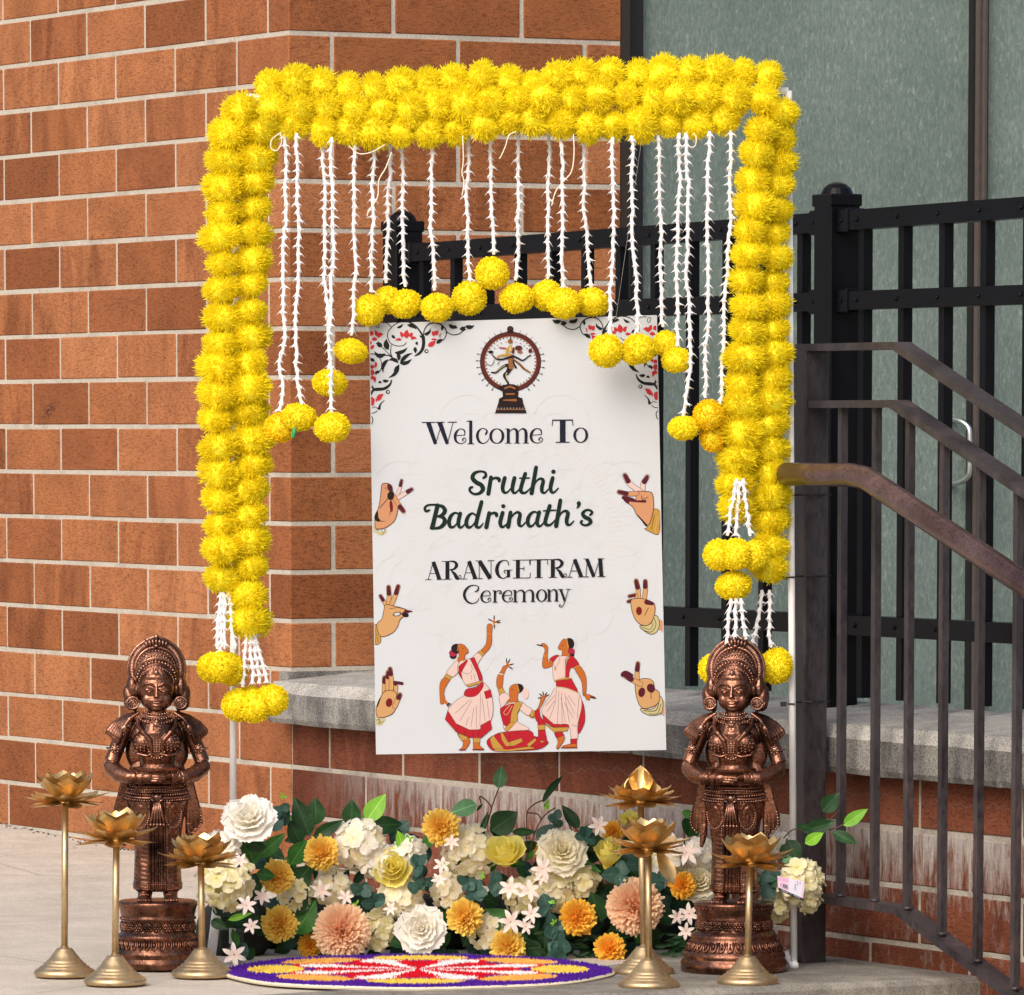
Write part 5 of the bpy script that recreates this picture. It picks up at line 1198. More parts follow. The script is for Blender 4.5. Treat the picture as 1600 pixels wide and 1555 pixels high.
# ------------------------------------------------------------------ round tufted rug
rug = thing('tufted_rug', 'round shaggy rug with purple rim and white, red and orange petals lying before the flowers', 'rug', (-.164, 11.305, 0.004))
RR = .338
mb = MB()
def rugr(a): return 1 + .012*math.cos(a*8) + .008*math.cos(a*3+1)
mb.lathe([(RR*.995, 0), (RR*1.0, .003), (RR*.985, .006)], 96, rad=lambda a, z: rugr(a))
mb.build('backing', simple('rug_backing', (.62, .55, .42), .9, var=.1), rug)
RC = dict(purple=(.070, .014, .26), yellow=(.93, .60, .09), orange=(.92, .42, .085), white=(.84, .82, .82), red=(.62, .006, .018))
rs = np.random.RandomState(5)
cells = []
stp = .0036
gx = np.arange(-RR, RR, stp)
X, Y = np.meshgrid(gx, gx); X = X.ravel()+rs.uniform(-.4, .4, X.size)*stp; Y = Y.ravel()+rs.uniform(-.4, .4, Y.size)*stp
r = np.hypot(X, Y)/RR; th = np.arctan2(Y, X); edge = 1+.012*np.cos(th*8)+.008*np.cos(th*3+1)
keep = r < edge*.985; X, Y, r, th = X[keep], Y[keep], r[keep], th[keep]
colr = np.full(len(X), 0)          # 0 purple 1 yellow 2 orange 3 white 4 red
ph = .0; k8 = np.round((th-ph)/(PI/4)); da = (th-ph)-k8*PI/4
half = .34*np.sqrt(np.clip(1-((r-.735)/.150)**2, 0, 1))
lens = np.abs(da) < half
colr[lens] = np.where(((k8.astype(int) % 2) == 0), 1, 2)[lens]
inner = r < .60
kb = np.round((th-ph-PI/8)/(PI/4)); db = (th-ph-PI/8)-kb*PI/4
hw = .25*np.sqrt(np.clip(1-((r-.34)/.33)**2, 0, 1))
w_ = (np.abs(db) < hw) & (r < .68); ro = (np.abs(db) < hw+.085) & (r < .70) & ~w_
colr[ro] = 4; colr[w_] = 3
ce = (r < .50) & (np.abs(da) < .26); colr[ce] = 4
mid = (r < .53) & ~w_ & ~ro & ~ce; colr[mid] = 4
for ci, nm in enumerate(('purple', 'yellow', 'orange', 'white', 'red')):
    s = colr == ci; x, y = X[s], Y[s]; n = len(x)
    base = np.stack([x, y, np.full(n, .004)], 1); V = np.zeros((n, 4, 3))
    hgt = rs.uniform(.005, .0085, n); lean = rs.normal(0, .0018, (n, 2)); rad = .0026; a0 = rs.uniform(0, 6.28, n)
    for k in range(3):
        V[:, k] = base + np.stack([rad*np.cos(a0+k*2.094), rad*np.sin(a0+k*2.094), np.zeros(n)], 1)
    V[:, 3] = base; V[:, 3, :2] += lean; V[:, 3, 2] = .004+hgt
    F = (np.arange(n)[:, None, None]*4 + np.array([[0, 1, 3], [1, 2, 3], [2, 0, 3]])[None]).reshape(-1, 3)
    me = mesh_np(nm+'_pile', V.reshape(-1, 3), F, simple('pile_'+nm, RC[nm], .9, var=.22, nscale=60, spec=.1))
    tag(link(nm+'_pile', me, rug), kind='stuff')

# ------------------------------------------------------------------ copper statues
def copper(name, base, dark):
    m, nt, b = newmat(name)
    v = coords(nt, 'Object')
    n1 = noise(nt, v, 14, 4, .6); n2 = noise(nt, v, 120, 3, .6)
    a = ramp(nt, n1, [(.3, dark), (.55, base), (.75, tuple(min(1, x*1.25) for x in base))])
    c = mixc(nt, a.outputs[0], ramp(nt, n2, [(.35, (.55, .5, .5)), (.6, (1, 1, 1))]).outputs[0], .8, 'MULTIPLY')
    nt.links.new(c, b.inputs['Base Color']); b.inputs['Metallic'].default_value = .92
    nt.links.new(ramp(nt, n2, [(.3, (.32,)*3), (.7, (.17,)*3)]).outputs[0], b.inputs['Roughness'])
    h = mth(nt, 'ADD', mth(nt, 'MULTIPLY', n2, .5), noise(nt, v, 260, 2))
    bump(nt, b, h, .38, .0014); return m
M['cu'] = copper('antique_copper', (.25, .115, .075), (.028, .015, .013))
M['cu_orn'] = copper('chased_copper', (.40, .21, .15), (.06, .032, .026))
KS = 11.45/F_PX
def remesh(mb, voxel, smooth_it, name, mat, extra_smooth=.5):
    me = mesh_np('tmp', np.array(mb.v), mb.f, mat); o = bpy.data.objects.new('tmp', me); col.objects.link(o)
    md = o.modifiers.new('r', 'REMESH'); md.mode = 'VOXEL'; md.voxel_size = voxel
    s = o.modifiers.new('s', 'SMOOTH'); s.factor = extra_smooth; s.iterations = smooth_it
    dg = bpy.context.evaluated_depsgraph_get(); me2 = bpy.data.meshes.new_from_object(o.evaluated_get(dg))
    bpy.data.objects.remove(o); bpy.data.meshes.remove(me)
    me2.name = name; me2.materials.clear(); me2.materials.append(mat)
    me2.polygons.foreach_set('use_smooth', np.ones(len(me2.polygons), dtype=bool)); return me2
def mirror_x(f):
    for s_ in (-1, 1): f(s_)
def statue_meshes():
    B = MB()
    E_, T_ = B.ell, B.tube
    # skirt surface: rows of a pleated tube
    prof = [(120, 33, 22, 0), (124, 36, 24, 1), (132, 37, 24, 1), (150, 36, 23, 1), (175, 35, 22, 1), (200, 36, 23, 1), (225, 39, 25, 1), (245, 44, 28, .8), (262, 48, 30, .5), (276, 47, 30, .2), (288, 42, 27, 0), (300, 36, 23, 0), (312, 33, 21, 0)]
    zs_ = np.arange(120, 313, 1.6); P = np.array(prof); n = 220
    hw_ = np.interp(zs_, P[:, 0], P[:, 1]); hd = np.interp(zs_, P[:, 0], P[:, 2]); am = np.interp(zs_, P[:, 0], P[:, 3])
    vs_ = []; fs = []
    for z, w, d, a_ in zip(zs_, hw_, hd, am):
        for k in range(n):
            th_ = 2*PI*k/n; x = w*math.sin(th_); y = -d*math.cos(th_)
            f_ = 0.0
            front = math.cos(th_) > 0
            if front:
                if abs(x) < 13 and z < 262: f_ += 3.2 + 2.4*math.cos(x*1.25)         # central pleats
                elif z < 262:
                    u = abs(abs(x)-24)
                    f_ += .22*math.cos((z - .010*(abs(x)-10)**2)*.9)*a_ + 2.2*max(0, 1-u/11)
                    if 205 < z < 262:     # looped panels over the thighs
                        q = math.hypot((abs(x)-25)/11.0, (z-240)/24.0)
                        f_ += 2.8*math.exp(-((q-1)/.18)**2) + 2.0*math.exp(-((q-.55)/.16)**2)
                if abs(z-128) < 5: f_ += 2.2
                if z > 262: f_ += 1.8*math.cos((z-268)*.75)
            else: f_ += 1.2*math.cos(th_*26)*a_
            rr_ = math.hypot(x, y) or 1
            vs_.append((x+x/rr_*f_, y+y/rr_*f_, z))
    nz = len(zs_)
    for i in range(nz-1):
        for k in range(n): a_ = i*n+k; b_ = i*n+(k+1) % n; fs.append((a_, b_, b_+n, a_+n))
    fs.append(tuple(range(n-1, -1, -1))); fs.append(tuple(range((nz-1)*n, nz*n)))
    B.add(vs_, fs)
    # torso
    T_([(0, 0, 295), (0, 0, 320), (0, -1, 345), (0, 0, 368), (0, 0, 384)], [31, 27, 31, 33, 26], 24)
    E_((0, 2, 366), (46, 22, 26), None, 24, 14); E_((0, 4, 382), (40, 17, 13), None, 20, 12)
    E_((0, 15, 338), (50, 8, 44), None, 24, 14); E_((0, 14, 300), (46, 9, 40), None, 20, 12)
    T_([(0, 2, 380), (0, 0, 404), (0, -2, 418)], [19, 15, 15], 18)
    def side(s_):
        E_((s_*21, -19, 354), (17.5, 17, 17), None, 20, 14)
        # under-bust band and rope from the neck
        T_([(s_*30, -8, 393), (s_*29, -19, 380), (s_*22, -31, 370), (s_*11, -33, 358), (s_*8, -31, 345), (s_*10, -28, 333)], [3.6, 4, 4.2, 4, 3.4, 2.5], 8)
        T_([(s_*6, -29, 336), (s_*16, -31, 333), (s_*30, -26, 336), (s_*37, -17, 342)], [2.4]*4, 6)
        # arm
        T_([(s_*48, 0, 378), (s_*56, 1, 360), (s_*64, 0, 340), (s_*71, -4, 322)], [13.5, 12.5, 12, 12], 16)
        E_((s_*70, -5, 315), (13.5, 13, 13), None, 16, 10)
        T_([(s_*71, -6, 314), (s_*58, -22, 304), (s_*42, -36, 300), (s_*31, -41, 301)], [12.8, 12.8, 11, 8.6], 16)
        T_([(s_*31, -41, 301), (s_*22, -43, 300)], [8, 9], 12)
        # shawl falling over the shoulder in a fan of folds
        for i in range(6):
            u = i/5.0
            T_([(s_*(27+3*u), 2-10*(1-u), 400), (s_*(42+8*u), -1-11*(1-u), 390+3*u), (s_*(53+13*u), -3-12*(1-u), 375+8*u), (s_*(58+18*u), -3-11*(1-u), 361+11*u), (s_*(61+18*u), -3-8*(1-u), 351+15*u)], [3.0, 3.8, 4.0, 4.2, 2.4], 8)
        E_((s_*47, 3, 380), (17, 13, 15), None, 16, 10)
        # sash hanging beside the hip
        for i in range(4):
            u = i/3.0
            T_([(s_*(46+5*u), 4, 305), (s_*(49+9*u), 5, 270), (s_*(48+18*u), 6, 240-6*(1-u)), (s_*(47+21*u), 6, 214+10*u-12*(1-u)*.6)], [3.5, 4.6, 5, 3.6], 8)
        T_([(s_*48, 6, 225), (s_*51, 6, 200), (s_*53, 4, 190)], [5, 5, 2.5], 8)
        # foot
        T_([(s_*19, 2, 128), (s_*20, -4, 114), (s_*21, -16, 110)], [13, 11.5, 10], 12); E_((s_*21, -20, 109), (12, 15, 6), None, 14, 8)
        for i in range(5): E_((s_*(21-8+4.2*i*1.0), -35+abs(i-1.2)*1.3, 107.5), (2.9 if i else 3.4, 5, 3.0), None, 8, 6)
        # hair falling behind the ear
        E_((s_*33, 9, 438), (9, 13, 20), None, 14, 10); E_((s_*36, 8, 424), (10, 11, 19), (0, s_*.25, 0), 14, 10); E_((s_*38, 5, 414), (6, 8, 13), (0, s_*.4, 0), 10, 8)
        E_((s_*27.5, -3, 436), (3.5, 6, 9), None, 8, 6)
        # face details
        E_((s_*10.5, -21.9, 437.2), (6.6, 3.4, 3.2), (0, s_*.10, 0), 14, 8)
        T_([(s_*3.2, -24.4, 442.0), (s_*9, -24.6, 446.0), (s_*15.5, -21.6, 445.4), (s_*20, -16.5, 441.5)], [1.3, 1.8, 1.7, 1.0], 6)
        T_([(s_*4.2, -23.9, 437.6), (s_*10.4, -25.2, 440.6), (s_*17, -20.8, 437.8)], [.9, 1.3, .9], 5)
        T_([(s_*4.2, -23.7, 437.0), (s_*10.4, -24.8, 434.0), (s_*17, -20.6, 436.8)], [.8, 1.1, .8], 5)
        E_((s_*11.5, -14.2, 424), (8.5, 6.4, 9), None, 16, 10)
        E_((s_*2.6, -25.8, 427.6), (2.2, 2.1, 1.7), None, 8, 6)
        T_([(0, -24.9, 420.0), (s_*3.6, -24.8, 420.8), (s_*9.5, -20.8, 423.0)], [2.0, 1.9, .8], 6)
        T_([(0, -24.6, 415.6), (s_*4.2, -23.8, 416.8), (s_*8.6, -20.8, 421.0)], [2.5, 2.0, .8], 6)
    mirror_x(side)
    # head
    E_((0, 0, 440), (26.5, 24, 29), None, 28, 20); E_((0, -4, 424), (22, 19, 18), None, 24, 14); E_((0, -17.5, 411.5), (7, 6, 5.5), None, 12, 8)
    E_((0, -10, 455), (19, 13, 12), None, 18, 10)
    T_([(0, -22.6, 443), (0, -25.2, 437), (0, -28.0, 430), (0, -28.6, 427.6)], [2.0, 2.3, 3.0, 3.3], 8)
    E_((0, 8, 466), (34, 20, 35), None, 28, 18); E_((0, 4, 458), (30, 23, 28), None, 24, 16); E_((0, 12, 440), (31, 17, 30), None, 20, 12)
    # hands laid over each other, five fingers each
    for s_, yy, zz in ((-1, -47, 300.5), (1, -42, 304)):
        E_((s_*14, yy, zz), (11, 6, 7.5), None, 14, 8)
        for i, L in enumerate((21, 24, 22, 17)):
            z_ = zz+5.4-3.7*i
            T_([(s_*9, yy-2, z_), (s_*(9-L*.5), yy-4.2, z_-.4), (s_*(9-L), yy-2.6, z_-1.4)], [2.5, 2.25, 1.6], 8)
        T_([(s_*17, yy-2, zz+6), (s_*10, yy-4, zz+10), (s_*3, yy-4.5, zz+11.5)], [3.1, 2.7, 1.9], 8)
    # shallow bowl rim between the forearms
    B.lathe([(8, 300), (28, 303), (38, 309), (40, 314), (37, 314), (26, 308), (4, 306)], 36, (0, -32, 2), rad=lambda a, z: 1.0 - .30*abs(math.sin(a)))
    sm_ = lambda t: 0.0 if t <= 0 else (1.0 if t >= 1 else t*t*(3-2*t))
    for i in range(len(B.v)):       # a rather large head with a low chin
        x, y, z = B.v[i]
        if z > 398:
            w = 1+.14*sm_((z-403)/9)*(1-sm_((z-456)/18)); x *= w; y *= (w if y < 0 else 1)
            z -= 5.0*sm_((z-401)/7)*(1-sm_((z-414)/36))
        B.v[i] = (x*KS, y*KS, (z-105)*KS)
    body = remesh(B, .0009, 1, 'body', M['cu'], .35)
    return body
def beads(mb, pts, r, step, n=6, m=4):
    for p in resample([tuple(q) for q in pts], step): mb.ell(tuple(p), r, None, n, m)
def orn(name, f, parent, mat='cu_orn', smooth=True):
    mb = MB(); f(mb)
    return mb.build(name, M[mat], parent, smooth, off=(0, 0, 105), scale=KS)
def arc(cx, cz, rx, rz, y, a0, a1, n=24):
    return [(cx+rx*math.cos(a0+(a1-a0)*i/n), y, cz+rz*math.sin(a0+(a1-a0)*i/n)) for i in range(n+1)]
BODY = statue_meshes()
def make_statue(label, loc, rz, pedprof, zlift, petal_r, frieze_r):
    root = thing('copper_statue', label, 'statue', loc, rz, 'antique copper lady statues')
    # pedestal
    mb = MB(); mb.lathe(pedprof, 96)
    z0, z1 = petal_r[2], petal_r[3]
    for k in range(34):                # U shaped lotus petals round the foot
        a = 2*PI*k/34; ra, rb = petal_r[0], petal_r[1]
        def cp(u, v, o=0): aa = a+u*.092; rr_ = ra+(rb-ra)*v+o; return (rr_*math.cos(aa), rr_*math.sin(aa), z0+(z1-z0)*v)
        mb.tube([cp(-.72, 1, .6), cp(-.72, .45, .8), cp(-.45, .12, 1), cp(0, .0, 1), cp(.45, .12, 1), cp(.72, .45, .8), cp(.72, 1, .6)], 1.6, 5)
        mb.tube([cp(0, .9, 1), cp(0, .35, 1.6)], [1.3, 2.2], 5)
    fr_, fz = frieze_r
    for k in range(22):                # rosettes
        a = 2*PI*(k+.5)/22; c_ = (fr_*math.cos(a), fr_*math.sin(a), fz); t_ = Vector((-math.sin(a), math.cos(a), 0)); u_ = Vector((0, 0, 1)); n_ = Vector((math.cos(a), math.sin(a), 0))
        for i in range(6): p_ = Vector(c_)+t_*math.cos(i*PI/3)*4.2+u_*math.sin(i*PI/3)*4.2+n_*.8; mb.ell(p_, (2.4, 2.4, 2.4), None, 6, 4)
        mb.ell(Vector(c_)+n_*.8, 2.2, None, 6, 4)
        ring_ = [Vector(c_)+t_*math.cos(i*PI/6)*7.4+u_*math.sin(i*PI/6)*7.4+n_*.3 for i in range(13)]; mb.tube(ring_, 1.3, 5)
    for k in range(90):
        a = 2*PI*k/90; mb.ell((58.4*math.cos(a), 58.4*math.sin(a), 78.5), (1.5, 1.5, 2.6), (.4*math.sin(a), -.4*math.cos(a), 0), 5, 4)
        if k % 2: mb.ell((61.2*math.cos(a), 61.2*math.sin(a), 99), (1.6, 1.6, 2.0), None, 5, 4)
    mb.build('pedestal', M['cu'], root, True, scale=KS)
    body = link('body', BODY, root, (0, 0, (105+zlift)*KS))
    def P2(name, f, mat='cu_orn'):
        o = orn(name, f, root, mat); o.location = (0, 0, (105+zlift)*KS); return o
    def crown(mb):
        cx, cz, y = 0, 467, 10
        n = 76; a0, a1 = R_(-38), R_(218)
        for i in range(n):
            a = a0+(a1-a0)*i/(n-1)
            lift = 1 + .06*math.exp(-((a-PI/2)/.30)**2)
            p0_ = Vector((cx+33*math.cos(a), y-4, cz+34*math.sin(a)))
            p1_ = Vector((cx+44*math.cos(a)*lift, y-1, cz+46.5*math.sin(a)*lift))
            mb.tube([p0_, p0_.lerp(p1_, .5)+Vector((0, -3.2, 0)), p1_], [1.5, 1.8, 1.5], 6)
        inner = arc(cx, cz, 33, 34, y-5, a0, a1, 60); mb.tube(inner, 2.6, 8)
        outer = []
        for i in range(61):
            a = a0+(a1-a0)*i/60; lift = 1 + .06*math.exp(-((a-PI/2)/.30)**2); outer.append((cx+44.5*math.cos(a)*lift, y-.5, cz+47*math.sin(a)*lift))
        mb.tube(outer, 2.4, 8)
        # back plate
        vs_ = []; m_ = 60
        for i in range(m_+1):
            a = a0+(a1-a0)*i/m_; lift = 1 + .06*math.exp(-((a-PI/2)/.30)**2)
            vs_ += [(cx+20*math.cos(a), y+2, cz+20*math.sin(a)), (cx+44.5*math.cos(a)*lift, y+1, cz+47*math.sin(a)*lift), (cx+44.5*math.cos(a)*lift, y+4, cz+47*math.sin(a)*lift), (cx+20*math.cos(a), y+6, cz+20*math.sin(a))]
        mb.add(vs_, [(4*i+k, 4*i+(k+1) % 4, 4*i+4+(k+1) % 4, 4*i+4+k) for i in range(m_) for k in range(4)])
        for i in range(7):       # leaf boss at the top
            a = PI/2 + (i-3)*.13; mb.tube([(cx+34*math.cos(a), y-7, cz+35*math.sin(a)), (cx+41*math.cos(a), y-9, cz+43*math.sin(a)), (cx+44*math.cos(a), y-5, cz+49*math.sin(a))], [1.4, 3.0, 1.6], 6)
        mb.ell((cx, y-5, cz+50.5), (4, 4, 4)); mb.ell((cx, y-8, cz+36), (4, 3, 3))
    P2('crown', crown)
    def diadem(mb):
        beads(mb, [(30*math.cos(a), -10-9*math.sin(a), 452+27*math.sin(a)) for a in np.linspace(.0, PI, 12)], 2.3, 5.2)
        beads(mb, [(27*math.cos(a), -13-8*math.sin(a), 447+22*math.sin(a)) for a in np.linspace(.05, PI-.05, 12)], 1.7, 4.0)
        mb.tube([(32*math.cos(a), -6-9*math.sin(a), 458+27*math.sin(a)) for a in np.linspace(.0, PI, 16)], 1.6, 6)
        for s_ in (-1, 1):
            for i in range(7): u = i/6; mb.tube([(s_*(1+1.5*u), -24.5+2*u, 466-6*u), (s_*(10+6*u), -21+3*u, 466-9*u), (s_*(17+5*u), -15+2*u, 462-16*u)], [.8, 1.5, .8], 5)
        for rr2, rb in ((24, 2.2), (29.5, 1.9)):
            pts_ = []
            for a in np.linspace(.25, PI-.25, 16):
                x_ = rr2*math.cos(a); zz_ = rr2*math.sin(a); pts_.append((x_, 8-20*math.sqrt(max(.02, 1-(x_/34)**2-(zz_/35)**2))-.6, 466+zz_))
            beads(mb, pts_, rb, 5.0)
        for i in range(15):
            a = .35+(PI-.7)*i/14; q_ = []
            for r_ in (19, 24, 29, 33): x_ = r_*math.cos(a); zz_ = r_*math.sin(a); q_.append((x_, 8-20*math.sqrt(max(.02, 1-(x_/34)**2-(zz_/35)**2)), 466+zz_))
            mb.tube(q_, 1.1, 5)
        mb.ell((0, -25, 462), (4.2, 3, 4.6), None, 10, 6); mb.ell((0, -27, 462), (2, 2, 2))
        for x, z in ((0, 455), (-4, 457), (4, 457), (-8, 459), (8, 459), (0, 451)): mb.ell((x, -25.0+abs(x)*.25, z), 1.7, None, 8, 5)
    P2('diadem', diadem)
    for s_ in (-1, 1):
        def ear(mb):
            c_ = Vector((s_*37, -12, 415))
            mb.tube([c_+Vector((9.0*math.cos(a), 0, 9.0*math.sin(a))) for a in np.linspace(0, 2*PI, 21)], 1.7, 6)
            for k in range(10): a = 2*PI*k/10; mb.ell(c_+Vector((6.0*math.cos(a), -1, 6.0*math.sin(a))), 1.45, None, 6, 4)
            mb.tube([c_+Vector((3.2*math.cos(a), -1, 4.0*math.sin(a))) for a in np.linspace(0, 2*PI, 13)], 1.0, 5)
            mb.ell(c_+Vector((0, 3, 0)), (9, 3, 9), None, 12, 6)
        P2('earring', ear)
        def armlet(mb):
            c_ = Vector((s_*65, -8, 343))
            mb.ell(c_+Vector((0, -4, 0)), (7, 4, 7), None, 10, 6)
            for k in range(8): a = 2*PI*k/8; mb.ell(c_+Vector((5.5*math.cos(a), -7, 5.5*math.sin(a))), 2.0, None, 6, 4)
            mb.ell(c_+Vector((0, -9, 0)), 2.6, None, 6, 4)
            mb.tube([(s_*65+13.2*math.cos(a), 0+13.2*math.sin(a), 341+s_*math.cos(a)*3) for a in np.linspace(0, 2*PI, 21)], 1.6, 6)
        P2('armlet', armlet)
        def sleeve(mb):
            beads(mb, [(s_*46, -14, 372), (s_*54, -15, 364), (s_*62, -13, 360), (s_*70, -8, 362)], 2.1, 4.2)
            beads(mb, [(s_*44, -15, 379), (s_*50, -16, 372), (s_*56, -16, 368)], 2.4, 5)
            mb.ell((s_*50, -16, 376), (5, 3, 6), None, 8, 6)
            mb.tube([(s_*72+8*math.cos(a), 0, 0) for a in (0, .01)], .01, 3)
        P2('sleeve_trim', sleeve)
        def bangle(mb):
            for dx in (0, 3.6):
                c_ = Vector((s_*(36+dx), -39+dx*.7, 300.5)); d_ = Vector((s_*.82, -.0, 0)).normalized()
                ax = Vector((s_*.8, .55, .1)).normalized(); u_ = ax.cross(Vector((0, 0, 1))).normalized(); w_2 = ax.cross(u_)
                mb.tube([c_+(u_*math.cos(a)+w_2*math.sin(a))*9.3 for a in np.linspace(0, 2*PI, 19)], 1.3, 5)
        P2('bangle', bangle)
        def sash(mb):
            beads(mb, [(s_*67, -2, 247), (s_*69, -1, 232), (s_*66, 0, 221), (s_*58, 0, 212)], 2.2, 4.6)
            beads(mb, [(s_*49, -2, 214), (s_*56, -1, 208)], 1.8, 4)
        P2('sash_trim', sash)
        def loops(mb):
            cx_ = s_*25
            beads(mb, [(cx_+13*math.cos(a), -30.5+abs(13*math.cos(a)+25*1)*0-(-1)*.010*(13*math.cos(a)*s_)**2, 246+25*math.sin(a)) for a in np.linspace(PI, 2*PI, 10)], 1.7, 3.6)
        P2('skirt_trim', loops)
    def neck(mb):
        for rx_, z_, dz, r_ in ((19, 402, 5, 1.9), (24, 398, 8, 1.7), (28, 394, 11, 1.9)):
            beads(mb, [(rx_*math.cos(a), -12-13*abs(math.sin(a)), z_+dz*math.sin(a)) for a in np.linspace(PI, 2*PI, 14)], r_, r_*2.3)
        mb.tube([(21.5*math.cos(a), -12-13*abs(math.sin(a)), 400+7*math.sin(a)) for a in np.linspace(PI, 2*PI, 14)], 1.1, 5)
        mb.ell((0, -28, 382), (6, 3, 5), None, 10, 6); mb.ell((0, -30, 386), (3, 2, 3))
        for x in (-5.5, 0, 5.5): beads(mb, [(x, -29, 379), (x*.95, -31, 360), (x*.7, -31, 338)], 1.6, 3.6)
        for k in range(3): mb.tube([(-6+k, -30, 374-9*k), (0, -32, 371-9*k), (6-k, -30, 374-9*k)], 1.1, 5)
        beads(mb, [(12*math.cos(a), -31, 341+12*math.sin(a)) for a in np.linspace(PI*1.05, PI*1.95, 10)], 2.0, 4.2)
    P2('necklace', neck)
    def bodice(mb):
        for s_ in (-1, 1):
            c_ = Vector((s_*21, -19, 354))
            for k, el_ in ((5, .28), (9, .56), (13, .86)):
                for i in range(k):
                    a = 2*PI*i/k; d_ = Vector((math.sin(el_)*math.cos(a), -math.cos(el_), math.sin(el_)*math.sin(a))); mb.ell(c_+Vector((d_.x*17.5, d_.y*17, d_.z*17)), 1.5, None, 6, 4)
            mb.ell(c_+Vector((0, -17, 0)), 1.8, None, 6, 4)
    P2('bodice_trim', bodice)
    def belt(mb):
        for z_, rx_, ry_ in ((282, 46.5, 31), (276, 49, 32.5), (267, 50.5, 33)):
            beads(mb, [(rx_*math.sin(a), -ry_*math.cos(a), z_-4*math.cos(a)) for a in np.linspace(-1.5, 1.5, 22)], 1.7, 4.0)
        mb.tube([(49.5*math.sin(a), -33*math.cos(a), 271-4*math.cos(a)) for a in np.linspace(-1.55, 1.55, 24)], 1.6, 6)
        mb.ell((0, -35, 268), (7, 4, 6), None, 10, 6)
        for s_ in (-1, 1): mb.tube([(s_*2, -36, 268), (s_*9, -36, 272), (s_*10, -36, 265), (s_*3, -37, 262)], [2, 2.2, 2, 1.6], 6)
        for i in range(5): x = (i-2)*3.4; mb.tube([(x*.5, -36, 262), (x, -37, 246), (x*1.5, -35, 228)], [1.6, 2.0, 2.2], 6); mb.ell((x*1.5, -36, 226), 2.6, None, 6, 4)
    P2('waist_belt', belt)
    def hem(mb):
        for z_ in (126, 133): beads(mb, [(38.5*math.sin(a), -26.5*math.cos(a), z_-3*math.cos(a)) for a in np.linspace(-1.3, 1.3, 20)], 1.3, 3.2)
        for s_ in (-1, 1): beads(mb, [(s_*15, -27.5, 225), (s_*15.5, -26.5, 180), (s_*16, -27, 138)], 1.4, 3.6)
    P2('hem_trim', hem)
    return root
pl = [(64, 0), (66, 2), (66.5, 13), (64, 15.5), (64, 17), (66, 19), (66, 26), (64, 28), (63.5, 30), (62, 45), (63, 46), (64.5, 49), (63, 53), (59, 55), (56.5, 60), (56, 68), (57, 74), (58.5, 76), (59, 80), (57.5, 82), (58.5, 85), (61, 95), (62.5, 101), (62, 104), (58, 105.5), (0.1, 106)]
pr = [(80, 0), (83, 3), (83, 16), (80, 19), (79.5, 22), (80.5, 25), (79, 30), (76, 33), (74.5, 35), (68, 50), (67, 52), (68, 55), (66, 59), (60, 62), (57, 66), (56.5, 74), (58, 80), (58.5, 84), (57.5, 87), (59, 90), (61, 99), (62.5, 104), (62, 107), (58, 108.5), (.1, 109)]
make_statue('antique copper statue of a crowned lady with cupped hands on the left, before bare brick', (-.6256, 11.456, .004), R_(3), pl, 0, (63.6, 62.2, 31, 45), (57, 65))
make_statue('antique copper statue of a crowned lady in front of the right garland tassels', (.3895, 11.375, .004), R_(-12), pr, 2, (75, 68.4, 34, 49), (57.8, 72))

# ------------------------------------------------------------------ lotus lamp stands
def brass(name, c, r):
    m, nt, b = newmat(name); v = coords(nt, 'Object')
    n1 = noise(nt, v, 30, 4, .6, .5)
    a = ramp(nt, n1, [(.3, tuple(x*.62 for x in c)), (.65, c)])
    nt.links.new(a.outputs[0], b.inputs['Base Color']); b.inputs['Metallic'].default_value = .95
    nt.links.new(ramp(nt, noise(nt, v, 160, 3), [(.3, (r+.14,)*3), (.7, (r-.04,)*3)]).outputs[0], b.inputs['Roughness'])
    bump(nt, b, noise(nt, v, 190, 3), .08, .0006); return m
M['brass'] = brass('brushed_brass', (.90, .63, .28), .32); M['brass_base'] = brass('satin_brass', (.70, .53, .31), .40)
def petal_mesh(L, W, lift, curl, name='petal', flare=0.0, cup_=.35):
    """petal running out along +X, rising; grid 9 x 7 with thickness"""
    nu, nv = 13, 7; vs_ = []
    for side_ in (0, 1):
        for i in range(nu):
            u = i/(nu-1); w = max(.0008, W*((min(u, .58)/.58+.06)**.6 if u < .58 else max(0, 1-((u-.58)/.42)**1.75)**.92))
            ang = lift + curl*u
            for j in range(nv):
                v = (j/(nv-1)-.5)*2
                x = L*(u*math.cos(lift+curl*u*.5)); z = L*(u*math.sin(lift+curl*u*.5)) + flare*u**4*L
                nx, nz = -math.sin(ang), math.cos(ang)
                c_ = cup_*W*v*v*math.sin(PI*min(u+.1, 1))
                th_ = -.0005*side_
                vs_.append((x+nx*(c_+th_), v*w*.5, z+nz*(c_+th_)))
    fs = []
    for s_ in (0, 1):
        o_ = s_*nu*nv
        for i in range(nu-1):
            for j in range(nv-1):
                a = o_+i*nv+j; q = (a, a+nv, a+nv+1, a+1); fs.append(q if not s_ else q[::-1])
    return mesh_np(name, vs_, fs, M['brass'], smooth=True)
PI_ = petal_mesh(.060, .052, .52, .78, cup_=.22); PM_ = petal_mesh(.065, .054, .18, .98, cup_=.22); PO_ = petal_mesh(.074, .036, .03, .26, flare=.05, cup_=.14); PB_ = petal_mesh(.066, .034, -.16, .22, cup_=.14)
PBUD = petal_mesh(.062, .044, 1.22, .50, cup_=.5)
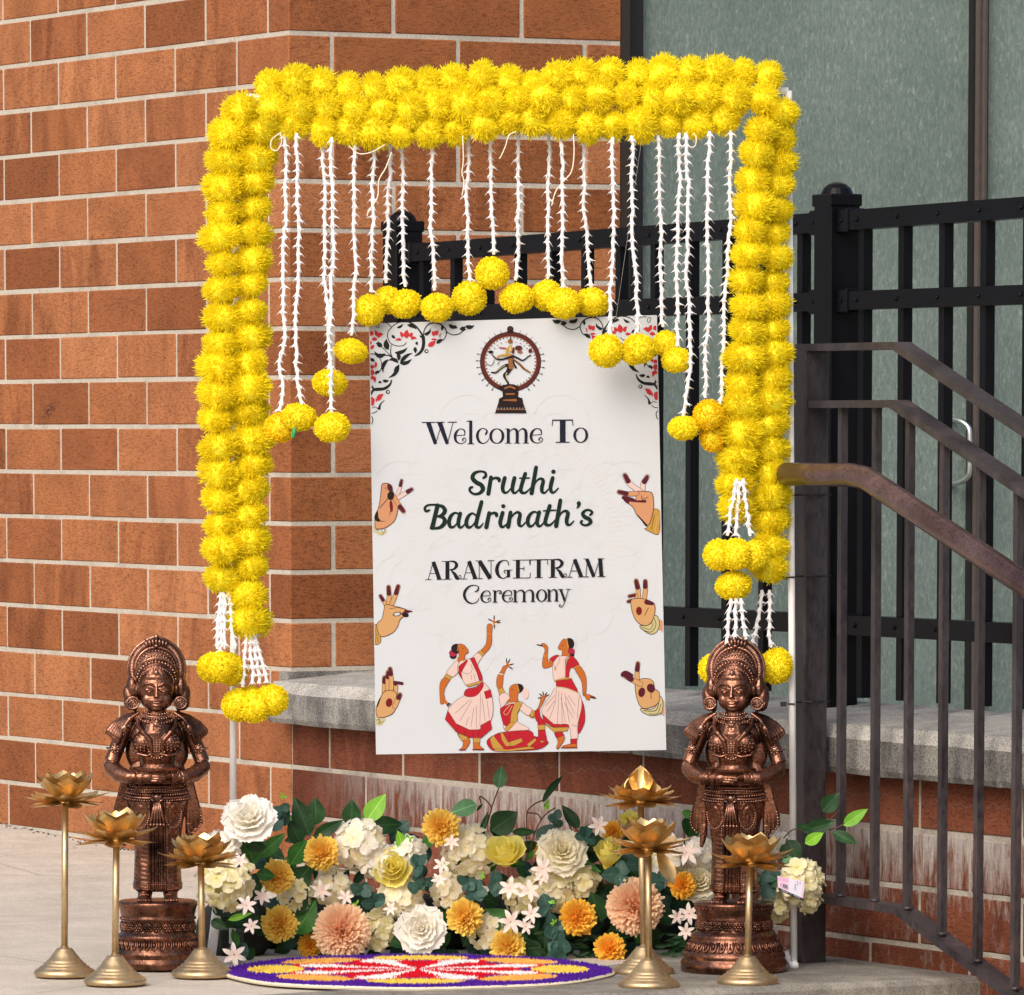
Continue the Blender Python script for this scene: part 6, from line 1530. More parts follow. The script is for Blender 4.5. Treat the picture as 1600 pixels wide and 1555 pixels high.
def lamp(label, px, ybot, ytop, scale, rz, bud=False, hang=False, group='brass lotus lamp stands'):
    P = hitZ(px[1], ybot-5.5); Yd = P.y
    zt = hitY(px[0], ytop, Yd).z            # height of the flower's seat
    root = thing('lotus_lamp', label, 'lamp stand', (P.x, P.y, .003), 0, group)
    dx = hitY(px[0], ytop, Yd).x - P.x
    mb = MB(); s_ = scale*Yd/F_PX
    mb.lathe([(46, 0), (48, 2), (48.5, 6), (46, 10), (42, 12), (39, 13.5), (38.5, 15.5), (36, 16), (33.5, 18), (33, 20), (31, 20.5), (28.5, 22.5), (28, 24.5), (26, 25.5), (20, 33), (15.5, 39), (13, 42), (12, 43.5), (6.5, 44), (6, 47), (.1, 47)], 64)
    mb.build('base', M['brass_base'], root, True, scale=s_)
    mb = MB(); mb.tube([(0, 0, 43*s_), (dx, 0, zt)], 5.2*s_, 18); mb.build('rod', M['brass_base'], root, True)
    fl = MB(); fl.lathe([(.004, -.006), (.010, -.003), (.013, .001), (.010, .004), (.001, .005)], 20, (dx, 0, zt)); fl.build('flower_seat', M['brass'], root, True)
    RS = random.Random(int(px[0]))
    sc2 = scale
    def ringp(me, n, tilt, ph, k, z):
        for i in range(n):
            a = rz+ph+2*PI*i/n + RS.uniform(-.06, .06)
            link('petal', me, root, (dx+.004*math.cos(a), .004*math.sin(a), zt+z), Euler((RS.uniform(-.08, .08), -tilt+RS.uniform(-.09, .09), a), 'XYZ'), (k*sc2*RS.uniform(.95, 1.05),)*3)
    ringp(PB_, 8, 0, .2, 1.0, -.001); ringp(PO_, 8, .02, .6, 1.0, .001)
    ringp(PM_, 7, .06 if not bud else -.20, .2, 1.0 if not bud else .9, .003)
    if not bud: ringp(PI_, 6, .10, .5, .95, .005)
    else:
        for i in range(4): a = -PI/2+i*PI/2; link('petal', PBUD, root, (dx+.013*math.cos(a), .013*math.sin(a), zt+.003), Euler((0, .02, a+PI), 'XYZ'), (sc2,)*3)
    if hang:
        link('petal', PO_, root, (dx+.016, -.010, zt-.001), Euler((.3, 1.15, -.7), 'XYZ'), (sc2*.9,)*3)
    return root
lamp('tallest of the three brass lotus lamps at the far left, standing alone before bare brick', (102, 101), 1533, 1257, 1.0, .2)
lamp('middle brass lotus lamp of the left three, standing nearest the viewer before the left statue', (182, 180), 1546, 1316, 1.02, .55)
lamp('shortest brass lotus lamp of the left three, standing between left statue and rug', (314, 316), 1534, 1352, 1.0, .9)
lamp('tall brass lotus lamp with a closed central bud, hindmost of the right three', (1001, 1006), 1530, 1256, .98, .1, True)
lamp('brass lotus lamp with one drooping petal, in front of the lamp with the closed bud', (1013, 1013.5), 1551, 1330, 1.0, .3, False, True)
lamp('shortest brass lotus lamp of the right three, standing before the right statue pedestal', (1172, 1168), 1546, 1352, 1.0, .45)
# ------------------------------------------------------------------ flower bank
RF = random.Random(21)
def cloth(name, c, c2=None, rough=.6, trans=.25, rnd=.08, var=.08):
    """petal cloth; c2 tints the throat (distance from the flower's own middle)"""
    m, nt, b = newmat(name); v = coords(nt, 'Object')
    n1 = noise(nt, v, 3.0, 3)
    lo = tuple(x*(1-var) for x in c); out = ramp(nt, n1, [(.3, lo), (.7, c)]).outputs[0]
    if c2:
        ln = nt.nodes.new('ShaderNodeVectorMath'); ln.operation = 'LENGTH'; tc = nt.nodes.new('ShaderNodeTexCoord'); nt.links.new(tc.outputs['Object'], ln.inputs[0])
        f = ramp(nt, ln.outputs['Value'], [(.25, (1, 1, 1)), (.95, (0, 0, 0))])
        out = mixc(nt, out, (*c2, 1), f.outputs[0])
    oi = nt.nodes.new('ShaderNodeObjectInfo'); r = ramp(nt, oi.outputs['Random'], [(0, (1-rnd,)*3), (1, (1, 1, 1))])
    out = mixc(nt, out, r.outputs[0], 1.0, 'MULTIPLY')
    nt.links.new(out, b.inputs['Base Color']); b.inputs['Roughness'].default_value = rough; b.inputs['Specular IOR Level'].default_value = .25
    t = nt.nodes.new('ShaderNodeBsdfTranslucent'); nt.links.new(out, t.inputs[0])
    mx = nt.nodes.new('ShaderNodeMixShader'); mx.inputs[0].default_value = trans
    nt.links.new(b.outputs[0], mx.inputs[1]); nt.links.new(t.outputs[0], mx.inputs[2]); nt.links.new(mx.outputs[0], nt.nodes['Material Output'].inputs[0])
    return m
M['mum'] = cloth('amber_petals', (1.0, .76, .17), (.98, .52, .06), trans=.35)
M['mum2'] = cloth('deep_amber_petals', (1.0, .65, .09), (.95, .36, .03), trans=.35)
M['dahlia'] = cloth('peach_petals', (1.0, .78, .56), (1, .52, .28), trans=.4)
M['white'] = cloth('white_petals', (1.0, .99, .96), (1, .95, .82), trans=.45)
M['cream'] = cloth('cream_petals', (1.0, .96, .82), (.98, .90, .62), trans=.45)
M['lemon'] = cloth('lemon_petals', (1.0, .93, .30), (1, .86, .14), trans=.5)
M['butter'] = cloth('butter_petals', (.92, .87, .64), (.84, .76, .36), rnd=.15, trans=.3)
M['lily'] = cloth('blush_petals', (.97, .92, .90), (.95, .78, .72), trans=.3)
def leafmat(name, c, c2, rough=.48):
    m, nt, b = newmat(name); v = coords(nt, 'Object')
    sx = nt.nodes.new('ShaderNodeSeparateXYZ'); tc = nt.nodes.new('ShaderNodeTexCoord'); nt.links.new(tc.outputs['Object'], sx.inputs[0])
    rib = mth(nt, 'SUBTRACT', 1.0, mth(nt, 'MULTIPLY', mth(nt, 'ABSOLUTE', sx.outputs['Y']), 45.0), True)
    veins = nt.nodes.new('ShaderNodeTexWave'); veins.inputs['Scale'].default_value = 3.2; veins.inputs['Distortion'].default_value = .6
    nt.links.new(tc.outputs['Object'], veins.inputs['Vector'])
    n1 = noise(nt, v, 3, 3); a = ramp(nt, n1, [(.3, c), (.7, c2)]).outputs[0]
    a = mixc(nt, a, ramp(nt, veins.outputs['Fac'], [(.0, (1.2, 1.2, 1.2)), (.15, (1, 1, 1))]).outputs[0], .35, 'MULTIPLY')
    a = mixc(nt, a, tuple(min(1, x*2.6+.01) for x in c2)+(1,), mth(nt, 'MULTIPLY', rib, .55))
    oi = nt.nodes.new('ShaderNodeObjectInfo'); r = ramp(nt, oi.outputs['Random'], [(0, (.7, .75, .7)), (1, (1.15, 1.1, 1))])
    a = mixc(nt, a, r.outputs[0], 1.0, 'MULTIPLY')
    nt.links.new(a, b.inputs['Base Color']); b.inputs['Roughness'].default_value = rough; b.inputs['Specular IOR Level'].default_value = .28
    bump(nt, b, veins.outputs['Fac'], .04, .01)
    t = nt.nodes.new('ShaderNodeBsdfTranslucent'); nt.links.new(a, t.inputs[0])
    mx = nt.nodes.new('ShaderNodeMixShader'); mx.inputs[0].default_value = .15
    nt.links.new(b.outputs[0], mx.inputs[1]); nt.links.new(t.outputs[0], mx.inputs[2]); nt.links.new(mx.outputs[0], nt.nodes['Material Output'].inputs[0]); return m
M['leaf_dark'] = leafmat('dark_leaf', (.010, .042, .014), (.018, .072, .022))
M['leaf_mid'] = leafmat('mid_leaf', (.030, .13, .024), (.055, .20, .035))
M['leaf_bright'] = leafmat('bright_leaf', (.16, .42, .03), (.22, .52, .05))
M['leaf_euc'] = leafmat('blue_green_leaf', (.022, .066, .060), (.045, .115, .098), .5)
M['leaf_soft'] = leafmat('grey_green_leaf', (.10, .25, .13), (.15, .34, .18), .5)
M['twig'] = simple('twig', (.09, .045, .03), .8, var=.2)

def blossom(name, n, mat, w, r0=.12, hemi=-.35, spoon=1.0, seed=0, jit=.07, cupv=.28):
    rs = np.random.RandomState(seed)
    i = np.arange(n)+.5; z = 1-(1-hemi)*(i/n); a = i*2.39996
    rr_ = np.sqrt(np.clip(1-z*z, 0, 1)); D = np.stack([rr_*np.cos(a), rr_*np.sin(a), z], 1); D = unit(D+rs.normal(0, .07, D.shape))
    L = (1-.20*np.clip(z, 0, 1)**2)*(1+rs.normal(0, jit, n))
    up = np.tile([0, 0, 1.0], (n, 1)); side = unit(np.cross(up+rs.normal(0, .12, (n, 3)), D)); 
    bend = np.stack([-D[:, 0]*.05, -D[:, 1]*.05, .12*np.ones(n)], 1)
    v, f = petals(D, r0, L, w, [(0, .35, 0), (.5, .75, 0), (.8, 1.05*spoon, 0), (.94, .9*spoon, 0), (1, .35, 0)], bend, cupv, rs, side)
    v2, f2 = sphere_np(.45)
    V, F, mi = join([(v, f, 0), (v2, f2, 0)])
    return mesh_np(name, V, F, mat)
CM = [blossom('chrysanthemum', 230, M['mum'], .17, seed=s) for s in (1, 2)] + [blossom('chrysanthemum', 210, M['mum2'], .17, seed=3)]
DH = [blossom('dahlia', 520, M['dahlia'], .105, seed=s, jit=.04) for s in (4, 5)]

def rose_petal(radius, height, spread, flare, thick=0.0, frill=.02, seed=0, mat=None, close=.0):
    rs = np.random.RandomState(seed); nu, nv = 11, 8; vs_ = []
    f1, f2 = rs.uniform(0, 6, 2)
    for i in range(nv):
        v = i/(nv-1)
        lim = spread*math.sqrt(max(0, 1-(max(0, v-.45)/.56)**2.6))*(.55+.45*min(1, v*2.4))
        for j in range(nu):
            u = (j/(nu-1)-.5)*2; a = u*lim
            r_ = radius*(.35+.65*math.sin(min(v*1.35, 1)*PI/2)) + flare*v**3.0 - close*v**2*radius
            r_ += frill*v*math.sin(u*7+f1) + frill*.5*v*math.sin(u*13+f2) + .02*abs(u)**3
            z = height*(v - .30*(flare*1.2)*v**4) - .06*abs(u)**2*height*v
            vs_.append((r_*math.cos(a), r_*math.sin(a), z))
    fs = [(i*nu+j, i*nu+j+1, (i+1)*nu+j+1, (i+1)*nu+j) for i in range(nv-1) for j in range(nu-1)]
    return mesh_np('petal', vs_, fs, mat, smooth=True)
def rose_kit(mat, kind):
    kit = []     # (mesh, count, phase, z offset, tilt)
    if kind == 'open':       # peony-like, many ruffled petals
        for L, (rad, h, sp, fl, n, z) in enumerate([(.10, .78, 1.5, .04, 3, 0), (.20, .76, 1.2, .10, 4, 0), (.33, .70, 1.0, .16, 5, -.01), (.46, .62, .9, .24, 5, -.04), (.58, .50, .8, .32, 7, -.09), (.66, .34, .75, .40, 8, -.14)]):
            kit.append((rose_petal(rad, h, sp, fl, frill=.028, seed=L, mat=mat), n, L*.7, z))
    elif kind == 'cup':      # high cup rose
        for L, (rad, h, sp, fl, n, z, cl) in enumerate([(.12, 1.05, 1.7, .0, 3, 0, .1), (.24, 1.04, 1.3, .03, 3, 0, .1), (.40, 1.0, 1.15, .05, 4, -.02, .1), (.58, .95, 1.0, .10, 4, -.06, .08), (.74, .82, .85, .22, 5, -.10, 0)]):
            kit.append((rose_petal(rad, h, sp, fl, frill=.012, seed=10+L, mat=mat, close=cl), n, L*.9, z))
    return kit
def facing(dx=0.0, dz=.35, roll=None):
    """rotation taking local +Z to a direction facing the viewer, tilted by dx, dz"""
    d = Vector((dx, -1, dz)).normalized(); q = d.to_track_quat('Z', 'Y').to_matrix()
    return q @ Matrix.Rotation(RF.uniform(0, 6.28) if roll is None else roll, 3, 'Z')
FB = thing('flower_arrangement', 'long low bank of cream, yellow and peach flowers and green leaves between the lamps', 'flower arrangement', (-.17, 11.80, .0))
FYB = 11.74
def adj(px, Y): return Y - .21*min(1, max(0, (440-px)/60)) if Y > 11.6 else Y
def fpos(px, py, Y): return hitY(px, py, Y)-FB.location
def fplace(name, me, px, py, r, Y=FYB, dx=None, dz=.3, parent=None, label=None, sq=1.0):
    Y = adj(px, Y)
    s = r*Y/F_PX
    dx = RF.uniform(-.35, .35) if dx is None else dx
    o = link(name, me, parent or FB, fpos(px, py, Y) if parent is None else hitY(px, py, Y)-parent.location, facing(dx, dz).to_4x4(), (s, s, s*sq))
    if label: o['label'] = label
    return o
def rose(kit, px, py, r, Y, dx=0.0, dz=.4, label=None, core='leaf_mid', sq=1.0):
    Y = adj(px, Y)
    s = r*Y/F_PX; Rm = facing(dx, dz)
    mb = MB(); mb.ell((0, 0, -.12), (.30, .30, .22), None, 12, 8); mb.ell((0, 0, .15), (.14, .14, .34), None, 8, 6)
    root = link('rose', mesh_np('rose_heart', mb.v, mb.f, [kit[0][0].materials[0]]), FB, fpos(px, py, Y) - Rm @ Vector((0, 0, .25*s)), Rm.to_4x4(), (s, s, s*sq))
    if label: root['label'] = label
    for me, n, ph_, z in kit:
        for i in range(n):
            k = RF.uniform(.95, 1.06)
            link('petal', me, root, (0, 0, z+RF.uniform(-.015, .015)), (RF.uniform(-.06, .06), RF.uniform(-.06, .06), ph_+2*PI*i/n+RF.uniform(-.15, .15)), (k, k, k))
    return root
KW, KC, KL, KCC = rose_kit(M['white'], 'open'), rose_kit(M['cream'], 'open'), rose_kit(M['lemon'], 'cup'), rose_kit(M['cream'], 'cup')

for px, py, r, lab, k in ((503, 1334, 29, 'amber chrysanthemum at the upper left', 0), (433, 1371, 28, 'amber chrysanthemum facing right', 1), (437, 1445, 30, 'amber chrysanthemum low left', 0), (484, 1478, 20, 'small amber chrysanthemum behind the peach dahlia', 2),
                      (689, 1293, 30, 'pale amber chrysanthemum standing above the others', 1), (727, 1433, 30, 'amber chrysanthemum in the middle beside the white rose', 0), (794, 1480, 29, 'amber chrysanthemum touching the rug', 1), (902, 1435, 31, 'orange chrysanthemum right of the eucalyptus', 2),
                      (953, 1483, 26, 'orange chrysanthemum behind the lamp bases', 2), (1066, 1384, 23, 'orange chrysanthemum left of the right statue', 2), (851, 1332, 18, 'orange chrysanthemum behind the cream rose', 2), (958, 1300, 18, 'orange chrysanthemum behind the lamp with a bud', 2)):
    fplace('chrysanthemum', CM[k], px, py, r, FYB-.06 if r > 22 else FYB-.0, dz=.25, label=lab)
fplace('dahlia', DH[0], 535, 1455, 47, FYB-.075, .05, .2, label='large peach dahlia on the left'); fplace('dahlia', DH[1], 992, 1417, 47, FYB-.07, -.05, .2, label='large peach dahlia behind the lamp rods')
rose(KW, 389, 1277, 42, FYB-.07, -.1, .75, 'white rose raised at the left end'); rose(KW, 658, 1451, 39, FYB-.06, -.05, .25, 'white rose low in the middle')
rose(KC, 878, 1329, 39, FYB-.06, .1, .5, 'cream rose at the upper right'); rose(KL, 789, 1336, 36, FYB-.06, -.1, 1.3, 'pale yellow cupped rose', sq=1.0); rose(KL, 611, 1358, 34, FYB-.04, .15, .4, 'pale yellow half open rose')
rose(KL, 950, 1342, 25, FYB-.05, .2, 1.8, 'yellow rose bud, narrow', sq=1.7); rose(KC, 1092, 1376, 33, FYB-.04, .0, .5, 'cream rose left of the right statue'); rose(KL, 985, 1285, 20, FYB-.02, .1, 1.0, 'yellow rose behind the lotus with a bud')

# hydrangea florets
def floret_mesh(mat, seed):
    rs = np.random.RandomState(seed); V = []; Fs = []
    for k in range(4):
        a0 = k*PI/2+rs.uniform(-.15, .15); nu, nv = 6, 5; base = len(V); tw = rs.uniform(-.2, .2)
        for i in range(nu):
            u = i/(nu-1); w = .50*math.sin(PI*min(1, u*.62+.18))**.9*(1 if u < .98 else .75)
            for j in range(nv):
                v = (j/(nv-1)-.5)*2; x = .04+u*.92; y = v*w
                z = .20*u*u*0+.16*u - .10*v*v*u + .05*math.sin(5*u+seed)*v + tw*v*u*.4 + .07*math.sin(v*4+seed*1.7)*u
                V.append((x*math.cos(a0)-y*math.sin(a0), x*math.sin(a0)+y*math.cos(a0), z))
        for i in range(nu-1):
            for j in range(nv-1): a = base+i*nv+j; Fs.append((a, a+nv, a+nv+1, a+1))
    mb = MB(); mb.v = V; mb.f = Fs; mb.m = [0]*len(Fs); mb.ell((0, 0, .05), (.09, .09, .07), None, 6, 4)
    return mesh_np('floret', mb.v, mb.f, mat, smooth=True)
FLB = [floret_mesh(M['butter'], s) for s in (1, 2, 3)]; FLW = [floret_mesh(M['white'], s) for s in (4, 5)]; FLC = [floret_mesh(M['cream'], s) for s in (6, 7)]
def hydrangea(px, py, r, Y, kinds, n=22, sz=15, parent=None, label=None):
    par = parent or FB; root_m = MB(); root_m.ell((0, 0, 0), r*.55*Y/F_PX, None, 10, 7)
    Y = adj(px, Y)
    c_ = hitY(px, py, Y)
    root = link('hydrangea', mesh_np('hydrangea_heart', root_m.v, root_m.f, [M['butter']]), par, c_-par.location)
    if label: root['label'] = label
    s = Y/F_PX
    for i in range(n):
        t_ = (i+.5)/n; z = 1-1.25*t_; a = i*2.39996; q = math.sqrt(max(0, 1-z*z))
        d = Vector((q*math.cos(a)+RF.uniform(-.12, .12), -z+RF.uniform(-.1, .1), q*math.sin(a)+RF.uniform(-.1, .1))).normalized()
        Rm = (d+Vector((RF.uniform(-.3, .3), -.15, RF.uniform(-.1, .35)))).normalized().to_track_quat('Z', 'Y').to_matrix() @ Matrix.Rotation(RF.uniform(0, 6.28), 3, 'Z')
        link('floret', RF.choice(kinds), root, d*r*s*RF.uniform(.82, 1.0), Rm.to_4x4(), sz*s*RF.uniform(.85, 1.15))
    return root
for px, py, r, kinds, sz, lab in ((352, 1378, 40, FLB, 15, 'buttery hydrangea at the far left'), (345, 1325, 24, FLW, 13, 'white florets behind the raised rose'), (562, 1318, 36, FLC+FLW, 16, 'cream hydrangea under the upright leaves'), (590, 1345, 26, FLW, 15, 'white hydrangea left of the yellow rose'),
                                  (735, 1330, 36, FLC, 15, 'cream hydrangea left of the cupped rose'), (625, 1400, 30, FLC, 14, 'cream hydrangea above the white rose'), (590, 1452, 28, FLB, 13, 'cream hydrangea right of the peach dahlia'), (520, 1385, 26, FLC, 13, 'cream florets between chrysanthemums'),
                                  (862, 1388, 34, FLB+FLC, 14, 'cream hydrangea below the cream rose'), (905, 1375, 26, FLB, 13, 'buttery hydrangea left of the yellow bud'), (700, 1390, 24, FLC, 13, 'cream florets in the middle'), (1040, 1345, 34, FLW+FLB, 15, 'white hydrangea behind the brass rods'), (760, 1455, 26, FLC, 12, 'cream florets beside the low chrysanthemum'),
                                  (640, 1330, 22, FLW, 13, 'white florets over the half open rose'), (815, 1400, 26, FLB, 13, 'cream florets behind the lilies'), (460, 1400, 24, FLB, 12, 'buttery florets left of the centre'), (1095, 1335, 24, FLW, 13, 'white florets beside the statue skirt')):
    hydrangea(px, py, r*1.1, FYB-.02, kinds, 24 if r > 28 else 15, sz+2, None, lab)
# star shaped lilies
def lily_mesh(seed):
    rs = np.random.RandomState(seed); V = []; Fs = []
    for k in range(6):
        a0 = k*PI/3+rs.uniform(-.12, .12); nu, nv = 6, 3; base = len(V); el = rs.uniform(.1, .45)
        for i in range(nu):
            u = i/(nu-1); w = .20*math.sin(PI*min(1, u*.85+.12))**.8*(1 if u < .98 else .1)
            for j in range(nv):
                v = j-1; x = .05+u*.95; y = v*w; z = el*u - .35*u*u*u + .05*abs(v)
                V.append((x*math.cos(a0)-y*math.sin(a0), x*math.sin(a0)+y*math.cos(a0), z))
        for i in range(nu-1):
            for j in range(nv-1): a = base+i*nv+j; Fs.append((a, a+nv, a+nv+1, a+1))
    return mesh_np('star_lily', V, Fs, M['lily'], smooth=True)
LY = [lily_mesh(s) for s in range(4)]
for px, py, r in ((366, 1492, 21), (377, 1465, 19), (393, 1448, 15), (398, 1490, 14), (385, 1415, 18), (410, 1400, 16), (503, 1392, 18), (492, 1412, 13), (540, 1402, 14), (676, 1332, 20), (690, 1352, 15), (686, 1375, 13), (797, 1388, 20), (826, 1392, 20), (798, 1441, 22), (830, 1428, 17), (788, 1412, 15), (822, 1448, 14),
                  (848, 1358, 20), (846, 1372, 13), (922, 1262, 22), (935, 1290, 17), (968, 1268, 16), (1073, 1332, 25), (1080, 1352, 18), (1052, 1318, 18), (1040, 1428, 20), (1077, 1428, 19), (1048, 1400, 16), (1072, 1455, 15), (1020, 1400, 12), (1058, 1432, 14), (706, 1316, 14), (610, 1420, 12), (375, 1345, 14)):
    if (px*7+py) % 4 == 0: continue
    fplace('star_lily', RF.choice(LY), px, py, r, FYB-.085, dz=RF.uniform(-.1, .6))

# leaves
def leaf_mesh(L, W, mat, pt=1.0, fold=.18, bend=.25, name='leaf', seed=0):
    nu, nv = 10, 5; vs_ = []; rs = np.random.RandomState(seed); ph_ = rs.uniform(0, 6)
    for i in range(nu):
        u = i/(nu-1); w = W*.5*(math.sin(PI*u**.78)**pt if 0 < u < 1 else .02)
        for j in range(nv):
            v = (j/(nv-1)-.5)*2
            vs_.append((u*L, v*w, fold*w*abs(v)-bend*L*u*u+.02*math.sin(u*8+ph_)*v))
    fs = [(i*nv+j, (i+1)*nv+j, (i+1)*nv+j+1, i*nv+j+1) for i in range(nu-1) for j in range(nv-1)]
    return mesh_np(name, vs_, fs, mat, smooth=True)
LD = [leaf_mesh(1, .60, M['leaf_dark'], .9, .2, b_, seed=i) for i, b_ in enumerate((.1, .3, -.1))]; LM_ = [leaf_mesh(1, .58, M['leaf_mid'], .9, .2, b_, seed=i+5) for i, b_ in enumerate((.15, -.1))]
LB_ = [leaf_mesh(1, .55, M['leaf_bright'], .9, .15, .1, seed=8)]; LE = [leaf_mesh(1, .92, M['leaf_euc'], .5, .1, b_, seed=i+9) for i, b_ in enumerate((.1, .25))]; LS = [leaf_mesh(1, .55, M['leaf_soft'], .8, .12, .1, seed=12)]
def leaf(kind, x0, y0, x1, y1, Y=FYB-.02, parent=None, roll=0.0, dep=0.0, wid=1.0):
    par = parent or FB
    Y = adj(x0, Y)
    a = hitY(x0, y0, Y); b_ = hitY(x1, y1, Y-dep); d = b_-a; L = d.length
    X = d.normalized(); Z = Vector((0, -1, .25)); Z = (Z-X*Z.dot(X)).normalized(); Yv = Z.cross(X)
    Rm = Matrix((X, Yv, Z)).transposed() @ Matrix.Rotation(roll, 3, 'X')
    return link('leaf', RF.choice(kind), par, a-par.location, Rm.to_4x4(), (L, L*wid, L))
for k_, c_ in ((LD, ((493, 1296, 492, 1243), (545, 1296, 548, 1250), (560, 1298, 510, 1270), (600, 1302, 560, 1290), (580, 1290, 628, 1290), (480, 1282, 452, 1250), (455, 1310, 485, 1248), (515, 1330, 480, 1300), (470, 1330, 440, 1312))),):
    pass
tw = MB()
def twig(pts, r=.0013, Y=FYB-.02, par=None):
    w = [hitY(x, y, adj(x, Y))-(par or FB).location for x, y in pts]; mb = MB(); mb.tube([Vector(p) for p in cat_rom([tuple(q) for q in w], 4)], r, 5); mb.build('twig', M['twig'], par or FB)
# the upright sprays that stand out above the bank
for kind, x0, y0, x1, y1, w_ in ((LD, 494, 1289, 492, 1246, 1.25), (LD, 550, 1292, 549, 1250, 1.2), (LB_, 572, 1284, 602, 1240, 1.05), (LD, 580, 1290, 630, 1288, .95), (LB_, 483, 1296, 449, 1276, 1.1), (LD, 484, 1306, 460, 1246, .9), (LD, 490, 1308, 534, 1284, .7), (LD, 470, 1318, 452, 1282, 1.1),
                             (LS, 779, 1232, 784, 1197, 1.15), (LS, 745, 1256, 704, 1270, 1.1), (LD, 754, 1256, 744, 1268, .5), (LD, 750, 1318, 759, 1268, .35), (LD, 768, 1298, 808, 1270, 1.35), (LD, 848, 1254, 876, 1208, .38), (LD, 905, 1294, 878, 1258, .75), (LB_, 850, 1262, 858, 1250, .6), (LD, 800, 1300, 838, 1300, .6), (LE, 838, 1310, 872, 1292, .7),
                             (LM_, 455, 1350, 480, 1312, 1.2), (LM_, 640, 1318, 624, 1300, 1.0), (LB_, 632, 1330, 622, 1299, 1.0), (LM_, 398, 1352, 384, 1310, 1.1), (LE, 375, 1352, 362, 1362, 1.2), (LM_, 402, 1340, 446, 1302, .7), (LD, 420, 1330, 378, 1308, .8), (LE, 436, 1290, 446, 1258, .9), (LE, 430, 1300, 432, 1262, .7),
                             (LB_, 356, 1438, 394, 1426, .5), (LD, 330, 1438, 352, 1450, 1.0), (LD, 395, 1375, 410, 1395, 1.0), (LB_, 640, 1480, 664, 1504, 1.2), (LD, 600, 1462, 634, 1478, .9), (LD, 704, 1458, 672, 1488, .8), (LM_, 800, 1452, 758, 1420, 1.2), (LM_, 905, 1345, 938, 1364, .6), (LD, 880, 1362, 906, 1384, 1.1), (LM_, 820, 1352, 796, 1346, .5), (LM_, 836, 1330, 818, 1346, .6),
                             (LD, 450, 1425, 480, 1390, 1.3), (LM_, 462, 1460, 492, 1408, 1.2), (LD, 455, 1390, 486, 1352, 1.3), (LM_, 470, 1455, 480, 1425, 1.5), (LM_, 1066, 1268, 1088, 1278, 1.0), (LD, 975, 1385, 962, 1345, 1.2), (LD, 940, 1440, 925, 1395, 1.3), (LD, 1000, 1378, 978, 1340, 1.0), (LD, 820, 1470, 850, 1500, 1.0), (LM_, 700, 1440, 740, 1405, 1.0)):
    leaf(kind, x0, y0, x1, y1, FYB-.03, None, RF.uniform(-.3, .3), RF.uniform(-.01, .02), w_)
for q in ([(575, 1290), (585, 1275), (596, 1258)], [(745, 1322), (760, 1290), (768, 1262), (779, 1232)], [(755, 1330), (750, 1300), (768, 1264), (750, 1244), (752, 1256)], [(822, 1322), (823, 1290), (824, 1268), (836, 1256), (850, 1250)], [(828, 1330), (836, 1300), (850, 1275), (868, 1262)], [(824, 1270), (840, 1272), (846, 1282)], [(705, 1320), (712, 1334)], [(446, 1282), (448, 1262), (440, 1258), (432, 1266)], [(900, 1310), (888, 1285), (905, 1300)],
          [(595, 1405), (625, 1404)], [(462, 1410), (500, 1402)], [(463, 1424), (490, 1414)]): twig(q)
# eucalyptus clusters
for px, py, n, r in ((565, 1392, 5, 17), (585, 1412, 5, 17), (655, 1352, 6, 16), (648, 1378, 5, 16), (665, 1385, 4, 14), (730, 1380, 4, 15), (745, 1392, 5, 16), (776, 1380, 5, 17), (855, 1418, 6, 17), (866, 1447, 7, 19), (868, 1472, 4, 16), (915, 1305, 5, 15), (870, 1280, 4, 14), (968, 1365, 4, 22), (440, 1268, 4, 13), (1205, 1392, 5, 17), (1190, 1372, 5, 16), (1000, 1350, 4, 18), (884, 1490, 4, 24), (1030, 1375, 4, 18)):
    for i in range(n):
        a = RF.uniform(0, 6.28); L = r*RF.uniform(.9, 1.3)
        leaf(LE, px, py, px+L*math.cos(a), py+L*math.sin(a), FYB-.07, None, RF.uniform(-.7, .7), RF.uniform(-.01, .015))
for px, py in ((443, 1243), (858, 1262), (866, 1442), (557, 1412), (862, 1412), (696, 1352), (640, 1310), (752, 1368)):
    for i in range(4):
        a = RF.uniform(0, 6.28); leaf(LB_, px, py, px+7*math.cos(a), py+7*math.sin(a), FYB-.085, None, RF.uniform(-.8, .8))
# dark foliage filling the depth of the bank
for i in range(250):
    px = RF.uniform(345, 1098); py = RF.uniform(1306, 1500); a = RF.uniform(0, 6.28); L = RF.uniform(28, 48)
    k = RF.random(); kind = LD if k < .6 else (LM_ if k < .8 else LE)
    leaf(kind, px, py, px+L*math.cos(a), py+L*math.sin(a)*.8, FYB+RF.uniform(.0, .07), None, RF.uniform(-.6, .6), RF.uniform(-.02, .03), RF.uniform(.8, 1.3))
# florist foam base
mb = MB()
for i in range(22):
    u = i/21; px = 350+735*u; P = hitZ(px, 1488)+Vector((0, .06-(.15 if px < 410 else 0), 0)); mb.ell((P.x-FB.location.x, P.y-FB.location.y+.04, .045), (.05, .07, .055+.01*math.sin(i*2.1)), None, 8, 6)
mb.build('foam_base', simple('dark_foam', (.010, .014, .010), .9, var=.3), FB)
for i in range(60):
    px = RF.uniform(820, 1080); py = RF.uniform(1455, 1500); a = RF.uniform(-.5, .5); L = RF.uniform(16, 30)
    leaf(LD, px, py, px+L*math.cos(a), py+L*math.sin(a), FYB-.03, None, RF.uniform(-1, 1), 0, .5)

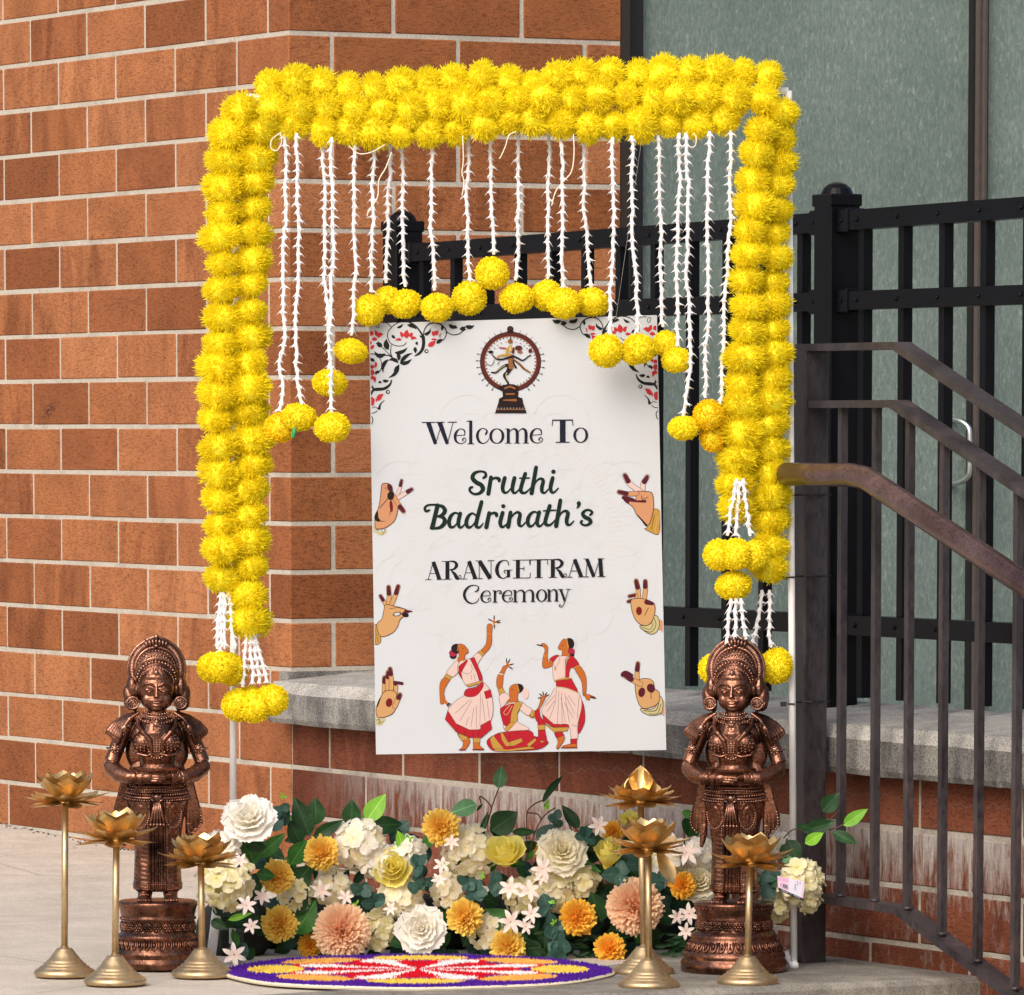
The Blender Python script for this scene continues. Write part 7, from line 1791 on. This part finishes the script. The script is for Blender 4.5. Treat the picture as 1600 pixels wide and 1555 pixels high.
# separate bunch tucked behind the right statue, with its price tag and trailing leaves
SB = thing('silk_flower_bunch', 'cream hydrangea bunch with trailing green leaves poking out between statue and railing post', 'flower bunch', hitY(1235, 1490, 11.62)); SB.location.z = 0.0
SY2 = 11.42
hydrangea(1252, 1378, 34, SY2, FLB, 26, 16, SB, 'upper cream hydrangea'); hydrangea(1208, 1418, 24, SY2+.03, FLB, 12, 14, SB, 'lower cream hydrangea'); hydrangea(1262, 1405, 18, SY2, FLB, 9, 13, SB); hydrangea(1213, 1320, 20, SY2+.05, FLW, 10, 13, SB)
for kind, x0, y0, x1, y1, w_ in ((LD, 1232, 1312, 1248, 1350, 1.2), (LD, 1230, 1318, 1222, 1345, 1.0), (LB_, 1258, 1318, 1286, 1302, 1.05), (LD, 1256, 1300, 1305, 1284, .85), (LD, 1285, 1268, 1310, 1240, 1.2), (LB_, 1318, 1290, 1355, 1264, .8), (LD, 1300, 1300, 1340, 1318, .7), (LD, 1268, 1296, 1242, 1290, .7), (LE, 1205, 1380, 1225, 1366, 1.0), (LE, 1190, 1365, 1212, 1372, 1.0), (LE, 1210, 1388, 1190, 1400, 1.0), (LS, 1220, 1345, 1238, 1340, 1.0), (LD, 1240, 1330, 1250, 1345, 1.0), (LD, 1225, 1372, 1205, 1385, 1.3)):
    leaf(kind, x0, y0, x1, y1, SY2+.02 if x1 > 1290 else SY2, SB, RF.uniform(-.25, .25), .01, w_)
twig([(1224, 1310), (1240, 1296), (1262, 1298), (1290, 1285), (1310, 1268)], .0012, SY2+.02, SB); twig([(1262, 1298), (1300, 1296), (1325, 1284)], .0012, SY2+.02, SB); twig([(1222, 1372), (1226, 1330), (1230, 1310)], .0014, SY2, SB)
for q in ([(1195, 1492), (1215, 1478), (1238, 1480)], [(1245, 1500), (1262, 1503), (1280, 1510)]):
    twig(q, .0016, hitZ(1240, 1500).y, SB)

# price tag
TY = 11.34
tg = thing('price_tag', 'small pink and white price tag with a black lower band stuck in the cream hydrangea', 'price tag', hitY(1236, 1390, TY))
T0 = tg.location.copy()
Zt = zoom(1190, 1360, 14.55)
def tq(pts, k): return [hitY(*Zt(x, y), TY-.0002*k)-T0 for x, y in pts]
M['tagp'] = simple('tag_pink', lin(222, 190, 214), .5, var=.04); M['tagw'] = simple('tag_pale', lin(214, 212, 232), .5, var=.02); M['tagk'] = simple('tag_black', (.01, .01, .013), .5, var=0); M['tagg'] = simple('tag_print', lin(92, 92, 120), .5, var=0); M['tagm'] = simple('tag_stripe', lin(196, 130, 172), .5, var=0)
mb = MB()
fr_ = [(360, 125), (980, 260), (940, 640), (370, 385)]
f_ = tq(fr_, 0); bk = [v+Vector((0, .0012, 0)) for v in f_]
mb.add(f_+bk, [(0, 3, 2, 1), (4, 5, 6, 7), (0, 1, 5, 4), (1, 2, 6, 5), (2, 3, 7, 6), (3, 0, 4, 7)], 0)
mb.add(tq([(640, 190), (940, 255), (905, 620), (600, 490)], 1), [(0, 3, 2, 1)], 1)
mb.add(tq([(370, 385), (960, 645), (945, 705), (385, 450)], 1.4), [(0, 3, 2, 1)], 2)
for i in range(6): x = 385+38*i; mb.add(tq([(x, 150+i*7), (x+14, 153+i*7), (x+14, 235+i*7), (x, 232+i*7)], 2), [(0, 3, 2, 1)], 4)
mb.build('card', [M['tagp'], M['tagw'], M['tagk'], M['tagg'], M['tagm']], tg)
mb = MB()
def seg(a, b_, w=11, k=3.0, mi=0):
    dx, dy = b_[0]-a[0], b_[1]-a[1]; L = math.hypot(dx, dy); nx, ny = -dy/L*w/2, dx/L*w/2
    mb.add(tq([(a[0]+nx, a[1]+ny), (b_[0]+nx, b_[1]+ny), (b_[0]-nx, b_[1]-ny), (a[0]-nx, a[1]-ny)], k), [(0, 3, 2, 1)], mi)
SEG = {'0': 'abcdef', '1': 'bc', '3': 'abgcd', '5': 'afgcd', '8': 'abcdefg', '6': 'afgedc', '$': 'afgcd'}
def digit(ch_, x, y, w, h, sl):
    pt = {'a': ((0, 0), (1, 0)), 'b': ((1, 0), (1, .5)), 'c': ((1, .5), (1, 1)), 'd': ((0, 1), (1, 1)), 'e': ((0, .5), (0, 1)), 'f': ((0, 0), (0, .5)), 'g': ((0, .5), (1, .5))}
    for s_ in SEG[ch_]:
        (a, b_), (c_, d_) = pt[s_]; seg((x+a*w, y+b_*h+sl*a*w), (x+c_*w, y+d_*h+sl*c_*w), 12, 3+.1*ord(s_)/100)
for i, ch_ in enumerate(('1', '3', '0', '8', '5')): digit(ch_, 428+34*i+(20 if i else 0)-10, 290+13*i, 22, 78, .3)
seg((762, 300), (756, 450), 10); seg((782, 305), (777, 460), 6); seg((820, 250), (822, 350), 10); seg((765, 255), (800, 262), 8); seg((865, 285), (885, 300), 28)
mb.build('tag_print', [M['tagg'], M['tagw']], tg)
mb = MB()
def seg2(a, b_): seg(a, b_, 16, 3.5)
for (a, b_) in (((450, 447), (610, 520)), ((650, 530), (690, 550)), ((740, 570), (880, 640))):
    n = max(2, int(math.hypot(b_[0]-a[0], b_[1]-a[1])/16))
    for i in range(n):
        u = i/n; x, y = a[0]+(b_[0]-a[0])*u, a[1]+(b_[1]-a[1])*u; h = (10, 16, 12, 18)[i % 4]; seg((x, y-h*.5), (x+2, y+h*.6), 9, 3.5+.01*i)
mb.build('tag_lettering', [M['tagw']], tg)
# thin clear thread hanging by the door frame
mb = MB(); a, b_ = hitY(1003, 215, HY), hitY(962, 500, HY); mb.tube([Vector((0, 0, 0)), b_-a], .00035, 4)
o = mb.build('clear_thread', simple('clear_thread', (.35, .33, .30), .3, var=0)); o.location = a; tag(o, 'thin clear thread slanting down from the top garland to the sign corner', 'thread')
